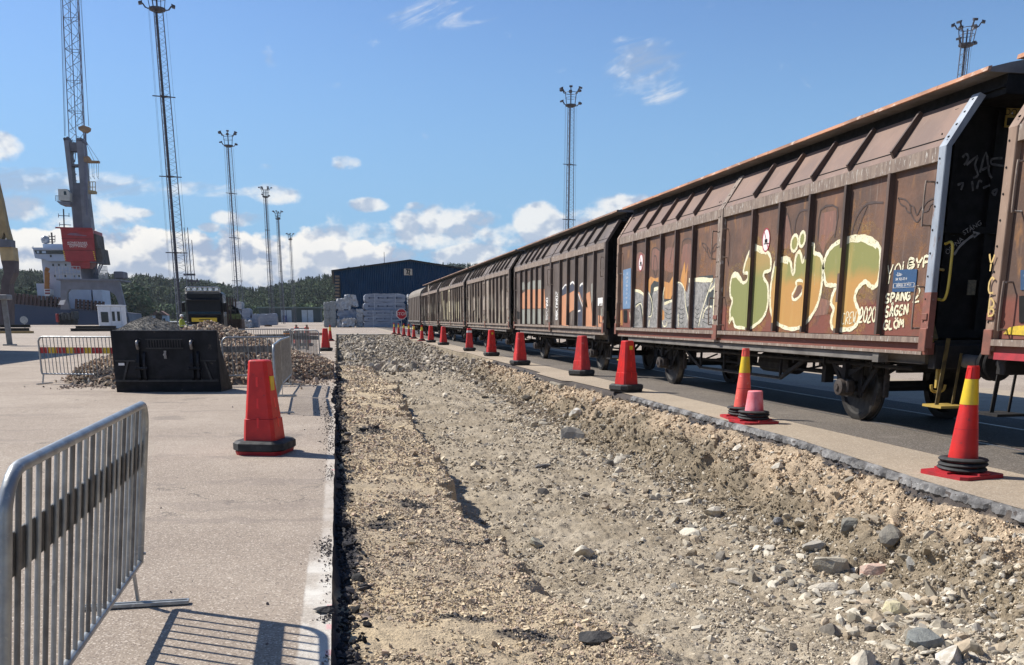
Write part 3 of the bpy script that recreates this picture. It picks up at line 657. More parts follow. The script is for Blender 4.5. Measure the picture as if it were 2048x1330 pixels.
big_rock(1900, 1318, .20, .10, .14, (.60, .57, .52), PALE2, 'white rock below the long dark green grey rock', 15, 70)
big_rock(1702, 1190, .12, .07, .09, PALE2, GREY, 'small grey rock between the pink slab and the yellowish rock', 16, 70)
big_rock(1150, 828, .42, .20, .3, (.62, .60, .54), PALE2, 'large pale sloping rock high in the bank in front of the square cones', 17, 30, 20)
big_rock(1145, 875, .40, .24, .3, GREY, (.26, .24, .2), 'grey block at the toe of the bank, below the large pale sloping rock', 18, 10)
big_rock(1240, 925, .24, .13, .2, PALE, PALE2, 'pale rock at the bank toe between the grey block and big whitish rock', 19, 25)
big_rock(1085, 935, .22, .07, .1, (.2, .19, .17), (.14, .13, .12), 'thin dark stone lying alone in the middle of the trench floor', 20, 5)
big_rock(1720, 1330, .16, .11, .14, PALE, PALE2, 'cream rock cut by the bottom edge of the picture', 21, 5)
big_rock(716, 1160, .07, .055, .06, (.045, .042, .04), (.03, .03, .03), 'black lump of asphalt on the gravel shelf, a step from the sawn edge', 22, 5, z0=-.15)
big_rock(645, 1222, .09, .03, .07, (.045, .042, .04), (.03, .03, .03), 'black flake of asphalt lying on the white painted line', 23, 5, z0=0)
bpy.data.objects['rock.022'].location = gnd(648, 1224)-Vector((0, 0, .004))
big_rock(1190, 1285, .16, .07, .12, (.06, .055, .05), (.03, .03, .03), 'black lump of asphalt in a small hollow of the gravel near the bottom edge', 24, 5)
# loose reinforcing wires in the trench
M_wire = mat('rusty_wire', (.13, .09, .065), (.07, .05, .04), 30, .8)
for k, (pp, lab) in enumerate((([(975, 760, .02), (1000, 800, .10), (1060, 822, .12), (1110, 832, .02)], 'long thin rusty wire curving over the middle of the trench floor'),
                      ([(905, 790, .02), (940, 815, .05), (990, 812, .10), (1090, 840, .03)], 'rusty wire running low across the trench floor toward the bank'),
                      ([(890, 872, .0), (905, 885, .05), (925, 905, .0)], 'short bent wire sticking out beside the ledge'),
                      ([(740, 748, .05), (800, 722, .35), (850, 745, .1)], 'wire arched over the rubble at the far end'),
                      ([(820, 720, .05), (860, 700, .25), (880, 722, .05)], 'wire loop standing in the rubble below the row of cones'))):
    pts = []
    for (u, v, dz) in pp:
        p = on_trench(u, v)
        pts.append(p+Vector((0, 0, dz+.01)))
    tag(MB().tube(smooth_path(pts, 6), .005 if k < 3 else .012, 5).build('wire', M_wire), lab, 'wire', 'loose wires in the trench')
for k, (u, v, hh) in enumerate(((1538, 1205, .1), (1615, 1300, .09), (1780, 1325, .08), (1700, 1255, .06))):
    p = on_trench(u, v)
    m_ = MB().tube([p-Vector((0, 0, .02)), p+Vector((.01, .01, hh*.5)), p+Vector((.035, -.01, hh))], [.006, .004, .003], 5).tube([p+Vector((.01, .01, hh*.4)), p+Vector((-.03, .01, hh*.8))], [.003, .002], 4)
    tag(m_.build('root_stub', M_wire), ['dry root stub standing left of the yellowish rock', 'dry root stub standing low on the floor below the yellowish rock', 'dry root stub at the bottom edge left of the white rock', 'short twig poking from the small stones left of the long dark rock'][k], 'root', 'dry roots in the trench')
# ================================================================== THE WAGONS
def paint_mat(name, base, dark, rust, streak=(.32, .27, .22), grime=.5, pale=None, pz=2.4, pk=.5, low=None):
    m = bpy.data.materials.new(name); m.use_nodes = True; nt = m.node_tree; b = nt.nodes['Principled BSDF']; l = nt.links.new
    tc = nd(nt, 'ShaderNodeTexCoord'); P = tc.outputs['Object']
    def N(sc_, st=(1, 1, 1), det=7, rg=.6, off=0):
        mp = nd(nt, 'ShaderNodeMapping'); mp.inputs['Scale'].default_value = st; mp.inputs['Location'].default_value = (off, off*2, 0); l(P, mp.inputs[0])
        n = nd(nt, 'ShaderNodeTexNoise', i_Scale=sc_, i_Detail=det, i_Roughness=rg); l(mp.outputs[0], n.inputs['Vector']); return n.outputs[0]
    s = nd(nt, 'ShaderNodeSeparateXYZ'); l(P, s.inputs[0])
    c = mixc(nt, mapr(nt, N(1.1), .35, .65), dark, base)
    c = mixc(nt, mapr(nt, N(3, (1, 2.2, .18), off=3), .5, .72, 0, grime), c, dark)
    c = mixc(nt, mapr(nt, N(6, (1, 2.5, .12), off=9), .58, .78, 0, .45), c, streak)
    c = mixc(nt, mapr(nt, N(2.2, (1, 1.4, .5), off=5), .56, .70, 0, .65), c, rust)
    if low:      # repainted lower band
        c = mixc(nt, mth(nt, 'MULTIPLY', mapr(nt, s.outputs[2], low[1]+.08, low[1]-.04), mapr(nt, N(4, off=12), .3, .5, .4, 1.)), c, low[0])
    if pale:     # old faded lettering, reduced to blotches
        k = mapr(nt, N(1.7, (1, 1.3, .55), off=7), .46, .60); k2 = mapr(nt, N(9, (1, 2, .3), off=2), .35, .6, .35, 1)
        zz = mth(nt, 'MULTIPLY', mapr(nt, s.outputs[2], pz+.25, pz-.15), mth(nt, 'MULTIPLY', k, k2))
        c = mixc(nt, mth(nt, 'MULTIPLY', zz, pk), c, pale)
    c = mixc(nt, mapr(nt, N(40, off=1, det=3), .66, .74, 0, .5), c, tuple(x*1.5 for x in base))
    l(c, b.inputs['Base Color']); b.inputs['Roughness'].default_value = .62; b.inputs['Specular IOR Level'].default_value = .35
    bn = nd(nt, 'ShaderNodeBump', i_Strength=1.0, i_Distance=.022); l(N(1.6, off=4, det=4), bn.inputs['Height']); l(bn.outputs[0], b.inputs['Normal'])
    MATS[name] = m; return m
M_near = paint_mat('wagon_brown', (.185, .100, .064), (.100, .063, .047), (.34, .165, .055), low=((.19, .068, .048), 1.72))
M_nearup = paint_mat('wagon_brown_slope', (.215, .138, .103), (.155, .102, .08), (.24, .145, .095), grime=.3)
M_ribd = paint_mat('wagon_rib_shade', (.13, .085, .068), (.07, .05, .042), (.20, .11, .06))  # darker copy of the wagon brown: shade of the rib sides painted in
M_mid = paint_mat('wagon_dark_brown', (.128, .098, .082), (.088, .068, .057), (.15, .09, .06), pale=(.30, .27, .22), pz=2.3, pk=.45)
M_far = paint_mat('wagon_grey_brown', (.18, .142, .112), (.12, .095, .077), (.24, .17, .115), pale=(.46, .42, .32), pz=2.5, pk=.85)
M_old = paint_mat('wagon_old_brown', (.115, .09, .07), (.08, .062, .05), (.14, .10, .07))
M_flash = mat('sill_flaking', (.26, .20, .155), (.17, .125, .10), 5, .8, .003, 30, c3=(.50, .47, .42), s3=14, f3=.56, stretch=(1, 2.5, .5))
M_roofedge = mat('roof_edge_rust', (.46, .22, .12), (.24, .13, .085), 2.2, .8, .004, 40, c3=(.52, .38, .29), s3=9, f3=.55, stretch=(1, .6, 1))
M_roofedge2 = mat('roof_edge_brown', (.26, .15, .10), (.14, .10, .08), 2.2, .8, .004, 40, c3=(.40, .27, .20), s3=9, f3=.55, stretch=(1, .6, 1))
M_roof = mat('roof_grey', (.20, .185, .175), (.13, .12, .115), 2.5, .7, .004, 20)
M_under = mat('underframe_grime', (.016, .0135, .012), (.008, .007, .0065), 6, .8, .004, 30)
M_sole = mat('solebar_grey', (.19, .175, .155), (.11, .10, .09), 5, .75, .002, 30, stretch=(1, .4, 1))
M_black = mat('black_steel', (.014, .0135, .0135), (.008, .008, .008), 8, .7, spec=.2)
M_yel = mat('yellow_worn', (.42, .28, .05), (.36, .25, .06), 12, .6, .001, c3=(.12, .09, .05), s3=25, f3=.6)
M_brass = mat('yellow_grimy', (.16, .11, .03), (.07, .05, .02), 9, .7)
M_post = mat('post_bluewhite', (.33, .37, .42), (.21, .24, .28), 4, .6, .002, 30, stretch=(1, 1, .3), c3=(.20, .13, .10), s3=12, f3=.58)
M_postbrown = mat('post_brown', (.30, .205, .145), (.21, .14, .10), 4, .7, .002, 30, stretch=(1, 1, .3), c3=(.42, .33, .25), s3=18, f3=.6)
M_wheel = mat('wheel_steel', (.018, .0155, .0135), (.010, .009, .008), 10, .6, .002)
M_tread = mat('wheel_tread', (.22, .20, .18), (.12, .11, .10), 10, .4, metal=.8)
M_axle = mat('axle_box', (.060, .046, .038), (.03, .024, .021), 12, .7, .003)
M_cream = mat('cream_paint', (.80, .76, .55), (.70, .64, .42), 6, .6, c3=(.55, .46, .30), s3=22, f3=.62)
def wear(m, lo, hi, a0, sc_=28.):
    nt = m.node_tree; tc = nd(nt, 'ShaderNodeTexCoord'); n = nd(nt, 'ShaderNodeTexNoise', i_Scale=sc_, i_Detail=7., i_Roughness=.75); nt.links.new(tc.outputs['Object'], n.inputs['Vector'])
    nt.links.new(mapr(nt, n.outputs[0], lo, hi, a0, 1.), nt.nodes['Principled BSDF'].inputs['Alpha'])
wear(M_cream, .36, .46, .15)
M_white = mat('white_paint', (.80, .79, .76), (.70, .68, .64), 8, .6)
M_blue = mat('placard_blue', (.035, .085, .18), (.03, .07, .14), 6, .5, c3=(.12, .16, .22), s3=16, f3=.6)
M_blue2 = mat('placard_paleblue', (.16, .26, .40), (.12, .20, .32), 6, .5, c3=(.25, .32, .40), s3=16, f3=.55)
M_silver = mat('silver_spray', (.30, .29, .275), (.17, .165, .155), 7, .45, c3=(.44, .42, .38), s3=20, f3=.52)
M_char = mat('charcoal_spray', (.055, .062, .06), (.035, .04, .04), 7, .6)
M_orange = mat('orange_spray', (.56, .27, .07), (.42, .20, .08), 5, .6, stretch=(1, 2, .4), c3=(.60, .40, .20), s3=13, f3=.58)
M_peach = mat('peach_spray', (.58, .27, .14), (.46, .22, .12), 5, .6, stretch=(1, 2, .5), c3=(.36, .20, .13), s3=15, f3=.6)
M_navy = mat('navy_spray', (.06, .07, .10), (.05, .05, .07), 7, .6)
M_faint = mat('faint_outline', (.075, .05, .042), (.06, .04, .035), 7, .7)
M_faintr = mat('faint_red', (.22, .105, .075), (.16, .09, .07), 4, .7, stretch=(1, 2, .4), c3=(.28, .15, .10), s3=14, f3=.55)
M_olive = None
def fade_mat(name, top, bot, z0, z1, acc=(.42, .36, .16)):
    m = bpy.data.materials.new(name); m.use_nodes = True; nt = m.node_tree; b = nt.nodes['Principled BSDF']; l = nt.links.new
    tc = nd(nt, 'ShaderNodeTexCoord'); s = nd(nt, 'ShaderNodeSeparateXYZ'); l(tc.outputs['Object'], s.inputs[0])
    mp = nd(nt, 'ShaderNodeMapping'); mp.inputs['Scale'].default_value = (1, 2, .6); l(tc.outputs['Object'], mp.inputs[0])
    n = nd(nt, 'ShaderNodeTexNoise', i_Scale=4., i_Detail=8., i_Roughness=.7); l(mp.outputs[0], n.inputs['Vector'])
    n2 = nd(nt, 'ShaderNodeTexNoise', i_Scale=1.3, i_Detail=6.); l(mp.outputs[0], n2.inputs['Vector'])
    z = mth(nt, 'ADD', s.outputs[2], mth(nt, 'MULTIPLY', mth(nt, 'SUBTRACT', n.outputs[0], .5), .25))
    c = mixc(nt, mapr(nt, z, z0, z1), bot, top); c = mixc(nt, mapr(nt, n2.outputs[0], .5, .7, 0, .5), c, acc)
    l(c, b.inputs['Base Color']); b.inputs['Roughness'].default_value = .6; MATS[name] = m; return m
M_olive = fade_mat('olive_to_orange', (.235, .235, .075), (.46, .25, .075), 2.0, 2.25, (.50, .33, .11))
M_oliveJ = fade_mat('olive_spray', (.36, .25, .09), (.225, .235, .08), 2.15, 2.5, (.26, .26, .10))
M_roundel = mat('sign_white', (.80, .74, .72), (.72, .64, .62), 10, .5); M_signred = mat('sign_red', (.42, .04, .07), (.34, .04, .06), 10, .5)

XC, XS, ZB, ZE, ZT = 8.60, 7.15, 1.28, 3.50, 4.08     # track centre, side plane, sill, knee, top of the doors
LEN, PITCHL, YA = 13.03, 14.02, 10.16
hw = XC-XS
def L3(u, v, X=XS, org=None):   # pixel on the side plane -> local point of a wagon at org
    p = atX(u, v, X); return p-org
def make_wheelset(root, y):
    for sx in (-1, 1):
        wb = MB(); wb.lathe([(.03, .055*0), (.16, .02), (.18, .0), (.40, .02), (.42, .055), (.49, .06), (.50, .055), (.505, -.045), (.54, -.05), (.54, -.075), (.42, -.075), (.40, -.02), (.18, -.06), (.1, -.09)], (sx*.755, y, .505), 'x' if sx > 0 else 'x', 36)
        if sx < 0:
            o = sx*.755
            wb.V = [Vector((2*o-v.x, v.y, v.z)) for v in wb.V]; wb.F = [tuple(reversed(f)) for f in wb.F]
        wo = wb.build('wheel', M_wheel, root, smooth=40)
        t = MB().lathe([(.497, .052), (.506, .05), (.509, -.04)], (sx*.755, y, .505), 'x', 36, False)
        if sx < 0: t.V = [Vector((2*sx*.755-v.x, v.y, v.z)) for v in t.V]; t.F = [tuple(reversed(f)) for f in t.F]
        t.build('tread', M_tread, wo)
    MB().cyl((-1.0, y, .505), (1.0, y, .505), .08, 12).build('axle', M_under, root)
    for sx in (-1, 1):
        x = sx*1.02
        b = MB(); b.lathe([(.10, -.1), (.135, -.08), (.135, .06), (.12, .13), (.06, .145)], (x, y, .505), 'x', 20)
        if sx < 0: b.V = [Vector((2*x-v.x, v.y, v.z)) for v in b.V]; b.F = [tuple(reversed(f)) for f in b.F]
        b.box((x-.07, y-.16, .42), (x+.05, y+.16, .62), .02); bo = b.build('axle_box', M_axle, root, smooth=35)
        MB().cyl((x+sx*.14, y, .505), (x+sx*.165, y, .505), .05, 6).build('cap', M_axle, bo)
        sp = MB()
        for k in range(7):       # leaf spring
            L_ = .62-.07*k; sp.tube([(x, y-L_, .79+.0*k+.05-.018*k+.06), (x, y-L_*.5, .70-.018*k+.09), (x, y, .68-.018*k+.085), (x, y+L_*.5, .70-.018*k+.09), (x, y+L_, .84-.018*k+.06)], .012, 4)
        sp.box((x-.055, y-.05, .62), (x+.055, y+.05, .86)); sp.build('leaf_spring', M_under, root)
        gz = MB()                # W-shaped guard round the axle box
        for s2 in (-1, 1):
            gz.bar((x-sx*.12, y+s2*.2, .95), (x-sx*.12, y+s2*.2, .36), .02, .10, (0, 1, 0)); gz.bar((x-sx*.12, y+s2*.24, .45), (x-sx*.12, y+s2*.72, .95), .02, .07, (0, 1, 0))
            gz.bar((x, y+s2*.68, .95), (x, y+s2*.66, .80), .05)
        gz.bar((x-sx*.12, y-.2, .37), (x-sx*.12, y+.2, .37), .02, .05); gz.build('axle_guard', M_under, root)
        for s2 in (-1, 1): br = MB(); br.box((sx*.70-.04, y+s2*.52, .38), (sx*.70+.05, y+s2*.57, .72), .015); br.bar((sx*.70, y+s2*.56, .6), (sx*.74, y+s2*.58, 1.0), .04, .05); br.build('brake_block', M_axle, root)
FR = ([.170, .330, .483, .632, .784], [.212, .361, .500, .653, .801])
def door(root, y0, y1, x0, m, mu, dense=6, posts=(None, None), flake=True, handles=(True, True), k_door=0):
    """one sliding door half on the near side; local x of the side plane is -hw"""
    xs = -hw+x0; pw = .14
    b = MB(); b.box((xs+.045, y0+pw, ZB+.02), (xs+.09, y1-pw, ZE-.05)); d = b.build('sliding_door', m, root)
    sl = MB(); xt = xs+.37       # sloping upper part
    sl.add([(xs, y0+pw, ZE+.02), (xs, y1-pw, ZE+.02), (xt, y1-pw, ZT), (xt, y0+pw, ZT), (xs+.05, y0+pw, ZE), (xs+.05, y1-pw, ZE), (xt+.05, y1-pw, ZT-.02), (xt+.05, y0+pw, ZT-.02)],
           [(0, 3, 2, 1), (4, 5, 6, 7), (0, 1, 5, 4), (2, 3, 7, 6), (1, 2, 6, 5), (3, 0, 4, 7)])
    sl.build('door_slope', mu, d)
    k = MB(); k.box((xs-.015, y0+pw, ZE-.15), (xs+.05, y1-pw, ZE+.015)); k.build('knee_strip', M_flash if flake else mu, d)
    seam = MB(); fr = .16; seam.bar((xs-.008+.37*fr, y0+pw, ZE+.02+.56*fr), (xs-.008+.37*fr, y1-pw, ZE+.02+.56*fr), .006, .01); seam.build('seam', M_black, d)
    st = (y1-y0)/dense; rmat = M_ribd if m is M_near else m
    for i in range(1, dense):
        rb = MB(); rs = MB()
        y = y0+(y1-y0)*FR[k_door][i-1] if dense == 6 else y0+st*i
        rb.box((xs-.035, y-.02, ZB+.03), (xs+.06, y+.02, ZE-.15)); rb.box((xs-.043, y-.035, ZB+.03), (xs-.032, y+.02, ZE-.15))
        P0 = Vector((xs, y, ZE+.03)); P1 = Vector((xt, y, ZT-.01)); n_ = Vector((-.56, 0, .37)).normalized()*.07; e = Vector((0, .02, 0))
        rs.hexa([P0-e, P0+e, P1+e, P1-e, P0-e+n_*.8+Vector((0, 0, .05)), P0+e+n_*.8+Vector((0, 0, .05)), P1+e+n_, P1-e+n_])
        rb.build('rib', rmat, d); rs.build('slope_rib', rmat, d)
    for kx, (ya, yb) in enumerate(((y0, y0+pw), (y1-pw, y1))):
        pm = posts[kx] or m; po = MB()
        po.box((xs-.03, ya, ZB-.12), (xs+.05, yb, ZE+.01), .008)
        po.hexa([(xs-.03, ya, ZE), (xs+.05, ya, ZE), (xs+.05, yb, ZE), (xs-.03, yb, ZE), (xt-.03, ya, ZT+.01), (xt+.05, ya, ZT-.02), (xt+.05, yb, ZT-.02), (xt-.03, yb, ZT+.01)])
        p_ = po.build('door_post', pm, root)
        bt = MB()
        for q in range(9): bt.cyl((xs-.03, (ya+yb)/2+.03, ZB+.2+q*.27), (xs-.037, (ya+yb)/2+.03, ZB+.2+q*.27), .012, 6)
        for q in range(4): bt.cyl((xs+.04+.09*q, (ya+yb)/2, ZE+.1+.14*q), (xs+.03+.09*q, (ya+yb)/2, ZE+.115+.14*q), .014, 6)
        bt.build('bolt', M_black, p_)['kind'] = 'stuff'
        br = MB(); br.box((xs-.05, ya+.0, ZB-.16), (xs-.028, yb, ZB+.12), .006); br.box((xs-.05, ya+.02, ZB+.22), (xs-.028, yb-.02, ZB+.30), .006); br.build('corner_bracket', mat('bracket_red', (.24, .09, .06), (.16, .07, .05), 9, .7), p_)
    for kx, yy in enumerate((y0+pw+.12, y1-pw-.12)):
        if not handles[kx]: continue
        for (za, zb_) in ((ZB+.12, ZB+.62), (ZB+1.35, ZB+1.85)):
            MB().tube(smooth_path([(xs+.05, yy, za), (xs-.05, yy, za), (xs-.075, yy, za+.03), (xs-.075, yy, zb_-.03), (xs-.05, yy, zb_), (xs+.05, yy, zb_)], 3), .012, 6).build('grab_handle', M_flash, d)
    return d
def make_wagon(name, org, label, m, mu, cat='freight wagon', posts=((None, None), (None, None)), dense=6, roof='fold', lamp=True, full=True):
    root = empty(name, org, label, cat, 'wagons of the train')
    y0, y1 = 0., LEN; mid = LEN/2
    # body behind the doors, closed; floor; ends
    bd = MB(); bd.prism([(-hw+.10, .35, ZB-.02), (hw-.02, .35, ZB-.02), (hw-.02, .35, ZE), (hw-.38, .35, ZT), (-hw+.46, .35, ZT), (-hw+.10, .35, ZE)], (0, LEN-.7, 0)); bd.build('body', M_black if full else m, root)
    if roof == 'fold':
        for k, (a_, b_) in enumerate(((y0, mid+.01), (mid-.01, y1))):
            door(root, a_, b_, 0 if k == 0 else .022, m, mu, dense, posts[k], handles=(True, True), k_door=k)
        rf = MB(); arc = [(-hw+.20, 4.255)]+[(x, 4.255+.20*(1-(x/(hw-.12))**2)) for x in np.linspace(-hw+.22, hw-.22, 11)]+[(hw-.20, 4.255)]
        rf.prism([(x, y0-.30, z) for x, z in arc]+[(hw-.20, y0-.30, 4.235), (-hw+.20, y0-.30, 4.235)], (0, LEN+.5, 0)); r_ = rf.build('roof', M_roof, root)
        ed = MB(); yy = list(np.arange(y0-.32, y1+.22, .45))+[y1+.22]
        for i in range(len(yy)-1):
            d0, d1 = rnd.uniform(-.004, .004), rnd.uniform(-.004, .004)
            ed.hexa([(-hw+.165+d0, yy[i], 4.240), (-hw+.20, yy[i], 4.240), (-hw+.20, yy[i+1], 4.240), (-hw+.165+d1, yy[i+1], 4.240), (-hw+.175+d0, yy[i], 4.285), (-hw+.22, yy[i], 4.295), (-hw+.22, yy[i+1], 4.295), (-hw+.175+d1, yy[i+1], 4.285)])
        ed.build('roof_edge', M_roofedge if m is M_near else M_roofedge2, r_)
        gu = MB(); gu.box((-hw+.46, y0-.28, 4.02), (hw-.46, y1+.18, 4.235)); gu.box((-hw+.42, y0-.28, 4.09), (-hw+.46, y1+.18, 4.12)); gu.build('cant_rail', M_black, root)
    else:        # rounded roof, boarded sides
        arc = [(hw*math.cos(a), 3.42+.92*math.sin(a)**.85) for a in np.linspace(math.pi-.02, .02, 16)]
        rf = MB(); rf.prism([(x, y0, z) for x, z in arc], (0, LEN, 0)); rf.build('roof', MATS.get('roof_tan') or mat('roof_tan', (.23, .20, .16), (.15, .13, .105), 3, .8), root)
        sd_ = MB(); sd_.box((-hw, y0, ZB), (-hw+.11, y1, 3.44)); ss = sd_.build('side_wall', m, root)
        rb = MB()
        for i in range(8): rb.box((-hw-.05, y0+.02+i*(LEN-.08)/7, ZB), (-hw+.0, y0+.07+i*(LEN-.08)/7, 3.40))
        rb.build('rib', m, ss)['kind'] = 'stuff'; MB().box((-hw-.09, y0, ZB-.06), (-hw+.02, y1, ZB+.06)).build('sill', M_sole, root)
    # lower sill with the door runner, its flaking edge
    s_ = MB(); s_.box((-hw-.03, y0+.14, ZB-.055), (-hw+.10, y1-.14, ZB+.012)); s_.build('door_runner', M_flash if full else m, root)
    s_ = MB(); s_.box((-hw+.035, y0+.05, ZB-.20), (-hw+.12, y1-.05, ZB-.056)); s2 = s_.build('sill_beam', m, root)
    s_ = MB(); s_.box((-hw+.022, y0+.16, ZB-.205), (-hw+.036, y1-.16, ZB-.165)); s_.build('sill_edge', M_flash if full else m, s2)
    s_ = MB(); s_.box((hw-.12, y0+.05, ZB-.20), (hw-.02, y1-.05, ZB)); s_.build('far_sill', m, root)
    s_ = MB(); s_.box((-hw+.07, y0+1.2, .965), (-hw+.17, y1-.9, 1.055)); s_.box((-hw+.06, y0+1.2, 1.045), (-hw+.18, y1-.9, 1.06)); s_.box((-hw+.05, y0+1.12, .94), (-hw+.20, y0+1.26, 1.10)); s_.build('side_beam', M_sole, root)
    for sx in (-1, 1):
        s_ = MB(); x = sx*1.06; s_.box((x-.03, y0+.55, .94), (x+.03, y1-.55, 1.09)); s_.box((x-.06, y0+.55, 1.075), (x+.06, y1-.55, 1.09)); s_.box((x-.06, y0+.55, .935), (x+.06, y1-.55, .95)); s_.build('solebar', M_sole, root)
    fl = MB(); fl.box((-hw+.15, y0+.1, 1.09), (hw-.1, y1-.1, ZB-.03)); fl.build('floor', M_under, root)
    for y in (2.5, 10.5): make_wheelset(root, y)
    u = MB()      # brake gear, trusses and tanks under the middle
    for sx in (-1, 1):
        x = sx*.98
        u.bar((x, 3.7, .92), (x, 4.7, .50), .05, .06); u.bar((x, 9.4, .92), (x, 8.3, .50), .05, .06); u.bar((x, 4.7, .50), (x, 8.3, .50), .04, .05)
        for y in (4.7, 5.9, 7.1, 8.3): u.bar((x, y, .5), (x, y, .93), .04)
        u.tube([(x-.02, .9, .86), (x-.02, 12.2, .86)], .03, 8)
        for y in (1.6, 3.6, 4.1, 8.9, 9.4, 11.6): u.bar((x-.02, y, .86), (x-.02, y, .95), .02)
    u.build('truss_rod', M_under, root)
    MB().cyl((-.45, 5.1, .72), (-.45, 6.3, .72), .19, 16).build('brake_tank', M_under, root); MB().cyl((.3, 7.0, .7), (.3, 7.5, .7), .2, 14).build('brake_tank', M_under, root); MB().box((-.8, 6.6, .62), (-.5, 6.9, .92), .02).build('valve_box', M_under, root)
    for y in (3.4, 4.3, 9.0, 11.6, 1.3): MB().box((-.95, y, .78), (.95, y+.07, .93)).build('cross_beam', M_under, root)
    u = MB(); u.box((-.62, 3.3, .62), (-.55, 10.2, .66))
    for k in range(7): y = 3.3+k*1.0; u.tube([(-.6+.15*(k % 3), y, .66), (-.4, y+.5, .55+.1*(k % 2)), (.2, y+.9, .7)], .02, 5)
    MB().box((-.75, 9.5, .55), (-.6, 9.62, .94)).build('hanger', M_under, root); MB().box((-.8, 3.5, .5), (-.65, 3.62, .92)).build('hanger', M_under, root); u.build('brake_rigging', M_under, root)
    for s in (0, 1):       # the two ends: headstock, buffers, hook, steps, end wall
        ye = y0+.12 if s == 0 else y1-.12; dy = -1 if s == 0 else 1
        e = MB(); e.box((-1.30, ye-.07, .90), (1.30, ye+.07, 1.20), .01); e.build('headstock', M_under, root)
        for sx in (-1, 1):
            bf = MB(); bf.cyl((sx*.875, ye, 1.0), (sx*.875, ye+dy*.34, 1.0), .085, 16, .075); bf.cyl((sx*.875, ye+dy*.2, 1.0), (sx*.875, ye+dy*.54, 1.0), .06, 14)
            bo = bf.build('buffer', M_sole, root, smooth=35)
            h_ = MB(); h_.lathe([(.03, 0), (.20, dy*.0), (.215, dy*.02), (.20, dy*.045), (.1, dy*.06)], (sx*.875, ye+dy*.54, 1.0), 'y', 24)
            if dy < 0: h_.F = [tuple(reversed(f)) for f in h_.F]
            h_.build('buffer_head', M_under, bo, smooth=35)
        hk = MB(); hk.tube(smooth_path([(0, ye, 1.0), (0, ye+dy*.16, 1.0), (0, ye+dy*.25, .93), (0, ye+dy*.2, .84)], 3), .035, 8); hk.tube([(0, ye+dy*.18, .9), (0, ye+dy*.32, .62), (.02, ye+dy*.3, .5)], .02, 6); hk.build('coupling', M_under, root)
        st = MB(); x = -hw+.22; yy = ye+dy*.12
        st.bar((x+.05, yy, 1.28), (x-.02, yy, .45), .05, .014); st.bar((x+.25, yy, 1.1), (x+.2, yy, .45), .03, .014); so_ = st.build('foot_step', M_under if not full or label[:7] != 'reddish' else M_brass, root)
        MB().box((x-.10, yy-.20, .435), (x+.26, yy+.17, .465)).build('tread_plate', M_yel if label[:7] == 'reddish' else M_under, so_)
        he = MB(); he.tube(smooth_path([(x, ye-dy*.05, 1.25), (x-.12, ye+dy*.02, 1.25), (x-.16, ye+dy*.04, 1.33), (x-.16, ye+dy*.04, 2.0), (x-.12, ye+dy*.02, 2.1), (x, ye-dy*.05, 2.1)], 3), .017, 7); he.build('handrail', M_yel if full and label[:7] == 'reddish' else M_under, root)
        ew = MB(); yw = .345 if s == 0 else LEN-.345
        for q in range(5): ew.box((-hw+.3+q*.55, yw-.03, ZB), (-hw+.36+q*.55, yw+.03, ZT-.1))
        ew.box((-hw+.2, yw-.04, 2.55), (hw-.2, yw+.04, 2.63)); ew.box((-hw+.2, yw-.04, ZB), (hw-.2, yw+.04, ZB+.1)); ew.build('end_wall', M_black, root)
        cl = MB(); cl.bar((-hw+.16, ye, ZB-.02), (-hw+.16, ye-dy*.55, ZB+.95), .08, .05); cl.build('end_brace', M_brass if s == 0 else M_under, root)
    return root
ORG = [Vector((XC, YA+PITCHL*k, 0)) for k in range(-1, 6)]
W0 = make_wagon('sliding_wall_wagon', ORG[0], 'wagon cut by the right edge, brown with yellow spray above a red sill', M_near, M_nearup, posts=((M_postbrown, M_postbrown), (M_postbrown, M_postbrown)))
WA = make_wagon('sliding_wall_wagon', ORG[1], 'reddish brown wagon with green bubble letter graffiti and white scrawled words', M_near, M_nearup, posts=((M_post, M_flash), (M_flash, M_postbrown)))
WB = make_wagon('sliding_wall_wagon', ORG[2], 'dark brown wagon with a peach orange band of graffiti', M_mid, M_mid)
WC = make_wagon('sliding_wall_wagon', ORG[3], 'third dark wagon back, its ribs streaked with pale faded marks', M_far, M_mid)
WD = make_wagon('sliding_wall_wagon', ORG[4], 'fourth wagon back, with a large faded cream and yellow patch', M_far, M_mid)
WE = make_wagon('sliding_wall_wagon', ORG[5], 'fifth wagon back, plain grey brown, next to the round roofed one', M_far, M_mid)
WF = make_wagon('boxcar', ORG[6], 'last wagon of the train, with a rounded tan roof and flat sides', M_old, M_old, roof='round', full=False)

# ------------------------------------------------------------------ marks painted on the wagons, a few millimetres proud of the panels
XP = XS+.045-.004       # face of the near door panels
def marks(root, name, m, parent=None):
    return MB(root.location), (root, name, m)
def pxpoly(mb, pts, X, o=(0, 0), s=1., k=0):
    P = [atX(o[0]+x/s, o[1]+y/s, X) for x, y in pts]
    if k: P = smooth_path(P, k, True)[:-1]
    mb.sheet(P); return P
def pxline(mb, pts, X, o=(0, 0), s=1., wd=.05, k=3, closed=False):
    P = [atX(o[0]+x/s, o[1]+y/s, X) for x, y in pts]; P = smooth_path(P, k, closed)
    mb.ribbon(P, wd, (-1, 0, 0))
def pxell(cx, cy, rx, ry, tilt=0, n=20):
    t = math.radians(tilt); return [(cx+rx*math.cos(a)*math.cos(t)-ry*math.sin(a)*math.sin(t), cy+rx*math.cos(a)*math.sin(t)+ry*math.sin(a)*math.cos(t)) for a in [2*math.pi*i/n for i in range(n)]]
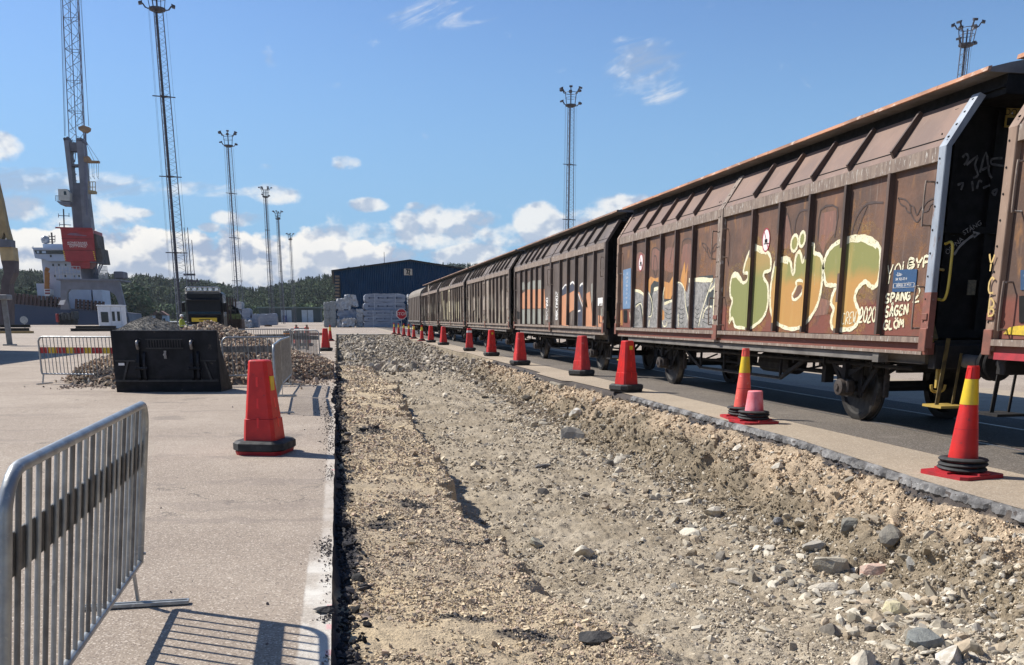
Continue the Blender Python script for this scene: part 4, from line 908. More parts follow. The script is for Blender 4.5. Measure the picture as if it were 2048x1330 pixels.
def fin(mb, name, m, root):
    if name not in ('peach_band', 'navy_tops', 'grey_green_tops', 'faded_patch', 'letter_gap', 'pale_marks', 'orange_fill', 'charcoal_shadow', 'white_letters'): return mb.build(name, m, root)
    par = list(range(len(mb.V)))          # every painted shape that stands apart becomes a part of its own
    def f_(i):
        while par[i] != i: par[i] = par[par[i]]; i = par[i]
        return i
    for f in mb.F:
        for j in f[1:]: par[f_(j)] = f_(f[0])
    gr = {}
    for f in mb.F: gr.setdefault(f_(f[0]), []).append(f)
    for fs in gr.values():
        ix = sorted({i for f in fs for i in f}); mp = {i: k for k, i in enumerate(ix)}
        o = mesh_obj(name, [mb.V[i] for i in ix], [tuple(mp[i] for i in f) for f in fs], m, root)
    return o
O5, O6, O7 = (1420, 420), (1640, 420), (1230, 500); S5 = 4.75; S7 = 7.
J = [(320, 595), (325, 540), (345, 470), (372, 400), (402, 358), (440, 350), (500, 372), (555, 410), (578, 470), (575, 560), (555, 580), (522, 588), (508, 615), (515, 655), (545, 700), (553, 780), (548, 890), (530, 970), (490, 1040), (430, 1092), (370, 1125), (300, 1118), (240, 1108), (225, 1060), (210, 1025), (182, 1072), (190, 1020), (190, 950), (208, 890), (212, 850), (195, 820), (190, 760), (195, 690), (208, 635), (232, 603), (262, 608), (288, 645), (310, 690), (340, 680), (362, 640), (356, 600)]
U_ = [(615, 510), (640, 488), (680, 468), (715, 455), (748, 465), (768, 500), (776, 560), (786, 605), (800, 590), (806, 520), (816, 440), (845, 395), (865, 425), (876, 490), (896, 470), (910, 420), (916, 350), (935, 325), (985, 330), (990, 405), (1030, 420), (1058, 450), (1072, 530), (1068, 650), (1050, 780), (1020, 900), (960, 1010), (885, 1095), (800, 1130), (720, 1120), (640, 1080), (600, 1030), (578, 960), (571, 880), (575, 750), (590, 640)]
T_ = [(30, 560), (40, 490), (62, 425), (100, 365), (150, 320), (220, 285), (300, 262), (400, 255), (470, 270), (530, 312), (573, 375), (575, 480), (568, 600), (545, 695), (508, 735), (470, 715), (432, 680), (390, 710), (350, 760), (330, 830), (345, 900), (370, 960), (375, 1010), (350, 1080), (300, 1128), (230, 1135), (150, 1140), (118, 1120), (105, 1070), (112, 1010), (130, 940), (105, 890), (115, 820), (138, 760), (150, 722), (110, 715), (60, 708), (42, 650)]
# haze of overspray behind the letters, then fills, then outlines
for P_ in ([(1030, 300), (1060, 30), (1200, 0), (1200, 200), (1100, 330), (1075, 420)], [(690, 370), (690, 120), (735, 40), (770, 200), (790, 370)], [(1025, 830), (1140, 860), (1120, 990), (990, 1010)]):
    a = MB(WA.location); pxpoly(a, P_, XP+.0015, O5, S5); fin(a, 'faded_red_letter', M_faintr, WA)
for (x0, x1, y0, y1) in ((480, 600, 960, 1200), (680, 800, 915, 1180), (858, 1030, 905, 1200), (1090, 1260, 860, 1180)):
    a = MB(WA.location); pxpoly(a, [(x0, y1), (x0+10, y0+30), ((x0+x1)/2, y0-10), (x1, y0+40), (x1-5, y1)], XP+.0235, (1200, 360), 6.65, 2); fin(a, 'faded_red_letter', M_faintr, WA)
def speck_mat(name, col, amt=.55, sc_=26.):
    m = bpy.data.materials.new(name); m.use_nodes = True; nt = m.node_tree; b = nt.nodes['Principled BSDF']; tc = nd(nt, 'ShaderNodeTexCoord')
    n = nd(nt, 'ShaderNodeTexNoise', i_Scale=sc_, i_Detail=8., i_Roughness=.8); nt.links.new(tc.outputs['Object'], n.inputs['Vector']); n2 = nd(nt, 'ShaderNodeTexNoise', i_Scale=2.2, i_Detail=4.); nt.links.new(tc.outputs['Object'], n2.inputs['Vector'])
    b.inputs['Base Color'].default_value = (*col, 1); b.inputs['Roughness'].default_value = .6
    nt.links.new(mth(nt, 'MULTIPLY', mapr(nt, n.outputs[0], .44, .66), mapr(nt, n2.outputs[0], .38, .62, .15*amt, amt)), b.inputs['Alpha']); MATS[name] = m; return m
M_gold = speck_mat('golden_overspray', (.55, .36, .10)); M_rusty = speck_mat('rust_bloom', (.42, .20, .07), .6, 14.); M_drip = speck_mat('cream_drip', (.72, .66, .42), .8, 40.)
for pts_, o_, w_ in ((J, O5, .34), (U_, O5, .30), (T_, O6, .40)):
    a = MB(WA.location); pxline(a, pts_, XP+.0008, o_, S5, w_, 2, True); fin(a, 'overspray', M_gold, WA)
for (u0, u1, v0, v1) in ((1456, 1484, 560, 660), (1508, 1540, 640, 662), (1567, 1600, 455, 520), (1630, 1668, 470, 560), (1700, 1745, 400, 520), (1785, 1850, 440, 530), (1800, 1862, 560, 650), (1400, 1425, 500, 560), (1330, 1350, 520, 570), (1270, 1290, 540, 600)):
    X_ = XP+.0012+(.021 if u1 < 1430 else 0); a = MB(WA.location); pxpoly(a, [(u0, v1), (u0+2, v0+12), ((u0+u1)/2, v0), (u1, v0+18), (u1-2, v1-6)], X_, k=3); fin(a, 'rust_bloom', M_rusty, WA)
rd = random.Random(5); a = MB(WA.location)
for (o_, x0, x1, y0) in ((O5, 230, 520, 900), (O5, 640, 1000, 520), (O6, 60, 520, 330), (O5, 690, 960, 800), (O6, 180, 330, 760)):
    for k in range(5): x_ = rd.uniform(x0, x1); y_ = y0+rd.uniform(0, 90); pxline(a, [(x_, y_), (x_+rd.uniform(-2, 2), y_+rd.uniform(40, 120))], XP-.0026, o_, S5, rd.uniform(.008, .018), 2)
fin(a, 'paint_drip', M_drip, WA)['kind'] = 'stuff'
a = MB(WA.location); pxpoly(a, J, XP-.001, O5, S5, 2); fin(a, 'green_letter', M_oliveJ, WA)
a = MB(WA.location); pxpoly(a, U_, XP-.001, O5, S5, 2); pxpoly(a, pxell(803, 315, 32, 78, 8), XP-.0012, O5, S5); pxpoly(a, pxell(876, 277, 26, 70, 8), XP-.0012, O5, S5); fin(a, 'green_letter', M_olive, WA)
a = MB(WA.location); pxpoly(a, T_, XP-.001, O6, S5, 2); fin(a, 'green_letter', M_olive, WA)
a = MB(WA.location); pxpoly(a, [(790, 825), (815, 770), (830, 722), (870, 715), (872, 775), (840, 815), (800, 840)], XP-.003, O5, S5, 2)
pxpoly(a, [(360, 800), (400, 730), (470, 740), (530, 760), (520, 900), (400, 900), (360, 860)], XP+.0015, O6, S5, 2); fin(a, 'letter_gap', M_near, WA)
a = MB(WA.location)
pxline(a, J, XP-.003, O5, S5, .058, 3, True); pxline(a, U_, XP-.003, O5, S5, .062, 3, True)
pxline(a, pxell(803, 315, 32, 78, 8), XP-.003, O5, S5, .05, 2, True); pxline(a, pxell(876, 277, 26, 70, 8), XP-.003, O5, S5, .05, 2, True)
pxline(a, [(780, 810), (800, 770), (822, 720), (815, 690), (840, 668), (885, 680), (884, 740), (865, 800), (825, 845), (790, 850)], XP-.0035, O5, S5, .045, 3, True)
pxline(a, [(650, 480), (700, 470), (745, 490)], XP-.0034, O5, S5, .10, 3); pxline(a, [(420, 352), (470, 372), (540, 395)], XP-.0034, O5, S5, .11, 3); pxline(a, [(215, 620), (260, 625), (300, 680)], XP-.0034, O5, S5, .09, 3)
pxline(a, T_, XP-.003, O6, S5, .064, 3, True); pxline(a, [(240, 290), (330, 275), (430, 278), (540, 340)], XP-.0034, O6, S5, .09, 3)
fin(a, 'cream_outline', M_cream, WA)
# paint that also landed on the ribs
for f_r, spans in ((.784, ((1.36, 2.55, 'olive_spray'),)), (.632, ((1.45, 2.35, 'olive_to_orange'),)), (.483, ((1.40, 2.40, 'olive_to_orange'),)), (.330, ((1.38, 1.75, 'olive_to_orange'), (2.15, 2.50, 'olive_to_orange')))):
    for z0_, z1_, mm in spans:
        a = MB(WA.location); y_ = YA+LEN/2*f_r; a.box((XS-.0445, y_-.034, z0_), (XS-.0428, y_+.019, z1_)); fin(a, 'painted_rib', MATS[mm], WA)
# scrawled words by the near end
def word(mb, s_, u0, v0, u1, v1, hpx, X, wd, adv=5.2, jit=.3):
    n = len(s_)*adv; A = Vector((u0, v0)); B = Vector((u1, v1))
    def fn(x, y):
        q = A+(B-A)*(x/n); return atX(q.x+y/6*hpx*.10, q.y-y/6*hpx, X)
    scrawl(mb, s_, fn, wd, (-1, 0, 0), jit, 3, adv)
for W_ in (('SPÅNG', 1770, 606, 1822, 599, 17, .030), ('SÅGEN', 1769, 634, 1817, 628, 20, .030), ('GLÖM', 1767, 659, 1808, 655, 17, .030), ('BYF', 1816, 538, 1862, 532, 20, .032), ('YOU', 1772, 570, 1818, 560, 40, .022), ('2', 1826, 606, 1842, 604, 32, .026), ('2020', 1718, 645, 1752, 643, 30, .028), ('CREW', 1683, 650, 1712, 646, 24, .016)):
    a = MB(WA.location); word(a, *W_[:6], XP-.0042, W_[6]); fin(a, 'white_scrawl', M_cream, WA)
# winged wheel emblem pressed on both doors
def wings(mb, ox, oy, kx, ky, X, wd):
    L_ = [(0, 0), (14, 3), (24, 14), (26, 30), (32, 42), (38, 48), (44, 42), (50, 30), (54, 14), (64, 4), (80, -2)]
    L2 = [(0, 0), (5, 12), (14, 17), (18, 26), (26, 30)]; L3_ = [(80, -2), (76, 8), (66, 14), (62, 24), (52, 28)]
    L4 = [(24, 14), (32, 18), (38, 34), (46, 20), (54, 14)]
    for p in (L_, L2, L3_, L4): pxline(mb, [(ox+x*kx, oy+y*ky) for x, y in p], X, wd=wd)
a = MB(WA.location); wings(a, 1796, 396, .98, 1.0, XP-.002, .018); wings(a, 1404, 486, .42, .62, XP+.020, .018)
for (x0, x1, y0, y1) in ((480, 600, 960, 1200), (680, 800, 915, 1180), (1090, 1255, 790, 980)): pxline(a, [(x0, y1), (x0+8, y0+30), ((x0+x1)/2, y0-15), (x1, y0+30)], XP+.022, (1200, 360), 6.65, .03)
pxline(a, [(930, 1100), (960, 920), (1000, 790), (1025, 930)], XP+.022, (1200, 360), 6.65, .03); pxline(a, [(720, 1010), (745, 1020), (760, 1150), (745, 1270), (722, 1260), (712, 1150), (722, 1010)], XP+.021, (1200, 360), 6.65, .03)
pxline(a, [(1025, 300), (1050, 0), (1210, -20), (1180, 260)], XP-.001, O5, S5, .03); pxline(a, [(690, 200), (735, 30), (790, 330)], XP-.001, O5, S5, .025); pxline(a, [(800, 230), (815, 100), (860, 10), (930, 0)], XP-.001, O5, S5, .03)
pxline(a, [(300, 230), (350, 60), (450, -60), (600, -70)], XP-.001, O6, S5, .03); pxline(a, [(345, 240), (400, 80), (450, -40)], XP-.001, O6, S5, .02)
fin(a, 'dark_outline', M_faint, WA)
# round no-entry labels
for (u, v, ru, rv, X) in ((1532, 480, 7.6, 24, XP-.004), (1281.5, 525, 4.4, 17.5, XP+.018)):
    a = MB(WA.location); pxpoly(a, pxell(u, v, ru, rv, 4, 28), X); r_ = a.build('warning_disc', M_roundel, WA)
    a = MB(WA.location); pxline(a, pxell(u, v, ru*.93, rv*.95, 4, 28), X-.002, wd=.022, k=1, closed=True); pxline(a, [(u-ru*.5, v-rv*.75), (u+ru*.55, v+rv*.7)], X-.0022, wd=.018, k=1); a.build('red_ring', M_signred, r_)
    a = MB(WA.location); pxpoly(a, [(u-ru*.35, v-rv*.05), (u+ru*.35, v-rv*.1), (u+ru*.35, v+rv*.2), (u-ru*.35, v+rv*.25)], X-.0024); pxline(a, [(u-ru*.6, v+rv*.33), (u+ru*.7, v+rv*.28)], X-.0024, wd=.015, k=1); a.build('pictogram', M_black, r_)
# blue placards
def placard(root, quad, X, m, lines, nm='placard'):
    a = MB(root.location); P = [atX(u, v, X) for u, v in quad]; a.prism(P, (-.004, 0, 0)); o = a.build(nm, m, root)
    t = MB(root.location)
    ctr = sum(P, Vector())/4; w_ = abs(P[1].y-P[0].y); h_ = abs(P[0].z-P[3].z); top = ctr+Vector((-.0055, 0, h_/2))
    for s_, fy, sz, al in lines:
        text_mb(t, s_, Vector((top.x, ctr.y+(w_*.38 if al == 'L' else 0), top.z-h_*fy)), (0, -1, 0), (0, 0, 1), h_*sz, 0, 'LEFT' if al == 'L' else 'CENTER')
    t.build('lettering', M_white, o); return o, ctr, w_, h_
pl, pc, pw_, ph_ = placard(WA, [(1788, 540), (1835, 538), (1831, 583), (1785, 584)], XP-.004, M_blue, [('-Lbs-', .2, .24, 'L'), ('BK 925-07-4', .42, .17, 'L'), ('BEREEL 27 M 31', .70, .17, 'C')])
f_ = MB(WA.location)
for (dy0, dy1, z0, z1) in ((-.45, .45, -.11, -.12), (-.45, .45, -.30, -.31), (-.45, -.435, -.30, -.11), (.435, .45, -.30, -.11)):
    f_.box((pc.x-.006, pc.y+dy0*pw_, pc.z+z0*ph_-.0), (pc.x-.0095, pc.y+dy1*pw_, pc.z+z1*ph_))
f_.build('frame_line', M_white, pl)
placard(WA, [(1246.5, 540), (1262, 536), (1261.5, 617), (1246, 618)], XP+.018, M_blue2, [('SE', .12, .08, 'C'), ('GC 45', .22, .08, 'C'), ('2-07', .32, .08, 'C'), ('84.0', .42, .08, 'C'), ('7-72', .52, .07, 'C'), ('B 19', .62, .07, 'C'), ('40-5', .72, .07, 'C'), ('LB', .84, .08, 'C')], 'blue_panel')
a = MB(WA.location); pxpoly(a, [(1247, 620), (1254, 620), (1254, 645), (1247, 645)], XP+.014); fin(a, 'card_frame', M_black, WA)
# silver piece on the far door
XQ = XP+.0205
a = MB(WA.location); pxpoly(a, [(232, 1085), (228, 590), (320, 565), (400, 620), (425, 700), (455, 590), (480, 560), (505, 640), (540, 560), (620, 520), (655, 520), (690, 700), (800, 690), (815, 590), (850, 470), (930, 460), (990, 570), (1010, 600), (1040, 430), (1180, 420), (1370, 430), (1390, 395), (1420, 395), (1385, 700), (1372, 1090)], XQ, O7, S7); fin(a, 'silver_letter', M_silver, WA)
a = MB(WA.location); pxpoly(a, [(470, 420), (500, 370), (560, 400), (640, 370), (650, 500), (545, 550), (500, 640), (468, 560)], XQ-.001, O7, S7); pxpoly(a, [(690, 440), (760, 460), (850, 300), (858, 440), (815, 590), (780, 690), (690, 680)], XQ-.001, O7, S7)
pxpoly(a, [(915, 430), (940, 300), (975, 160), (990, 330), (1020, 180), (1010, 420), (985, 580), (950, 480)], XQ-.001, O7, S7); pxpoly(a, [(655, 820), (690, 860), (690, 970), (655, 990)], XQ-.001, O7, S7); pxpoly(a, [(1030, 890), (1080, 880), (1075, 1060), (1040, 1070)], XQ-.001, O7, S7); pxpoly(a, [(78, 850), (104, 840), (104, 1060), (75, 1050)], XQ-.001, O7, S7); fin(a, 'orange_fill', M_orange, WA)
a = MB(WA.location)
for P_ in ([(500, 500), (545, 430), (650, 460), (640, 510), (545, 550), (520, 640), (535, 790), (515, 920), (470, 960), (470, 930), (500, 900), (505, 780), (490, 640)], [(285, 760), (360, 720), (395, 880), (410, 1060), (385, 1060), (370, 900), (345, 760), (290, 800)], [(680, 700), (830, 680), (840, 720), (700, 730)],
           [(990, 800), (1080, 770), (1085, 870), (1020, 900)], [(1290, 560), (1385, 560), (1370, 770), (1280, 770)], [(1170, 370), (1370, 350), (1370, 420), (1170, 410)]): pxpoly(a, P_, XQ-.002, O7, S7)
fin(a, 'charcoal_shadow', M_char, WA)
a = MB(WA.location)
for P_, w_ in (([(232, 565), (330, 575), (400, 625), (412, 700)], .07), ([(545, 555), (632, 525)], .08), ([(290, 795), (360, 748), (388, 880), (400, 1070)], .03), ([(470, 600), (500, 660), (524, 780), (510, 915), (470, 935)], .03), ([(690, 755), (800, 712), (815, 770)], .06),
               ([(830, 590), (855, 470), (925, 465), (975, 570), (985, 760), (1020, 940), (1030, 1070)], .032), ([(1035, 425), (1180, 415), (1370, 425)], .09), ([(1365, 430), (1300, 600), (1205, 900), (1170, 1070)], .032), ([(1320, 580), (1390, 500), (1410, 390), (1385, 690), (1372, 1090)], .045), ([(1225, 960), (1255, 850), (1310, 790), (1360, 800)], .03),
               ([(660, 1000), (680, 1065), (715, 1060), (730, 1000)], .03), ([(1060, 700), (1080, 590), (1100, 530)], .02), ([(205, 870), (215, 1060)], .03), ([(690, 520), (660, 760), (655, 900)], .03), ([(820, 760), (835, 900), (810, 1070)], .025), ([(885, 900), (890, 1070)], .025), ([(600, 880), (590, 1060)], .025), ([(480, 980), (475, 1070)], .04), ([(425, 380), (420, 600)], .03)): pxline(a, P_, XQ-.003, O7, S7, w_)
fin(a, 'cream_outline', M_cream, WA)
a = MB(WA.location)
for k in range(5): u = 268+k*14; pxline(a, [(u, 810+k*9), (u+14, 900), (u-6, 1000), (u+8, 1060)], XQ-.0025, O7, S7, .018)
for (u0, u1) in ((700, 800), (890, 960), (1230, 1340), (1120, 1180)):
    for k in range(4): v = 810+k*62; pxline(a, [(u0, v), ((u0+u1)/2, v+30), (u1, v+8)], XQ-.0022, O7, S7, .014)
fin(a, 'scratch_shading', M_char, WA)
# wagon B: peach band with navy and pale tops
O8, S8 = (800, 400), 4.157
XB1, XB2 = XP-.002, XP+.020
a = MB(WB.location)
pxpoly(a, [(1010, 780), (1060, 745), (1200, 740), (1212, 900), (1015, 905)], XB2, O8, S8); pxpoly(a, [(1332, 800), (1390, 770), (1400, 1050), (1335, 1040)], XB1, O8, S8); pxpoly(a, [(1400, 780), (1460, 745), (1465, 900), (1402, 940)], XB1, O8, S8)
pxpoly(a, [(1480, 770), (1540, 740), (1560, 900), (1520, 860)], XB1, O8, S8); pxpoly(a, [(1545, 780), (1580, 760), (1600, 1000), (1640, 1060), (1540, 1060)], XB1, O8, S8); pxpoly(a, [(1645, 960), (1690, 960), (1690, 1065), (1650, 1062)], XB1, O8, S8); fin(a, 'peach_band', M_peach, WB)
a = MB(WB.location)
pxpoly(a, [(1345, 740), (1380, 705), (1395, 770), (1345, 800)], XB1-.001, O8, S8); pxpoly(a, [(1405, 720), (1435, 690), (1460, 745), (1400, 780)], XB1-.001, O8, S8); pxpoly(a, [(1490, 720), (1515, 695), (1535, 740), (1515, 840), (1490, 760)], XB1-.001, O8, S8); pxpoly(a, [(1480, 830), (1525, 920), (1520, 1050), (1478, 1050)], XB1-.001, O8, S8); fin(a, 'navy_tops', M_navy, WB)
a = MB(WB.location)
for P_, w_ in (([(1350, 740), (1375, 705), (1390, 715)], .05), ([(1415, 700), (1435, 682), (1450, 700)], .06), ([(1495, 715), (1515, 694), (1530, 712)], .06), ([(1482, 780), (1525, 905)], .04), ([(1480, 925), (1500, 918)], .05)): pxline(a, P_, XB1-.002, O8, S8, w_)
pxpoly(a, [(1645, 815), (1688, 810), (1688, 875), (1645, 880)], XB1-.002, O8, S8); fin(a, 'pale_marks', M_white, WB)
a = MB(WB.location); pxpoly(a, [(1012, 690), (1030, 680), (1045, 740), (1015, 750)], XB2-.001, O8, S8); pxpoly(a, [(1060, 690), (1090, 670), (1190, 665), (1195, 740), (1060, 745)], XB2-.001, O8, S8); pxpoly(a, [(1015, 910), (1200, 905), (1200, 1030), (1015, 1030)], XB2-.001, O8, S8)
pxpoly(a, [(1590, 700), (1600, 690), (1610, 800), (1590, 860)], XB1-.001, O8, S8); pxpoly(a, [(1670, 900), (1690, 880), (1690, 960), (1670, 970)], XB1-.001, O8, S8); fin(a, 'grey_green_tops', mat('pale_green_spray', (.30, .31, .27), (.16, .15, .12), 4, .7, stretch=(1, 2, .4), c3=(.40, .40, .34), s3=18, f3=.55), WB)
def vword(mb, s_, u, v0, v1, hpx, X, wd):
    n = len(s_)*5.6
    for i, ch in enumerate(s_):
        vv = v0+(v1-v0)*(i+.5)/len(s_); word(mb, ch, u-hpx/2, vv, u+hpx/2, vv, (v1-v0)/len(s_)*.75, X, wd, 4.6, .2)
a = MB(WB.location); vword(a, 'OZCUBB', 1094, 598, 643, 4.5, XB2-.003, .035); vword(a, 'NOZCUBB', 1113.5, 586, 643, 5, XB1-.003, .035); fin(a, 'white_letters', M_white, WB)
a = MB(WB.location); pxpoly(a, [(972, 925), (996, 930), (996, 990), (974, 990)], XB2-.001, O8, S8); fin(a, 'card_frame', M_black, WB)
# pale streaks on the wagons behind
for root, lst in ((WC, ((575, 590, 660, 960), (650, 662, 800, 1000), (690, 705, 810, 960), (845, 858, 740, 900), (880, 900, 800, 1040), (714, 735, 660, 1000), (608, 622, 800, 930))), (WD, ((360, 375, 820, 1000), (388, 400, 840, 1005), (402, 420, 700, 1005), (432, 445, 860, 1000), (458, 470, 840, 1000), (477, 490, 840, 1000), (345, 352, 720, 900))), (WE, ((232, 240, 700, 1000), (262, 270, 790, 990), (200, 207, 800, 980)))):
    a = MB(root.location)
    for (u0, u1, v0, v1) in lst: pxpoly(a, [(u0, v1), (u0, v0+30), ((u0+u1)/2, v0), (u1, v0+20), (u1, v1-20)], XP-.002, O8, S8)
    fin(a, 'faded_patch', {WC: mat('streak_buff', (.34, .28, .22), (.20, .16, .13), 5, .8, stretch=(1, 3, .5), c3=(.42, .38, .32), s3=20, f3=.55), WD: mat('streak_cream', (.42, .38, .24), (.26, .22, .15), 5, .8, stretch=(1, 3, .5)), WE: MATS.get('streak_buff')}[root], root)
# wagon 0: letters down its post, yellow splash, red sill
a = MB(W0.location); XPo = XS-.032
vword(a, 'YCB', 1982, 520, 655, 12, XPo, .022); fin(a, 'yellow_letters', mat('ochre_letters', (.62, .44, .16), (.5, .36, .14), 6, .6), W0)
a = MB(W0.location); pxpoly(a, [(2006, 668), (2018, 655), (2032, 652), (2060, 650), (2070, 672)], XP+.016); fin(a, 'yellow_splash', mat('yellow_splash', (.66, .47, .04), (.5, .36, .04), 14, .6, c3=(.35, .25, .05), s3=30, f3=.55), W0)
a = MB(W0.location); a.box((XS+.01, YA-PITCHL+8, ZB-.205), (XS+.034, YA-PITCHL+LEN-.16, ZB-.13)); fin(a, 'red_sill', mat('red_sill', (.42, .04, .05), (.3, .03, .04), 9, .6), W0)
a = MB(W0.location); pxpoly(a, [(2041, 540), (2060, 540), (2060, 580), (2041, 580)], XP+.016); fin(a, 'blue_placard', M_blue, W0)
a = MB(W0.location); pxpoly(a, [(2038, 592), (2060, 590), (2060, 645), (2038, 645)], XP+.015); fin(a, 'card_frame', M_black, W0)
# the shaded near end of wagon A: chalk scrawl, warning plate, arrow, yellow hook
YE = WA.location.y+.30
def pE(u, v): return atY(u, v, YE)
def eline(mb, pts, wd, k=3): mb.ribbon(smooth_path([pE(u, v) for u, v in pts], k), wd, (0, -1, 0))
M_chalk = mat('grey_chalk', (.16, .155, .15), (.07, .07, .07), 14, .9)
a = MB(WA.location)
for P_ in ([(1925, 315), (1932, 308), (1937, 316), (1928, 330)], [(1933, 330), (1955, 312), (1950, 330), (1956, 350), (1946, 356)], [(1960, 345), (1972, 305), (1978, 345), (1984, 356)], [(1964, 340), (1980, 332)], [(2005, 316), (1985, 318), (1984, 328), (2010, 332)], [(1915, 370), (1926, 366), (1922, 380)], [(1944, 362), (1946, 382)], [(1954, 378), (1958, 362), (1964, 364)], [(1966, 376), (1980, 370)], [(1984, 384), (1994, 378), (1990, 390), (1984, 384)]): eline(a, P_, .028)
fin(a, 'chalk_scrawl', M_chalk, WA)
a = MB(WA.location); eline(a, [(1908, 510), (1920, 492), (1940, 475), (1952, 468)], .030); a.sheet([pE(1946, 462), pE(1961, 466), pE(1948, 477)]); fin(a, 'curved_arrow', mat('arrow_grey', (.35, .34, .32), (.25, .24, .23), 9, .8), WA)
a = MB(WA.location); text_mb(a, 'STÄNG', pE(1944, 456)+Vector((0, -.006, 0)), (.86, 0, .5), (-.5, 0, .86), .085); text_mb(a, 'ÖPPNA', pE(1908, 492)+Vector((0, -.006, 0)), (.75, 0, .66), (-.66, 0, .75), .085); fin(a, 'end_lettering', MATS['arrow_grey'], WA)
a = MB(WA.location); P0, P1 = pE(2013, 216), pE(2042, 256); a.box((P0.x, YE-.01, P1.z), (P1.x+.1, YE+.005, P0.z)); wp = fin(a, 'warning_plate', M_yel, WA)
a = MB(WA.location); a.box((P0.x+.02, YE-.014, P1.z+.02), (P1.x+.08, YE-.009, P1.z+(P0.z-P1.z)*.5)); text_mb(a, 'DOOR', Vector((P0.x+.14, YE-.012, P0.z-.05)), (1, 0, 0), (0, 0, 1), .11); a.build('plate_text', M_black, wp)
a = MB(WA.location); a.box((pE(1936, 560).x, YE-.012, pE(1936, 590).z), (pE(1952, 560).x, YE-.002, pE(1936, 560).z)); fin(a, 'small_plate', mat('dim_plate', (.2, .18, .12), (.12, .11, .08), 30, .7), WA)
a = MB(WA.location); a.tube(smooth_path([atX(u, v, 7.30) for u, v in ((1891, 488), (1901, 484), (1905, 492), (1903, 520), (1897, 570), (1892, 592), (1886, 600), (1875, 598))], 4), .017, 7); fin(a, 'grab_rail', mat('handrail_yellow', (.62, .45, .06), (.5, .38, .08), 12, .5), WA)
a = MB(WA.location); a.box((XS-.034, YA-.002, 1.16), (XS+.052, YA+.142, 1.83)); fin(a, 'red_post_foot', mat('post_foot_red', (.27, .10, .07), (.18, .08, .06), 6, .7, c3=(.40, .33, .28), s3=18, f3=.6), WA)
for root in (WA, W0):
    o = root.location; a = MB(o); y = o.y+.16 if root is WA else o.y+.16
    a.box((o.x-1.18, y-.02, .66), (o.x-1.10, y+.02, .93)); a.tube(smooth_path([(o.x-1.24, y, .70), (o.x-1.22, y, .63), (o.x-1.14, y, .61), (o.x-1.06, y, .63), (o.x-1.04, y, .70)], 3), .018, 6); fin(a, 'rope_hook', M_yel, root)
# ================================================================== CONES
M_red = mat('cone_red', (.62, .018, .012), (.46, .012, .011), 3.5, .5, .001, 20, c3=(.20, .03, .028), s3=17, f3=.62)
M_red2 = mat('cone_red_worn', (.62, .035, .03), (.50, .02, .02), 4, .55, .001, 20, c3=(.60, .17, .14), s3=11, f3=.60)
M_redfade = mat('cone_faded', (.78, .13, .09), (.66, .075, .055), 4, .55, .001, 20, c3=(.75, .30, .27), s3=9, f3=.6)
M_pink = mat('cone_pink', (.66, .06, .07), (.72, .24, .27), 5, .6, .001, 20, stretch=(1, 1, .5))
M_band = mat('cone_band_yellow', (.72, .50, .02), (.60, .42, .03), 6, .45, c3=(.45, .32, .06), s3=20, f3=.62)
M_rub = mat('black_rubber', (.030, .031, .031), (.018, .019, .019), 12, .75, .002, 50, c3=(.07, .068, .062), s3=8, f3=.6)
M_baser = mat('base_red', (.42, .015, .022), (.30, .014, .02), 9, .6)
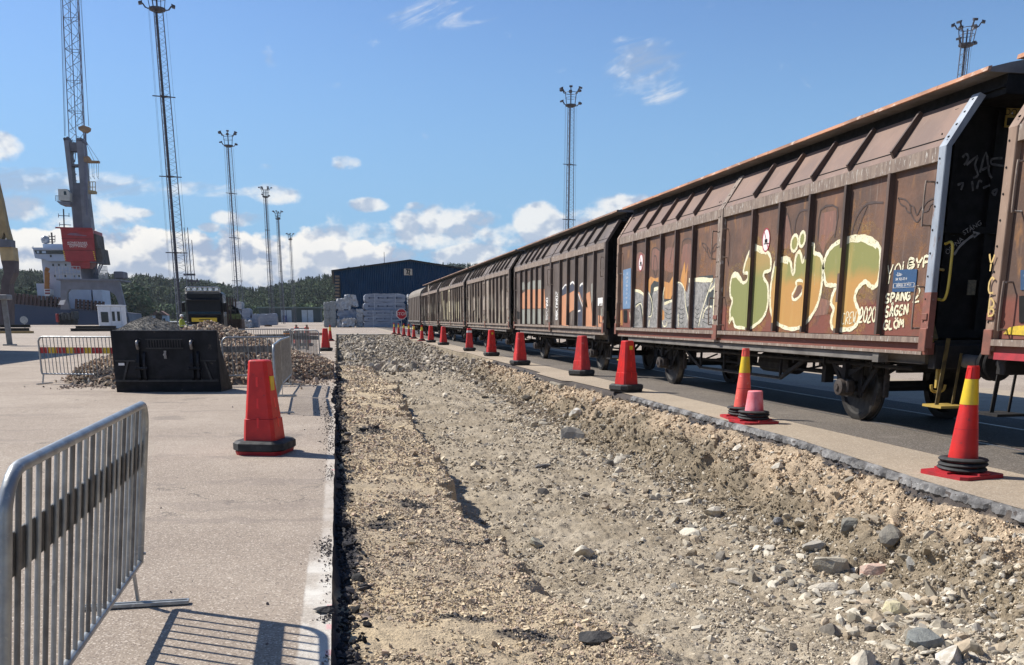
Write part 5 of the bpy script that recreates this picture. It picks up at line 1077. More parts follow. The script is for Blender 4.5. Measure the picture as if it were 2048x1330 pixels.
def sq_cone(p, rz, label, sticker=None, h=1.06, m=None, plate=False):
    root = empty('traffic_cone', p, label, 'traffic cone', 'cones beside the trench', R(rz)); m = m or M_red
    z0 = .15
    def sq(w_, z, c=.035): return [(w_-c, -w_, z), (w_, -w_+c, z), (w_, w_-c, z), (w_-c, w_, z), (-w_+c, w_, z), (-w_, w_-c, z), (-w_, -w_+c, z), (-w_+c, -w_, z)]
    def loft(mb, rings, cap0=True, cap1=True):
        V = [v for r_ in rings for v in r_]; n = 8; F = []
        for i in range(len(rings)-1):
            for k in range(n): F.append((i*n+k, i*n+(k+1) % n, (i+1)*n+(k+1) % n, (i+1)*n+k))
        if cap0: F.append(tuple(range(n-1, -1, -1)))
        if cap1: F.append(tuple((len(rings)-1)*n+k for k in range(n)))
        return mb.add(V, F)
    w0, w1 = .185, .108; wz = lambda z: w0+(w1-w0)*(z-z0)/(h-z0)
    b = loft(MB(), [sq(w0+.004, z0), sq(wz(.40)+.008, .40), sq(wz(.405)-.001, .405), sq(w1, h-.012), sq(w1-.012, h)]); bo = b.build('body', m, root, smooth=30)
    for s, c in ((0, 1), (1, -1)):    # moulded slots on the faces
        pass
    sl = MB()
    for zc in (.36, .82, .58):
        for (dx, dy) in ((0, -1), (-1, 0), (1, 0)):
            w_ = wz(zc)+(.008 if zc < .40 else -.001); e = (w0-w1)/(h-z0)*.055; a_, b_ = .012, .055
            ztop, zbot = zc+b_, zc-b_; wt, wb = w_-e+.002, w_+e+.002
            if dx == 0: sl.hexa([(-a_, -wb, zbot), (a_, -wb, zbot), (a_, -wb+.02, zbot), (-a_, -wb+.02, zbot), (-a_, -wt, ztop), (a_, -wt, ztop), (a_, -wt+.02, ztop), (-a_, -wt+.02, ztop)])
            else: sl.hexa([(dx*wb, -a_, zbot), (dx*(wb-.02), -a_, zbot), (dx*(wb-.02), a_, zbot), (dx*wb, a_, zbot), (dx*wt, -a_, ztop), (dx*(wt-.02), -a_, ztop), (dx*(wt-.02), a_, ztop), (dx*wt, a_, ztop)])
    sl.build('moulded_slot', mat('slot_red', (.85, .03, .025), (.7, .02, .02), 4, .4), bo)['kind'] = 'stuff'
    def oct_(w_, z, c): return sq(w_, z, c)
    loft(MB(), [oct_(.28, .045, .10), oct_(.30, .06, .10), oct_(.30, .135, .10), oct_(.27, .16, .09)]).build('base', M_rub, root, smooth=25)
    loft(MB(), [oct_(.26, 0, .05), oct_(.27, .045, .05)]).build('base_plate', M_baser if plate else M_rub, root)
    if sticker == 'yellow':
        w_ = wz(.92); MB().box((-.035, -w_-.006, .875), (.045, -w_+.02, .955)).build('sticker', M_band, bo)
    if sticker == 'yellow side': w_ = wz(.80); MB().box((w_-.02, -.06, .72), (w_+.006, .05, .88)).build('sticker', M_band, bo)
    if sticker == 'white':
        loft(MB(), [sq(wz(.86)+.003, .86), sq(wz(.96)+.003, .96)], False, False).build('reflective_band', M_white, bo)
    return root
def round_cone(p, rz, label, m=None, h=1.07, cut=False, rings=3, lean=(0, 0)):
    root = empty('traffic_cone', p, label, 'traffic cone', 'cones beside the trench', R(rz)); m = m or M_red
    b = MB(); s_ = .285
    b.prism([(s_-.05, -s_, 0), (s_, -s_+.05, 0), (s_, s_-.05, 0), (s_-.05, s_, 0), (-s_+.05, s_, 0), (-s_, s_-.05, 0), (-s_, -s_+.05, 0), (-s_+.05, -s_, 0)], (0, 0, .035))
    for a in range(4): b.box(*[(c_*.0, 0, 0) if False else c_ for c_ in ((-.07+(.2 if a == 0 else -.2 if a == 1 else 0), -.07+(.2 if a == 2 else -.2 if a == 3 else 0), .034), (.07+(.2 if a == 0 else -.2 if a == 1 else 0), .07+(.2 if a == 2 else -.2 if a == 3 else 0), .055))])
    b.build('base_plate', M_baser, root)
    for k in range(rings):
        r0, rt = .185, .028; c = (rnd.uniform(-.012, .012), rnd.uniform(-.012, .012)); V = []; F = []; n, q = 28, 8; z = .075+k*.042
        for i in range(n):
            a = 2*math.pi*i/n
            for j in range(q):
                t = 2*math.pi*j/q; rr = r0+.045*math.cos(t); V.append((c[0]+rr*math.cos(a), c[1]+rr*math.sin(a), z+rt*.8*math.sin(t)+.006*math.sin(a+k*2)))
        for i in range(n):
            for j in range(q): F.append((i*q+j, ((i+1) % n)*q+j, ((i+1) % n)*q+(j+1) % q, i*q+(j+1) % q))
        MB().add(V, F).build('rubber_ring', M_rub, root, smooth=60)
    r0, r1 = .150, .046; z0 = .04; top = .47 if cut else h
    rz_ = lambda z: r0+(r1-r0)*(z-z0)/(h-z0)
    prof = [(rz_(z0), z0), (rz_(top*.55), top*.55), (rz_(top*.55)-.001, top*.555), (rz_(top-.01), top-.01), (rz_(top)-.008, top)]
    bd = MB().lathe(prof, n=32).build('body', m, root, smooth=35)
    if not cut:
        MB().lathe([(rz_(.70)+.002, .70), (rz_(.945)+.002, .945)], n=32, caps=False).build('reflective_band', M_band, bd, smooth=60)
        t = MB()
        for k in range(7): a = 2*math.pi*k/7; t.bar((rz_(.97)*math.cos(a), rz_(.97)*math.sin(a), .95), (rz_(1.06)*math.cos(a), rz_(1.06)*math.sin(a), 1.06), .014, .012)
        t.lathe([(rz_(1.05)+.006, 1.045), (rz_(h)+.005, h)], n=20); t.build('top_cap', m, bd)
        MB().lathe([(rz_(.46)+.002, .46), (rz_(.465)+.002, .465)], n=32, caps=False).build('joint_line', M_baser, bd)
    return root
G = lambda u, v: gnd(u, v, .004)
sq_cone(gnd(531, 905), -17, 'largest square red cone, alone on the yard left of the trench', 'yellow side', plate=True)
round_cone(G(1922, 950), 12, 'nearest round red cone with a yellow band, at the right edge of the picture')
round_cone(G(1484, 836), -8, 'faded orange red round cone directly behind the short topless cone', M_redfade)
round_cone(G(1507, 845), 5, 'short faded pink cone with its top missing', M_pink, cut=True)
sq_cone(G(1252, 783), 20, 'square red cone with a yellow square sticker, the nearer of those two', 'yellow')
sq_cone(G(1163, 751), 33, 'square red cone standing left of and behind the nearest stickered one', m=M_red2)
sq_cone(G(1040, 730), 10, 'square red cone on the corner of the broken slab, fifth from the right', m=M_red2)
sq_cone(G(983, 712), 6, 'square red cone with a yellow square sticker, the farther of those two', 'yellow')
sq_cone(G(939, 702), -6, 'square red cone with a white band near its top', 'white', m=M_red2)
sq_cone(G(887, 690), 12, 'plain square red cone just left of the white banded one', m=M_red2)
sq_cone(G(862, 685), 4, 'farthest square red cone of the row by the wagons')
for (u, v, lb) in ((844, 682, 'round cone next to the farthest square one, sixth from the end of the row'), (828, 677.5, 'fifth round cone from the far end of the row'), (818, 675, 'fourth round cone from the far end of the row'),
                  (808, 672.5, 'third round cone from the far end of the row'), (797.5, 670, 'second round cone from the far end of the row'), (788.5, 668, 'last and smallest cone at the far end of the row')):
    round_cone(G(u, v), rnd.uniform(0, 90), lb, rings=2)
sq_cone(gnd(652, 702), -10, 'square red cone half hidden by the end of the far barrier')
round_cone(gnd(661, 682), 5, 'round red and yellow cone at the left far corner of the trench', rings=2)
sq_cone(gnd(595, 692), 10, 'red square cone seen through the far barrier, left one of two', m=M_redfade)
sq_cone(gnd(615, 692), 10, 'red square cone seen through the far barrier, right one of two', m=M_redfade)

# ================================================================== BARRIERS
M_galv = mat('galvanised_steel', (.36, .38, .385), (.25, .265, .27), 7, .42, .0015, 40, metal=.55, c3=(.46, .47, .46), s3=26, f3=.58)
M_galvd = mat('galvanised_dull', (.20, .195, .18), (.13, .125, .115), 9, .55, .0015, 40, metal=.35)
def striped(name, per):
    m = bpy.data.materials.new(name); m.use_nodes = True; nt = m.node_tree; b = nt.nodes['Principled BSDF']
    tc = nd(nt, 'ShaderNodeTexCoord'); s = nd(nt, 'ShaderNodeSeparateXYZ'); nt.links.new(tc.outputs['Object'], s.inputs[0])
    f = mth(nt, 'FRACT', mth(nt, 'DIVIDE', s.outputs[0], per)); k = mth(nt, 'GREATER_THAN', f, .56)
    c = mixc(nt, k, (.42, .022, .02), (.62, .40, .02)); n = nd(nt, 'ShaderNodeTexNoise', i_Scale=14., i_Detail=5.); nt.links.new(tc.outputs['Object'], n.inputs['Vector'])
    c = mixc(nt, mapr(nt, n.outputs[0], .5, .75, 0, .4), c, (.20, .12, .06)); nt.links.new(c, b.inputs['Base Color']); b.inputs['Roughness'].default_value = .5; MATS[name] = m; return m
M_stripe = striped('red_yellow_stripes', .46)
def barrier(p0, p1, label, h=1.12, nb=19, band='plain', feet=(1, 1), tilt=0., r=.021, zb=.24, bandz=(.76, .90), m=None, drop=0., braces=False):
    p0, p1 = Vector(p0), Vector(p1); p0.z = p1.z = 0; L_ = (p1-p0).length; a = math.atan2((p1-p0).y, (p1-p0).x); m = m or M_galv
    root = empty('crowd_barrier', p0, label, 'barrier', 'crowd control barriers', a); root.rotation_euler[0] = R(tilt)
    c = .13; arc = lambda cx, cz, a0, a1: [(cx+c*math.cos(t), 0, cz+c*math.sin(t)) for t in np.linspace(a0, a1, 6)]
    MB().tube([(r, 0, zb)]+[(r, 0, h-c)]+arc(r+c, h-r-c, math.pi, math.pi/2)[1:]+arc(L_-r-c, h-r-c, math.pi/2, 0)+[(L_-r, 0, zb)], r, 10).build('frame', m, root, smooth=50)
    MB().cyl((r, 0, zb), (L_-r, 0, zb), r*.85, 10).build('bottom_rail', m, root, smooth=50)
    for i in range(nb):
        x = c*.7+(L_-1.4*c)*(i+.5)/nb; zt = h-r if c < x < L_-c else h-r-.03
        MB().cyl((x, 0, zb-.02), (x, 0, zt), .0095, 7).build('bar', m if i % 3 else M_galvd, root, smooth=60)
    if band: MB().box((.03, .011, bandz[0]), (L_-.03, .016, bandz[1])).build('flat_band', M_stripe if band == 'stripe' else M_galvd, root)
    for k, x in enumerate((.06, L_-.06)):
        if not feet[k]: continue
        f = MB(); f.bar((x, -.27, .016), (x, .27, .016), .05, .018); f.bar((x-(.0 if k else 0), 0, zb), (x+(.05 if k else -.05), .0, .015), .035, .012, (0, 1, 0)); f.bar((x, -.26, .02), (x, .26, .02), .006, .02)
        f.build('foot', m, root).rotation_euler[0] = -R(tilt)
        cl = MB(); xx = L_-r if k else r; cl.bar((xx, -.03, zb+.05), (xx, .03, zb+.05), .012); cl.tube([(xx+.0, .03, zb+.05), (xx+(.05 if k else -.05), .03, zb+.06), (xx+(.05 if k else -.05), .03, zb+.12)], .006, 5); cl.build('hook', m, root)
    return root
barrier((-1.075, 2.72, 0), (-1.13, 5.0, 0), 'nearest grey crowd barrier, running out of the left bottom corner', nb=20, r=.020, tilt=7)
barrier((-1.02, .40, 0), (-1.085, 2.66, 0), 'end post of a second grey barrier cut by the left edge of the picture', nb=20, r=.020, tilt=7)
barrier(gnd(85, 768), (-4.45, 22.4, 0), 'left barrier with a red and yellow striped band before the stone heap', nb=26, band='stripe', feet=(1, 1), bandz=(.72, .86))
barrier((-4.35, 22.35, 0), (-2.62, 21.7, 0), 'barrier mostly hidden by the black bucket, its striped band showing at the right', nb=16, band='stripe', feet=(0, 1), bandz=(.72, .86))
barrier((-2.60, 21.7, 0), (-1.12, 22.1, 0), 'grey barrier right of the black bucket, in front of the brown stones', nb=15, feet=(1, 1))
barrier((-1.02, 15.2, 0), (-1.12, 18.6, 0), 'barrier seen almost end on, its bars closing to a grey panel', nb=38, feet=(1, 1), m=M_galv)
barrier((-1.13, 18.7, 0), (-1.10, 22.0, 0), 'second barrier in the end on line, reaching the corner by the stones', nb=30, feet=(1, 1))
barrier(gnd(587, 721), gnd(641, 722), 'far barrier with cones behind it, close to the trench edge', nb=26, feet=(1, 1))
barrier((-3.9, 37.5, 0), (-1.85, 38.4, 0), 'barrier behind the heap of brown stones, only its upper half showing', nb=22, feet=(1, 1))
barrier((-1.9, 38.6, 0), (-1.35, 41.2, 0), 'short looking barrier turned away, farthest of the group by the heap', nb=20, feet=(1, 1))
# box light with a reflector on the far barrier line
t = empty('warning_lamp_stand', gnd(577, 690), 'grey round topped tub with an orange band behind the barriers', 'warning stand')
MB().lathe([(.22, 0), (.24, .05), (.26, .75), (.27, .8), (.1, .86)], n=20).build('tub', M_galvd, t, smooth=40); MB().lathe([(.258, .50), (.262, .68)], n=20, caps=False).build('orange_band', mat('orange_band', (.70, .30, .08), (.6, .25, .08), 5), t)
# planks / supports behind the far barrier
for k, (u, lb) in enumerate(((595, 'left wooden stake behind the far barrier'), (616, 'right wooden stake behind the far barrier'))):
    p = gnd(u, 700); tag(MB(p).box((p.x-.05, p.y-.02, 0), (p.x+.05, p.y+.02, 1.22)).build('stake', mat('stake_wood', (.34, .25, .17), (.24, .17, .12), 9), loc=p), lb, 'stake', 'stakes behind the barrier')
p = gnd(600, 701); tag(MB().box((p.x-.25, p.y, .72), (p.x+1.1, p.y+.03, .84)).build('cross_board', MATS['stake_wood']), 'horizontal brown board fixed across the stakes behind the far barrier', 'board')

# ================================================================== BLACK LOADER BUCKET
p = Vector((-3.55, 20.25, 0)); bk = empty('loader_bucket', p, 'black steel loader bucket standing on its edge in front of the stones', 'loader bucket', rz=R(-8))
M_bk = mat('bucket_black', (.013, .014, .018), (.007, .008, .010), 5, .6, .003, 22, c3=(.085, .072, .058), s3=6, f3=.64, spec=.25)
w_ = 1.06; h = 1.28
sh = MB(); prof = [(0, .01), (-.04, .35), (-.05, h-.02), (.02, h), (.06, h-.03), (.05, .4), (.18, .16), (.48, .06), (.86, .03), (.88, .0), (.45, -.0), (.1, .0)]
sh.prism([(-w_, y, z) for y, z in prof], (2*w_, 0, 0)); sh.build('shell', M_bk, bk)
for s in (-1, 1):
    MB().prism([(s*w_, .0, 0), (s*w_, -.03, .4), (s*w_, -.04, h), (s*w_, .03, h+.0), (s*w_, .22, .85), (s*w_, .92, .05), (s*w_, .92, 0)], (s*.03, 0, 0)).build('side_cheek', M_bk, bk)
    for xx in (s*.55,):
        b = MB(); b.prism([(xx-.03, -.05, .22), (xx-.03, -.14, .30), (xx-.03, -.15, .62), (xx-.03, -.10, .80), (xx-.03, -.12, 1.06), (xx-.03, -.05, 1.10)], (.06, 0, 0)); b.prism([(xx+.10, -.05, .22), (xx+.10, -.14, .30), (xx+.10, -.15, .62), (xx+.10, -.10, .8), (xx+.10, -.05, .85)], (.05, 0, 0)); b.build('mounting_ear', M_bk, bk)
        MB().tube(smooth_path([(xx+.02, -.06, 1.06), (xx+.02, -.14, 1.05), (xx+.02, -.16, .98), (xx+.02, -.12, .90)], 3), .03, 8).build('hook', mat('worn_steel', (.30, .29, .28), (.15, .14, .14), 12, .4, metal=.6), bk)
        MB().cyl((xx-.06, -.12, .5), (xx+.18, -.12, .5), .035, 10).build('pin', M_bk, bk)
g_ = MB()
for k in range(13): g_.bar((-.33+k*.055, -.075, .93), (-.33+k*.055, -.075, 1.08), .018, .012)
g_.box((-.38, -.075, 1.08), (.38, -.05, 1.105)); g_.box((-.38, -.075, .90), (.38, -.05, .925)); g_.build('grille', mat('bucket_wear', (.034, .033, .033), (.018, .018, .018), 9, .6), bk)
b = MB(); b.box((-w_+.02, -.07, .64), (-.62, -.045, .67)); b.box((.72, -.07, .64), (w_-.02, -.045, .67)); b.box((-w_, -.08, .22), (w_, -.045, .26)); b.bar((-.9, -.06, .25), (-.78, -.06, .64), .04, .03, (0, 1, 0)); b.bar((.92, -.06, .25), (.8, -.06, .64), .04, .03, (0, 1, 0)); b.build('stiffener', MATS['bucket_wear'], bk)
MB().box((-.98, -.06, .56), (-.86, -.047, .61)).build('paper_label', M_white, bk); MB().cyl((0, -.05, .78), (0, -.11, .78), .03, 10).box((-.02, -.085, .70), (.03, -.05, .86)).build('lifting_eye', MATS['worn_steel'], bk)
MB().box((-w_+.01, -.045, h-.012), (w_-.01, .055, h+.006)).build('cutting_edge', mat('edge_steel', (.20, .195, .19), (.11, .11, .105), 9, .45, metal=.5), bk)

# ================================================================== STONE HEAPS
def heap(name, cx, cy, rx, ry, hz, n, s0, cols_, core, label, cat, seed, pk=1.0, wob=.25, kindcol=None, tm=MED):
    r = np.random.default_rng(seed); nx, ny = 90, 70
    def hh(x, y):
        dx, dy = (x-cx)/rx, (y-cy)/ry; d = np.sqrt(dx*dx+dy*dy)*(1+wob*fbm(x+seed, y, .6, 3)); return hz*np.clip(1-d, 0, 1)**pk*(1+.14*fbm(x, y+seed, .9, 3))
    gx, gy_ = np.meshgrid(np.linspace(cx-rx*1.2, min(cx+rx*1.2, XL-.04) if cy < 80 else cx+rx*1.2, nx), np.linspace(cy-ry*1.2, cy+ry*1.2, ny)); gz = hh(gx, gy_)-.03+.03*fbm(gx, gy_, 5, 3)
    V = np.stack([gx, gy_, gz], -1).reshape(-1, 3); I = np.arange(nx*ny).reshape(ny, nx); F = np.stack([I[:-1, :-1], I[:-1, 1:], I[1:, 1:], I[1:, :-1]], -1).reshape(-1, 4)
    root = empty(name, (0, 0, 0), label, cat); c = np.tile(np.array(core), (len(V), 1))
    np_mesh('core', V, F, m_soil, c, root, True)
    x = cx+rx*1.08*r.uniform(-1, 1, n*2); y = cy+ry*1.08*r.uniform(-1, 1, n*2); z = hh(x, y); k = ((z > .004) | (r.random(n*2) < .012)) & (x < XL-.05); x, y, z = x[k][:n], y[k][:n], z[k][:n]; m_ = len(x)
    s = r.lognormal(math.log(s0), .28, m_); cc = np.array(cols_)[r.integers(0, len(cols_), m_)]*(1+r.uniform(-.25, .25, (m_, 1)))
    v, f, c = scatter(np.stack([x, y, z+s*.2], -1), s, cc, tm, r, 1., .35); o = np_mesh('stones', v, f, M_stone, c, root); o['kind'] = 'stuff'; return root
heap('stone_heap', -3.3, 25.2, 3.6, 3.3, 1.36, 11500, .040, [(.38, .27, .185), (.46, .35, .24), (.29, .22, .16), (.58, .48, .35), (.38, .265, .19), (.23, .195, .15)], (.18, .145, .115), 'low heap of reddish brown crushed stones behind the black bucket', 'stone heap', 5, .70, .16)
heap('gravel_heap', -17.6, 93, 3.2, 4.0, 1.75, 3000, .05, [(.19, .175, .15), (.24, .22, .19), (.15, .14, .125)], (.17, .158, .138), 'rounded heap of fine grey gravel farther off, left of the truck', 'gravel heap', 9, .6, tm=SMALL)
r_ = np.random.default_rng(3); nn = 420; xx = np.concatenate([r_.normal(-.75, .28, nn), r_.uniform(-6.2, -3.2, 500)]); yy = np.concatenate([r_.normal(23.2, .9, nn), r_.normal(22.2, .35, 500)]); ss = r_.lognormal(math.log(.028), .4, len(xx)); k = xx < XL-.03; xx, yy, ss = xx[k], yy[k], ss[k]
v, f, c = scatter(np.stack([xx, yy, ss*.4], -1), ss, cmix(len(xx), [(.34, .25, .18), (.26, .2, .16), (.45, .36, .28)]), SMALL, r_, .8, .35); o = np_mesh('spilled_stones', v, f, M_stone, c); tag(o, 'brown stones spilled over the paving around the foot of the heap', 'spilled stones', kind='stuff')

# ================================================================== LIGHT MASTS
M_mast = mat('mast_grey', (.16, .17, .20), (.11, .115, .14), 5, .5, metal=.4)
M_mastd = mat('mast_dark', (.045, .045, .06), (.03, .03, .04), 5, .55)
def lamp_mast():
    root = empty('light_mast', (0, 0, 0)); Hm = 28.2; wb, wt = .70, .46
    wz = lambda z: wb+(wt-wb)*z/Hm; A = [math.pi/2+.35+k*2*math.pi/3 for k in range(3)]
    P = lambda k, z: Vector((wz(z)*math.cos(A[k]), wz(z)*math.sin(A[k]), z))
    for k in range(3): MB().tube([P(k, 0), P(k, Hm)], .045, 6).build('leg', M_mast, root)
    b = MB(); n = 62
    for i in range(n):
        z0, z1 = Hm*i/n, Hm*(i+1)/n
        for k in range(3):
            q = (k+1) % 3; b.bar(P(k, z0), P(q, z1) if i % 2 else P(q, z0), .018) if k != 1 else None
            b.bar(P(k, z0) if i % 2 else P(q, z0), P(q, z1) if i % 2 else P(k, z1), .018)
    b.build('lattice', M_mast, root)
    MB().cyl((-.12, 0, 0), (-.10, 0, Hm), .11, 8).build('cable_pipe', M_mastd, root)
    b = MB()
    for x in (-.9, -1.02): b.cyl((x*.85, .1, 0), (x*.72, .1, Hm), .012, 4)
    b.cyl((.95, -.1, 0), (.75, -.1, Hm), .012, 4); b.build('guide_wire', M_mast, root)
    for z in (7.5, 14.2, 21): b = MB(); [b.bar(P(k, z)*1.0+Vector((0, 0, 0)), P((k+1) % 3, z), .09, .06) for k in range(3)]; b.box((-1., -.04, z-.04), (.95, .04, z+.04)); b.build('collar', M_mastd, root)
    b = MB(); b.lathe([(.35, 27.9), (.7, 28.05), (.72, 28.2), (.3, 28.2)], n=14); b.tube([(0.8*math.cos(a), 0.8*math.sin(a), 29.6) for a in np.linspace(0, 2*math.pi, 13)[:-1]], .035, 5, closed=True); b.tube([(.7*math.cos(a), .7*math.sin(a), 29.0) for a in np.linspace(0, 2*math.pi, 13)[:-1]], .025, 5, closed=True)
    for k in range(6): a = k*math.pi/3; b.bar((.6*math.cos(a), .6*math.sin(a), 28.1), (0.8*math.cos(a), 0.8*math.sin(a), 29.6), .06)
    b.cyl((0, 0, 28), (0, 0, 29.6), .08, 6); b.build('head_frame', M_mastd, root)
    for k, (a, z, dz) in enumerate(((0.1, 29.6, .55), (1.1, 29.6, .6), (2.2, 29.6, .6), (3.1, 29.6, .55), (4.2, 29.6, .6), (5.3, 29.6, .6), (.0, 28.1, .5), (3.2, 28.1, .5))):
        d = Vector((math.cos(a), math.sin(a), 0)); q = d*.72+Vector((0, 0, z)); e = d*1.2+Vector((0, 0, z+dz*.8)); b = MB(); b.bar(q, d*.95+Vector((0, 0, z+.08)), .08); b.bar(d*.95+Vector((0, 0, z+.05)), e, .12, .1)
        s = d.cross(Vector((0, 0, 1)))
        b.hexa([e-s*.2-Vector((0, 0, .10))+d*.03, e+s*.2-Vector((0, 0, .10))+d*.03, e+s*.2-Vector((0, 0, .15))+d*.3, e-s*.2-Vector((0, 0, .15))+d*.3, e-s*.2+Vector((0, 0, .16)), e+s*.2+Vector((0, 0, .16)), e+s*.2+Vector((0, 0, .04))+d*.34, e-s*.2+Vector((0, 0, .04))+d*.34])
        b.build('floodlight', M_mastd, root)
    return root
mast = lamp_mast(); first = True
for (u, v, sc_, rz, lb) in ((310, -36, 30.3, 10, 'tallest looking lattice light mast, its head cut by the top edge'), (455, 262, 30.3, 35, 'second lattice light mast from the left, with its whole head in view'), (530, 373, 30.3, 60, 'third light mast from the left, middle of the row'),
                  (555, 421, 30.3, 80, 'fourth light mast, next to the farthest of the left row'), (580, 466, 30.3, 100, 'farthest and shortest looking light mast of the left row'), (1142, 174, 30.3, 15, 'lattice light mast rising behind the wagons near the middle'), (1937, 42, 30.3, 20, 'light mast at the top right behind the nearest wagon')):
    d = ray(u, v); p = _O+d*((sc_-CAMH)/d.z); o = mast if first else copy_tree(mast); first = False
    o.location = (p.x, p.y, 0); o.rotation_euler = (0, 0, R(rz)); tag(o, lb, 'light mast', 'light masts of the yard')
for k, (u0, v0, u1, lb) in enumerate(((371.5, 455, 380, 'left one of two thin dark poles beside the tallest light mast'), (380, 480, 391, 'right one of two thin dark poles beside the tallest light mast'))):
    Y_ = 190; a_ = atY(u0, v0, Y_); root = empty('pole_mast', (a_.x, Y_, 0), lb, 'pole', 'thin poles by the mast')
    for dx in (-.35, .35): MB().cyl((dx, 0, 0), (dx*.9, 0, a_.z), .07, 6).build('upright', M_mastd, root)
    b = MB(); [b.bar((-.35, 0, z), (.35, 0, z+.9), .03) for z in np.arange(0, a_.z-1, 1.0)]; b.build('rungs', M_mast, root); MB().box((-1.1, -.08, a_.z*.52), (1.1, .08, a_.z*.54)).build('cross_arm', M_mastd, root)
# ================================================================== TRUCK AND WORKER
t = empty('truck', (-8.85, 66, 0), 'dark blue black truck facing the camera behind the stone heap', 'truck')
M_cab = mat('cab_paint', (.006, .009, .014), (.004, .006, .009), 3, .4, spec=.3); M_glass = mat('dark_glass', (.012, .028, .034), (.007, .017, .022), 2, .12, spec=.4); M_chrome = mat('chrome', (.62, .64, .66), (.4, .42, .44), 8, .2, metal=.9)
MB().box((-1.22, 0, .55), (1.22, 2.2, 3.30), .14).build('cab', M_cab, t, smooth=30)
MB().box((-1.12, -.10, .45), (1.12, .06, 1.28), .05).build('bumper', M_cab, t)
MB().box((-1.05, -.03, 1.32), (1.05, .02, 1.72), .02).build('grille', M_black, t)
MB().add([(-1.06, -.02, 1.82), (1.06, -.02, 1.82), (1.02, .10, 2.72), (-1.02, .10, 2.72), (-1.06, .12, 1.82), (1.06, .12, 1.82), (1.02, .2, 2.72), (-1.02, .2, 2.72)], [(0, 1, 2, 3), (4, 7, 6, 5), (0, 4, 5, 1), (3, 2, 6, 7), (0, 3, 7, 4), (1, 5, 6, 2)]).build('windscreen', M_glass, t)
MB().add([(-1.1, -.22, 2.74), (1.1, -.22, 2.74), (1.1, .1, 2.94), (-1.1, .1, 2.94), (-1.1, -.2, 2.68), (1.1, -.2, 2.68), (1.1, .1, 2.80), (-1.1, .1, 2.80)], [(0, 1, 2, 3), (4, 7, 6, 5), (0, 4, 5, 1), (3, 2, 6, 7), (0, 3, 7, 4), (1, 5, 6, 2)]).build('sun_visor', M_cab, t)
b = MB(); b.tube([(-1.12, -.06, 3.22), (-1.12, -.08, 3.5), (-1.0, -.08, 3.58), (1.0, -.08, 3.58), (1.12, -.08, 3.5), (1.12, -.06, 3.22)], .035, 8); b.tube([(-1.12, -.05, 3.34), (1.12, -.05, 3.34)], .03, 8)
for x in (-.6, .6): b.bar((x, -.06, 3.34), (x*1.2, -.07, 3.58), .05)
b.build('roof_light_bar', M_chrome, t)
for x in (-.9, -.5, -.17, .17, .5, .9): MB().lathe([(.11, -.16), (.12, -.12), (.06, -.02)], (x, 0, 3.44), 'y', 14).build('spotlight', M_chrome, t)
for s in (-1, 1):
    m_ = MB().box((s*1.36-.11, -.05, 1.95), (s*1.36+.11, .12, 2.55), .03).build('mirror', M_black, t); MB().bar((s*1.2, .1, 2.62), (s*1.4, .05, 2.62), .04).bar((s*1.36, .04, 2.52), (s*1.36, .04, 2.64), .04).build('mirror_arm', M_chrome, m_)
    MB().box((s*.92-.17, -.13, .85), (s*.92+.17, -.09, 1.1), .02).build('headlight', MATS['chrome'], t)
    wh = MB().lathe([(.3, -.15), (.5, -.15), (.52, -.1), (.52, .1), (.5, .15), (.3, .15)], (s*1.05, 1.3, .52), 'x', 24).build('wheel', M_rub, t, smooth=40)
    MB().box((s*1.23-.02, .3, 1.6), (s*1.23+.02, 1.8, 3.1), .01).build('side_trim', M_chrome, t) if s > 0 else None
pl = MB().box((-.86, -.14, 1.30), (.80, -.105, 1.56)).build('yellow_plate', M_band, t); MB().box((-.36, -.143, 1.40), (.34, -.139, 1.46)).build('worn_print', MATS['stake_brown'] if 'stake_brown' in MATS else M_black, pl)
MB().box((-1.15, 2.4, .9), (1.15, 9.5, 1.15)).build('chassis', M_black, t)
for k in range(4):
    for s in (-1, 1): MB().bar((s*1.15, 3.2+k*1.8, 1.1), (s*1.2, 3.2+k*1.8, 3.0), .12).build('stake', mat('stake_brown', (.10, .065, .045), (.06, .04, .03), 5), t)
# machine standing beside the truck
p = Vector((-7.72, 72, 0)); g_ = empty('grab_loader', p, 'dark grab loader with green yellow panels and tall stakes, right of the truck', 'loader')
MB().box((-.55, -.4, .5), (.75, 1.8, 1.5), .05).build('body', MATS['stake_brown'], g_); MB().box((-.35, -.45, 1.5), (.35, .4, 2.15), .06).build('cab', MATS['cab_paint'], g_)
MB().box((-.30, -.47, 1.45), (.7, -.40, 1.85), .02).build('side_panel', mat('lime_panel', (.20, .22, .06), (.09, .11, .03), 7, .5, c3=(.04, .05, .03), s3=9, f3=.5), g_)
MB().tube(smooth_path([(-.3, .5, 1.6), (-.4, .4, 2.1), (-.1, .3, 2.5), (.3, .3, 2.2)], 3), .09, 8).build('crane_arm', M_black, g_)
MB().hexa([(.15, .1, 1.7), (.6, .1, 1.7), (.6, .5, 1.7), (.15, .5, 1.7), (-.1, .1, 2.25), (.45, .1, 2.3), (.45, .5, 2.3), (-.1, .5, 2.25)]).build('grapple', M_black, g_)
for k in range(5): MB().bar((-.5+k*.28, -.5, .3), (-.52+k*.28, -.5, 1.5+.2*(k % 2)), .05).build('stake', MATS['stake_brown'], g_)
for s in (-1, 1): MB().lathe([(.2, -.2), (.45, -.2), (.45, .2), (.2, .2)], (s*.55, .5, .45), 'x', 18).build('wheel', M_rub, g_)
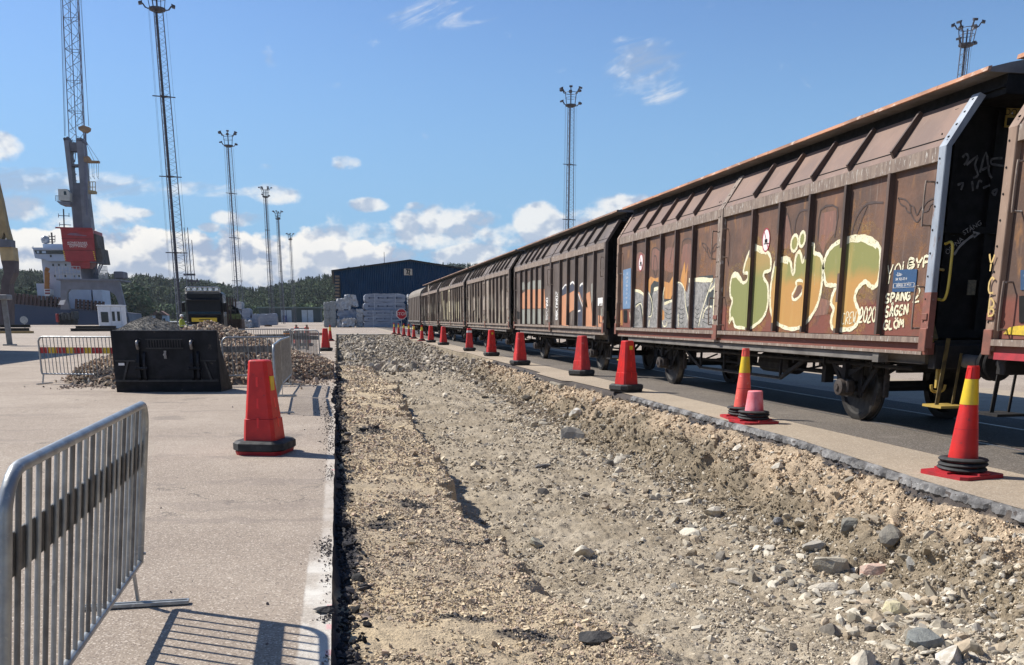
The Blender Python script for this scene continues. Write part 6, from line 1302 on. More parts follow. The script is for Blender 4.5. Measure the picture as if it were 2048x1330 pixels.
# worker
def person(loc, rz, label):
    me = bpy.data.meshes.new('person'); J = [(0, 0, .95), (0, 0, 1.12), (0, -.01, 1.35), (0, 0, 1.47), (0, -.01, 1.56), (0, -.02, 1.68),
        (.10, 0, .90), (.11, -.03, .50), (.11, .02, .09), (.12, -.13, .04), (-.10, 0, .90), (-.12, .04, .50), (-.13, .08, .09), (-.13, -.06, .04),
        (.19, 0, 1.40), (.27, .0, 1.13), (.24, -.20, 1.02), (.22, -.28, 1.02), (-.19, 0, 1.40), (-.25, .02, 1.12), (-.26, -.06, .88), (-.26, -.09, .80)]
    E_ = [(0, 1), (1, 2), (2, 3), (3, 4), (4, 5), (0, 6), (6, 7), (7, 8), (8, 9), (0, 10), (10, 11), (11, 12), (12, 13), (2, 14), (14, 15), (15, 16), (16, 17), (2, 18), (18, 19), (19, 20), (20, 21)]
    rr = [.15, .145, .17, .06, .085, .075, .09, .065, .045, .04, .09, .065, .045, .04, .065, .05, .04, .035, .065, .05, .04, .035]
    me.from_pydata(J, E_, []); o = bpy.data.objects.new('person', me); C.objects.link(o); md = o.modifiers.new('skin', 'SKIN'); md.use_smooth_shade = True
    for i, r__ in enumerate(rr): me.skin_vertices[0].data[i].radius = (r__, r__*.8)
    me.skin_vertices[0].data[0].use_root = True; o.modifiers.new('sub', 'SUBSURF').levels = 1
    m = bpy.data.materials.new('workwear'); m.use_nodes = True; nt = m.node_tree; tc = nd(nt, 'ShaderNodeTexCoord'); s = nd(nt, 'ShaderNodeSeparateXYZ'); nt.links.new(tc.outputs['Object'], s.inputs[0])
    c = mixc(nt, mth(nt, 'GREATER_THAN', s.outputs[2], .93), (.03, .04, .09), (.55, .62, .08)); c = mixc(nt, mth(nt, 'GREATER_THAN', s.outputs[2], 1.49), c, (.45, .28, .2)); nt.links.new(c, nt.nodes['Principled BSDF'].inputs['Base Color']); me.materials.append(m)
    o.location = loc; o.rotation_euler = (0, 0, rz); tag(o, label, 'person')
    MB().lathe([(.125, 1.64), (.135, 1.66), (.12, 1.74), (.07, 1.80), (.01, 1.81)], (0, -.02, 0), n=16).build('hard_hat', M_white, o, smooth=60)
    MB().lathe([(.185, 1.0), (.187, 1.05)], n=16, caps=False).build('reflective_band', mat('reflex', (.7, .7, .66), (.6, .6, .58), 6), o)
    return o
person(gnd(367, 680.2)+Vector((0, 0, 0)), R(60), 'person in a yellow high visibility jacket and white helmet at the truck corner')
# ================================================================== HUT, BEAMS, SIGNS ON THE LEFT
t = empty('site_hut', gnd(224, 662), 'small white hut with dark windows standing below the big grey crane', 'hut')
M_hut = mat('hut_white', (.72, .74, .76), (.62, .64, .66), 2, .6)
W_ = 2.75
MB().box((-1.45, 0, .15), (1.35, 2.4, 3.0), .06).build('wall', M_hut, t); MB().box((-1.55, -.1, 3.0), (1.42, 2.5, 3.14), .03).build('roof', M_hut, t)
for (x0, x1, z0, z1) in ((-1.1, -.25, 1.05, 2.3), (.18, .52, 1.2, 2.35), (.78, 1.12, 1.2, 2.35)):
    w1 = MB().box((x0-.07, -.03, z0-.07), (x1+.07, .01, z1+.07)).build('window', M_hut, t); MB().box((x0, -.04, z0), (x1, -.025, z1)).build('pane', M_glass, w1)
MB().box((.05, -.025, .2), (.08, .01, 2.9)).box((1.24, -.025, .2), (1.27, .01, 2.9)).build('door_frame', mat('hut_grey', (.4, .41, .43), (.35, .36, .37), 3), t)
M_beam = mat('beam_black', (.018, .017, .017), (.011, .011, .011), 4, .6)
def ibeam(mb, a, b, h, w_, axis='x'):
    x0, y0, z0 = a; x1 = b
    mb.box((x0, y0-w_/2, z0), (x1, y0+w_/2, z0+h*.12)); mb.box((x0, y0-w_/8, z0+h*.12), (x1, y0+w_/8, z0+h*.88)); mb.box((x0, y0-w_/2, z0+h*.88), (x1, y0+w_/2, z0+h))
for (u0, u1, v0, v1, dy, lb) in ((142, 250, 656.5, 662.5, 0, 'lower and longest black steel beam lying in front of the hut'), (152, 232, 651.5, 656.5, .35, 'upper black steel beam stacked on the longer one before the hut'), (0, 60, 649, 655, 1, 'upper dark steel beam at the left edge of the picture'), (0, 58, 656, 662, .5, 'lower dark steel beam at the left edge of the picture')):
    q = gnd(150, 663).y if u0 > 100 else gnd(20, 666).y; A, B = atY(u0, v1, q+dy), atY(u1, v0, q+dy); o = MB(); ibeam(o, (min(A.x, B.x), q+dy, max(.02, A.z)), max(A.x, B.x), B.z-A.z, .8); tag(o.build('steel_beam', M_beam), lb, 'steel beam', 'steel beams on the yard')
q = gnd(20, 667); A, B = atY(-20, 667, q.y), atY(66, 662, q.y); tag(MB().box((A.x, q.y-.2, .02), (B.x, q.y+.25, B.z)).build('timber_skid', mat('skid_ochre', (.36, .24, .09), (.26, .18, .08), 4)), 'ochre skid lying under the steel beams at the left edge', 'skid')
t = empty('sign_post', gnd(20, 691), 'grey post with a flat board on top, seen edge on at the left', 'sign post')
H_ = atY(5, 590, gnd(20, 691).y).z
MB().bar((0, 0, 0), (-.02, 0, H_-.1), .28, .12, (0, 1, 0)).build('post', mat('post_grey', (.22, .23, .24), (.16, .17, .175), 5, .6), t); MB().box((-1.5, -.4, H_-.25), (.28, .5, H_+.02), .03).build('board', MATS['post_grey'], t); MB().box((-.3, -.25, 0), (.3, .25, .08)).build('foot', MATS['post_grey'], t)
t = empty('round_sign', gnd(51, 664), 'small grey round sign on a thin pole, seen from behind', 'road sign'); zz = atY(50, 640, gnd(51, 664).y).z
MB().cyl((0, 0, 0), (0, 0, zz+.4), .05, 8).build('pole', M_galv, t); MB().lathe([(.42, 0), (.42, .03)], (0, -.06, zz), 'y', 24).build('plate', M_galv, t)
t = empty('stop_sign', (6.15, 88, 0), 'red octagonal stop sign on a grey pole at the end of the cone row', 'stop sign')
zz = atY(803, 628, 88).z; xo = atY(803, 628, 88).x-6.15
MB().cyl((xo, .03, 0), (xo, .03, zz+.3), .035, 8).build('pole', M_galv, t)
oc = lambda r__, y: [(xo+r__*math.cos(math.pi/8+k*math.pi/4), y, zz+r__*math.sin(math.pi/8+k*math.pi/4)) for k in range(8)]
pl = MB().prism(oc(.53, 0), (0, -.02, 0)).build('plate', M_white, t); MB().prism(oc(.475, -.022), (0, -.006, 0)).build('face', mat('stop_red', (.50, .015, .03), (.42, .015, .03), 4, .5), pl)
a = MB(); text_mb(a, 'STOP', (xo, -.031, zz), (1, 0, 0), (0, 0, 1), .40); a.build('lettering', M_white, pl)
# shed beyond the left edge of the picture, its shadow lies on the yard
t = empty('storage_shed', (-17.5, 49.5, 0), 'large dark shed just outside the left edge that shades the yard', 'shed')
MB().box((-9, -24, 0), (0, 0, 7.9)).build('wall', mat('shed_wall', (.10, .12, .14), (.08, .09, .11), 3, .7), t); MB().prism([(-9.3, -24.3, 7.92), (.12, -24.3, 7.92), (-4.5, -24.3, 8.6)], (0, 24.5, 0)).build('roof', mat('shed_roof', (.2, .2, .2), (.15, .15, .15), 3), t)
for k in range(3): MB().box((-.01, -21+k*7, 0), (.04, -17+k*7, 4.2)).build('door', M_galvd, t)
# ================================================================== WRAPPED TIMBER PACKS
M_wrap = mat('white_wrap', (.26, .29, .345), (.17, .195, .245), 1.2, .5, .05, 2.5, c3=(.20, .23, .30), s3=3.5, f3=.60, stretch=(.5, 1, 2))
M_wrap2 = mat('white_film', (.46, .47, .48), (.26, .27, .28), 1.8, .4, .12, 2.2, c3=(.10, .10, .105), s3=2.4, f3=.58)
M_strap = mat('strap_dark', (.05, .06, .10), (.04, .045, .07), 5)
def pack(u0, u1, v0, v1, base_v, label, depth=5., wob=.05, m=None, ncol=1, straps=True, skew=0., dY=0., cat='timber pack', nm='timber_pack', printed=False):
    Y_ = gnd((u0+u1)/2, base_v).y+dY; A, B = atY(u0, v1, Y_), atY(u1, v0, Y_); root = empty(nm, ((A.x+B.x)/2, Y_, max(0, A.z)), label, cat, 'wrapped packs on the quay')
    w_ = abs(B.x-A.x); h_ = B.z-max(0, A.z); nx, ny, nz_ = 10, 5, 5; V = []; F = []
    b = MB(); n = 9; r = random.Random(int(u0*7+v0)); ring = []
    # soft box, grid on the faces with creases
    def pt(i, j, k_):
        x, y, z = i/nx, j/ny, k_/nz_; e = lambda t_: 1-.10*abs(2*t_-1)**6
        return Vector(((x-.5)*w_*e(z)*(1 if True else 1)+skew*(z-.5)*w_, y*depth, z*h_*(1-.05*abs(2*x-1)**5)))+Vector((r.uniform(-1, 1), r.uniform(-1, 1), r.uniform(-1, 1)))*wob*.5
    idx = {}
    def gi(i, j, k_):
        if (i, j, k_) not in idx: idx[(i, j, k_)] = len(V); V.append(pt(i, j, k_))
        return idx[(i, j, k_)]
    for i in range(nx):
        for k_ in range(nz_): F.append((gi(i, 0, k_), gi(i+1, 0, k_), gi(i+1, 0, k_+1), gi(i, 0, k_+1))); F.append((gi(i+1, ny, k_), gi(i, ny, k_), gi(i, ny, k_+1), gi(i+1, ny, k_+1)))
        for j in range(ny): F.append((gi(i, j, nz_), gi(i+1, j, nz_), gi(i+1, j+1, nz_), gi(i, j+1, nz_))); F.append((gi(i+1, j, 0), gi(i, j, 0), gi(i, j+1, 0), gi(i+1, j+1, 0)))
    for j in range(ny):
        for k_ in range(nz_): F.append((gi(0, j+1, k_), gi(0, j, k_), gi(0, j, k_+1), gi(0, j+1, k_+1))); F.append((gi(nx, j, k_), gi(nx, j+1, k_), gi(nx, j+1, k_+1), gi(nx, j, k_+1)))
    b.add(V, F); b.build('wrapping', m or M_wrap, root, smooth=50)
    if straps:
        for k in range(2): x = (-.25+.5*k)*w_; MB().box((x-.05, -.07, 0), (x+.05, -.03, h_)).build('strap', mat('strap_pale', (.4, .43, .48), (.34, .37, .42), 4), root)
    MB().box((-w_/2+.1, .1, -.0), (w_/2-.1, depth-.1, .05)).build('bearer', M_strap, root)
    if printed:
        for k in range(4): x = (-.38+.22*k)*w_; MB().cyl((x, -.06, h_*.5), (x, -.05, h_*.5), h_*.12, 10).box((x+.1, -.06, h_*.45), (x+.95, -.052, h_*.53)).build('print', mat('print_blue', (.05, .07, .12), (.04, .055, .09), 4), root)
    return root
N_ = ['lowest', 'second', 'third', 'fourth', 'topmost']
for k, (v0, v1, u0, u1, dY) in enumerate(((643.2, 655.3, 728, 802, 0), (632, 643, 728, 802, 0), (620.5, 631.8, 727, 803, 0), (604.5, 620, 728, 811, .8), (587.5, 604, 729, 811, .8))):
    pack(u0, u1, v0, v1, 655, '%s wide white wrapped pack in the tall stack by the stop sign' % N_[k], 6, .10, printed=k > 0, dY=dY)
for k, (v0, v1, u0, u1, sk, mm) in enumerate(((639, 655, 674, 690, 0, M_wrap2), (636, 653.5, 684, 710, .1, M_wrap2), (619, 638, 676, 713, 0, M_wrap), (597.5, 619, 672, 703, .1, M_wrap2), (590, 612, 692, 714, -.2, M_wrap2))):
    pack(u0, u1, v0, v1, 655, ['small torn white bale at the left foot of the ragged stack', 'rounded white heap of film in front of the ragged stack', 'grey white bale in the middle of the ragged stack', 'ragged white bale on the upper left of the ragged stack', 'white bale tilted on the very top of the ragged stack'][k], 3, .30, mm, straps=False, skew=sk, dY=[-.6, -1.6, .8, .6, .9][k])
for k in range(4): pack(713, 727, 618+k*9.3, 627+k*9.3, 655, ['topmost', 'third', 'second', 'lowest'][k]+' narrow white pack between the ragged and the tall stack', 4, .14, M_wrap2, straps=False)
for k in range(3):
    for q in range(2): pack(648+q*12, 659.5+q*12, 604+k*16.8-(1.5 if q else 0), 620.5+k*16.8-(0 if k == 2 else 1 if q else 0), 655, ['upper', 'middle', 'bottom'][k]+' grey white bale in the '+['left', 'right'][q]+' half of the stack left of the ragged one', 3, .12, mat('grey_wrap', (.26, .28, .28), (.19, .20, .20), 3, .5, .01, 6), straps=False)
for k in range(4): pack(816, 824, 589+k*16.5, 605+k*16.5, 655, ['topmost', 'third', 'second', 'lowest'][k]+' sunlit white bale in the narrow stack beside the last wagon', 3, .25, M_wrap2, straps=False)
for k, (u0, u1, v0, v1, lb) in enumerate(((463, 482, 643, 655, 'bottom pack of the three behind the grab loader'), (463, 482, 632, 642.5, 'middle pack of the three behind the grab loader'), (463, 482, 620, 631.5, 'upper pack of the three behind the grab loader'), (467, 483, 603.5, 618.5, 'pale pack alone on top of the stack behind the grab loader'),
                          (484, 505, 636, 655, 'low grey pack right of the stack behind the grab loader'), (484, 500, 617, 635.5, 'raised grey pack right of the stack behind the grab loader'), (487, 503, 640, 656.5, 'small bright white sack on the ground before the packs'), (505, 515, 628, 655, 'narrow grey pack second from the right of the far group'), (515, 535, 628, 651, 'whitish covered load on the left of the parked pair'), (534, 553, 627, 650, 'whitish covered load on the right of the parked pair'), (529, 541, 650, 655, 'flat brown pallet in front of the parked pair'))):
    pack(u0, u1, v0, v1, 656 if k < 8 else 653, lb, 4, .10 if k != 6 else .35, M_wrap2 if k in (3, 6) else M_wrap if k != 10 else MATS['stake_brown'], straps=False, dY=-2 if k in (6, 10) else 0)
# ================================================================== WAREHOUSES
Yw = 184.; c_ = lambda u, v, dy=0: atY(u, v, Yw+dy)
t = empty('warehouse', c_(820, 655)*Vector((1, 1, 0)) if False else Vector((c_(820, 655).x, Yw, 0)), 'dark blue gabled warehouse numbered 72 behind the white packs', 'warehouse'); o_ = t.location.copy()
A, T, = c_(668, 543), c_(820, 522); hwid = T.x-A.x
def corr(name, c1, c2, per):
    m = mat(name, c1, c2, .4, .7, spec=.12); nt = m.node_tree; tc = nd(nt, 'ShaderNodeTexCoord'); s = nd(nt, 'ShaderNodeSeparateXYZ'); nt.links.new(tc.outputs['Object'], s.inputs[0])
    f = mth(nt, 'SINE', mth(nt, 'MULTIPLY', s.outputs[0], 6.283/per)); bn = nd(nt, 'ShaderNodeBump', i_Strength=1., i_Distance=.05); nt.links.new(f, bn.inputs['Height']); nt.links.new(bn.outputs[0], nt.nodes['Principled BSDF'].inputs['Normal']); return m
M_bl = corr('warehouse_blue', (.004, .034, .085), (.003, .027, .068), .35)
MB(o_).prism([(T.x-hwid, Yw, 0), (T.x+hwid, Yw, 0), (T.x+hwid, Yw, A.z), (T.x, Yw, T.z), (T.x-hwid, Yw, A.z)], (0, 60, 0)).build('wall', M_bl, t)
rf = MB(o_); rf.prism([(T.x-hwid-.5, Yw-.4, A.z-.05), (T.x, Yw-.4, T.z+.0), (T.x+hwid+.5, Yw-.4, A.z-.05), (T.x+hwid+.5, Yw-.4, A.z+.25), (T.x, Yw-.4, T.z+.3), (T.x-hwid-.5, Yw-.4, A.z+.25)], (0, 61, 0)); ro = rf.build('roof', mat('fascia_dark', (.012, .014, .018), (.008, .01, .012), 4), t)
P0, P1 = c_(808, 537.5, -.1), c_(824.5, 550.5, -.1); pl = MB(o_).box((P0.x, Yw-.12, P1.z), (P1.x, Yw+.02, P0.z)).build('number_board', mat('board_beige', (.52, .45, .36), (.46, .40, .32), 3), t)
hb, cx_, zc_ = (P0.z-P1.z)*.36, (P0.x+P1.x)/2, (P0.z+P1.z)/2
for nm_, pts_ in (('7', [(-.95, 1), (-.15, 1), (-.62, -1)]), ('2', [(.15, .62), (.3, .95), (.7, .95), (.85, .5), (.2, -.95), (.9, -.95)])):
    a = MB(o_); P_ = [Vector((cx_+x*hb*.95, Yw-.14, zc_+z*hb)) for x, z in pts_]
    for i in range(len(P_)-1): a.bar(P_[i]+Vector((0, -.004*i, 0)), P_[i+1]+Vector((0, -.004*i, 0)), .03, .20, (0, 1, 0)) if False else a.add([P_[i]+Vector((0, -.003*i, 0))+q for q in ()], []) if False else a.tube([P_[i], P_[i+1]], .11, 6)
    a.build('number', M_black, pl)
for k in range(8):
    q0, q1 = c_(670, 551+k*6.4, -.1), c_(679, 555+k*6.4, -.1); MB(o_).box((q0.x, Yw-.35, q1.z), (q1.x, Yw+.01, q0.z)).build('vent_louvre', mat('louvre_tan', (.22, .17, .12), (.14, .11, .08), 3), t)
q = c_(681, 655); MB(o_).box((q.x, Yw-.2, 0), (q.x+.35, Yw+.01, A.z-1.2)).build('corner_pipe', MATS['fascia_dark'], t)
for u in (770, 860, 905, 935): q = c_(u, 545); zt = T.z-(T.z-A.z)*abs(q.x-T.x)/hwid; MB(o_).cyl((q.x, Yw+1, zt), (q.x, Yw+1, zt+(2.4 if u == 770 else .5)), .05, 5).build('antenna', M_mastd, ro)
Yl = 370.; d_ = lambda u, v: atY(u, v, Yl); A, B = d_(517, 613.5), d_(641, 616.5)
t = empty('low_warehouse', ((A.x+B.x)/2, Yl, 0), 'long low green grey warehouse with two pale doors far behind', 'warehouse'); o_ = t.location.copy()
MB(o_).box((A.x, Yl, 0), (B.x, Yl+40, B.z)).build('wall', mat('wall_teal', (.035, .06, .065), (.028, .05, .055), .5), t); MB(o_).box((A.x-.6, Yl-1.2, B.z), (B.x+.6, Yl+41, A.z)).build('roof', mat('roof_green', (.12, .17, .15), (.09, .13, .12), .5), t)
for (u0, u1) in ((562, 584), (603, 627)):
    P, Q = d_(u0, 620), d_(u1, 644); dd = MB(o_).box((P.x, Yl-.3, 0), (Q.x, Yl-.02, P.z)).build('door', mat('door_white', (.42, .48, .52), (.36, .41, .45), .8), t); MB(o_).box(((P.x+Q.x)/2-.1, Yl-.35, 0), ((P.x+Q.x)/2+.1, Yl-.28, P.z)).build('door_seam', MATS['wall_teal'], dd)
P, Q = d_(566, 632), d_(574, 644); tag(MB().box((P.x, Yl-3, 0), (Q.x, Yl-1, P.z)).box((P.x-.1, Yl-3.1, P.z), (Q.x+.1, Yl-.9, P.z+.15)).build('blue_container', mat('bin_blue', (.03, .06, .22), (.025, .05, .18), 2)), 'small blue container in front of the pale warehouse door', 'container')
# ================================================================== THE QUAY CRANE
Yc = 234.; K = lambda X_, Y_, dy=0: atY(40+X_/4.75, 400+Y_/4.75, Yc+dy)      # from an enlargement of the photograph
Q2 = lambda X_, Y_, dy=0: atY(X_/2.66, 220+Y_/2.66, Yc+dy)
t = empty('harbour_crane', (K(640, 900).x, Yc, 0), 'tall grey harbour crane with a red counterweight house and lattice boom', 'crane'); o_ = t.location.copy()
M_cg = mat('crane_grey', (.155, .165, .20), (.12, .13, .155), .5, .6); M_cg2 = mat('crane_grey_dark', (.10, .105, .135), (.075, .08, .10), .5, .6); M_cr = mat('crane_red', (.30, .012, .016), (.23, .010, .013), .6, .5)
def poly(mb, pts, f, dy, dep): mb.prism([f(x, y, dy) for x, y in pts], (0, dep, 0)); return mb
PF = [(385, 760), (940, 765), (1012, 1075), (960, 1075), (938, 990), (905, 905), (845, 862), (770, 852), (470, 848), (447, 880), (447, 930), (470, 1040), (385, 1040)]
for dy in (0, 9): poly(MB(o_), PF, K, dy, 1.4).build('portal_frame', M_cg, t)
b = MB(o_); P, Q = K(350, 748), K(960, 768); b.box((P.x, Yc-.5, Q.z), (Q.x, Yc+11, P.z)); b.build('deck', M_cg, t)
for (x0, x1) in ((350, 580), (760, 835)):
    b = MB(o_); P, Q = K(x0, 748), K(x1, 690)
    for z in (P.z+.9*1, P.z+1.9, P.z+2.8): b.bar((P.x, Yc-.5, z), (Q.x, Yc-.5, z), .10)
    for k in range(8): x = P.x+(Q.x-P.x)*k/7; b.bar((x, Yc-.5, P.z), (x, Yc-.5, P.z+2.8), .12)
    b.build('railing', mat('rail_pale', (.42, .43, .44), (.36, .37, .38), 2), t)
P, Q = K(893, 745), K(978, 678); MB(o_).box((P.x, Yc, P.z), (Q.x, Yc+5, Q.z), .2).build('deck_box', M_cg2, t)
P, Q = K(568, 750, 4), K(725, 655, 4); r0 = (Q.x-P.x)/2; MB(o_).lathe([(r0, P.z), (r0*1.04, P.z+(Q.z-P.z)*.5), (r0*.9, Q.z+.3)], ((P.x+Q.x)/2, Yc+5, 0), n=24).build('slew_column', M_cg2, t, smooth=40)
ho = poly(MB(o_), [(385, 282), (690, 282), (722, 582), (430, 582), (405, 440)], K, 0, 9).build('counterweight_house', M_cr, t)
poly(MB(o_), [(480, 580), (664, 582), (664, 650), (490, 650)], K, .6, 7).build('ballast', M_cr, t); poly(MB(o_), [(690, 320), (722, 325), (738, 455), (766, 458), (792, 602), (724, 602)], K, .6, 7).build('engine_house', mat('engine_dark', (.07, .055, .05), (.04, .035, .03), .8), t)
b = MB(o_); P, Q = K(340, 262), K(690, 272); b.bar((P.x, Yc-.2, P.z), (Q.x, Yc-.2, Q.z), .25); b.bar((K(385, 275).x, Yc-.2, K(385, 275).z), (K(690, 285).x, Yc-.2, K(690, 285).z), .3); b.build('top_rail', M_cr, t)
a = MB(o_); c0 = K(545, 408); text_mb(a, 'KONECRANES', (c0.x, Yc-.06, c0.z), (1, 0, 0), (0, 0, 1), .66); c1_ = K(551, 441); text_mb(a, 'GOTTWALD', (c1_.x, Yc-.06, c1_.z), (1, 0, 0), (0, 0, 1), .66); P = K(548, 425); a.box((P.x-2.2, Yc-.08, P.z-.04), (P.x+2.2, Yc-.05, P.z+.04)); a.build('lettering', M_white, ho)
a = MB(o_); poly(a, [(440, 330), (480, 312), (575, 316), (530, 322), (632, 336), (632, 344), (500, 336)], K, -.06, .03); a.build('swoosh', mat('swoosh_grey', (.20, .10, .14), (.16, .08, .12), 1), ho)
a = MB(o_); P = K(545, 368); a.box((K(395, 368).x, Yc-.05, P.z-.06), (K(700, 368).x, Yc-.02, P.z+.06)); P = K(545, 478); a.box((K(410, 478).x, Yc-.05, P.z-.06), (K(712, 478).x, Yc-.02, P.z+.06)); a.build('panel_seam', mat('seam_red', (.12, .008, .01), (.1, .008, .01), 1), ho)
for s_ in ((408, 480, 432, 575), (692, 482, 718, 575)):
    a = MB(o_)
    for k in range(5): f = k/5; y = s_[1]+(s_[3]-s_[1])*f; x = s_[0]+(s_[2]-s_[0])*f*.8; poly(a, [(x, y), (x+13, y+10), (x+13, y+18), (x, y+8)], K, -.08, .05)
    a.build('hazard_stripe', M_band, ho)
for pts, nm in (([(338, 152), (364, 156), (388, 388), (392, 628), (372, 440)], 'tower_leg'), ([(405, 160), (440, 168), (446, 212), (468, 480), (487, 632), (440, 632), (424, 388)], 'tower_leg'), ([(372, 388), (452, 388), (470, 480), (487, 632), (390, 628), (378, 480)], 'tower_plate')):
    poly(MB(o_), pts, Q2, 1 if nm == 'tower_leg' else 1.15, 3.2 if nm == 'tower_leg' else 2.8).build(nm, M_cg if nm == 'tower_leg' else M_cg2, t)
for P_ in ([(360, 172), (412, 172), (414, 218), (366, 218)], [(372, 288), (424, 288), (424, 298), (374, 298)]): poly(MB(o_), P_, Q2, 1.3, 2.4).build('tower_crosspiece', M_cg2, t)
b = MB(o_)
for (x, y) in ((335, 150), (350, 146), (405, 152), (420, 150), (435, 162)): poly(b, [(x, y), (x+9, y-6), (x+14, y+10), (x+4, y+14)], Q2, 1, 3)
b.build('rope_sheave', M_cg2, t)
cb = poly(MB(o_), [(308, 420), (355, 420), (370, 440), (370, 484), (312, 480)], Q2, -1, 4).build('cab', mat('cab_cream', (.46, .47, .44), (.38, .39, .36), 1), t); poly(MB(o_), [(338, 432), (352, 432), (354, 452), (340, 452)], Q2, -1.05, .1).build('cab_window', M_glass, cb)
b = MB(o_); poly(b, [(300, 484), (372, 488), (372, 506), (322, 504)], Q2, -1, 4); [b.bar(Q2(x, 484, -1), Q2(x, 455, -1), .1) for x in (296, 304, 312)]; b.bar(Q2(294, 456, -1), Q2(312, 456, -1), .1); b.build('cab_platform', M_cg, t)
# lattice boom
B0l, B0r = Q2(392, 388, 6), Q2(424, 388, 6); Z2 = lambda X_, Y_, dy=0: atY(60+X_/4.156, Y_/4.156, Yc+dy)
bl0, bl1 = Z2(325, 1150, 4), Z2(270, 0, 2); br0, br1 = Z2(455, 1100, 4), Z2(405, 0, 2)
def ext(a_, b_, z): return a_+(b_-a_)*((z-a_.z)/(b_.z-a_.z))
zt, zb_ = 84., bl0.z-.5; Lb, Lt, Rb, Rt = ext(bl0, bl1, zb_), ext(bl0, bl1, zt), ext(br0, br1, zb_), ext(br0, br1, zt)
bo = empty('boom', (0, 0, 0)); bo.parent = t
dp = Vector((0, 2.6, 0)); ch = [(Lb, Lt), (Rb, Rt), (Rb+dp+Vector((-.9, 0, 0)), Rt+dp+Vector((-.9, 0, 0))), (Lb+dp+Vector((.9, 0, 0)), Lt+dp+Vector((.9, 0, 0)))]
M_boom = mat('boom_grey', (.13, .14, .20), (.10, .11, .15), .5)
fo = Vector((B0l.x*.5+B0r.x*.5, Yc+3, B0l.z))
for (p_, q_) in ch: MB(o_).tube([p_*.5+fo*.5, p_, q_], .11, 6).build('boom_chord', M_boom, bo)
b = MB(o_); n = 20
for i in range(n):
    f0, f1 = i/n, (i+1)/n
    for k in range(4):
        (a0, a1), (c0_, c1__) = ch[k], ch[(k+1) % 4]; P, Q = a0+(a1-a0)*f0, c0_+(c1__-c0_)*f1; P2, Q2_ = a0+(a1-a0)*f1, c0_+(c1__-c0_)*f0
        b.bar(P, Q, .085) if i % 2 else b.bar(P2, Q2_, .085)
        if i % 3 == 0: b.bar(P, c0_+(c1__-c0_)*f0, .09)
b.build('boom_lattice', M_boom, bo)
b = MB(o_)
for k in range(6): z0 = fo.z+(zb_-fo.z)*k/6; b.bar((fo.x-.9, Yc+3, z0), (fo.x+.9, Yc+3, z0+1.6), .1); b.bar((fo.x+.9, Yc+3, z0), (fo.x-.9, Yc+3, z0+1.6), .1)
b.build('boom_foot', M_boom, bo)
b = MB(o_)
for (x0, y0, x1, y1) in ((290, 1130, 250, -300), (297, 1130, 262, -300), (286, 1130, 246, -300), (490, 1045, 420, 0), (488, 1045, 412, -250), (398, 1040, 392, 500), (350, 1100, 318, 0), (430, 1040, 380, 0)): b.bar(Z2(x0, y0, 0), Z2(x1, y1, 0), .05)
b.build('hoist_rope', M_mastd, t)
M_hook = mat('hook_ochre', (.30, .19, .09), (.20, .13, .08), 1)
b = MB(o_); poly(b, [(400, 1055), (440, 1040), (495, 1058), (492, 1082), (462, 1100), (430, 1092), (402, 1075)], Z2, -.5, 1.5); b.build('hook_block', M_hook, t)
b = MB(o_); [b.bar(Q2(x0, y0, 0), Q2(x1, y1, 0), w__) for x0, y0, x1, y1, w__ in ((455, 120, 462, 560, .3), (460, 170, 525, 270, .08), (460, 180, 500, 268, .08), (450, 250, 452, 520, .12))]; b.build('hanging_rope', M_boom, t)
b = MB(o_); poly(b, [(443, 248), (470, 245), (485, 268), (526, 270), (526, 280), (470, 280), (446, 274)], Q2, -.6, 1.2); sp_ = b.build('spreader', M_hook, t)
b = MB(o_); [b.bar(Q2(x, 280, 0), Q2(x+4*(k % 2), 352+6*(k % 3), 0), .07) for k, x in enumerate((475, 488, 500, 512, 524))]; [b.bar(Q2(x-4, 352, 0), Q2(x+5, 368, 0), .09) for x in (480, 500, 520)]; b.build('chain', M_cg, sp_)
b = MB(o_)
for x in (470, 480, 492, 508): b.bar(Q2(x, 382, 0), Q2(x, 442, 0), .12)
for y in (382, 410, 442): b.bar(Q2(468, y, 0), Q2(508, y, 0), .14)
poly(b, [(472, 425), (508, 430), (508, 444), (472, 444)], Q2, 0, 1.5); b.build('basket', mat('basket_ochre', (.34, .28, .15), (.25, .2, .12), 1), t)
b = MB(o_); [b.bar(K(x0, y0, 2), K(x1, y1, 2), .3) for x0, y0, x1, y1 in ((735, 600, 700, 690), (790, 600, 735, 715), (765, 600, 722, 712))]; b.bar(K(665, 590, 0), K(800, 600, 0), .2); b.bar(K(770, 600, 0), K(800, 560, 0), .1); b.build('access_stair', M_cg2, t)
for (x0, x1, y0, y1, mm, nm) in ((355, 540, 1040, 1170, 'bogie_dark', 'bogie'), (935, 1010, 1075, 1172, 'bogie_dark', 'bogie')):
    P, Q = K(x0, y0), K(x1, y1); b = MB(o_); r = random.Random(x0)
    for k in range(5): xx = P.x+(Q.x-P.x)*k/5; b.box((xx, Yc-.5-r.random(), max(.1, Q.z)+.4+r.random()*.5), (xx+(Q.x-P.x)/5*.85, Yc+3, Q.z+(P.z-Q.z)*(.55+.4*r.random())), .1)
    bo_ = b.build(nm, mat('bogie_dark', (.045, .05, .055), (.03, .033, .036), 1), t)
    for k in range(4 if x0 < 500 else 2): xx = P.x+(Q.x-P.x)*(k+.5)/(4 if x0 < 500 else 2); MB(o_).lathe([(.25, -.4), (.75, -.4), (.8, -.3), (.8, .3), (.75, .4), (.25, .4)], (xx, Yc, .8), 'y', 18).build('wheel', M_rub, bo_)
P, Q = K(352, 1080), K(384, 1160); MB(o_).box((P.x, Yc-1.5, Q.z), (Q.x, Yc, P.z), .1).build('red_box', M_cr, t)
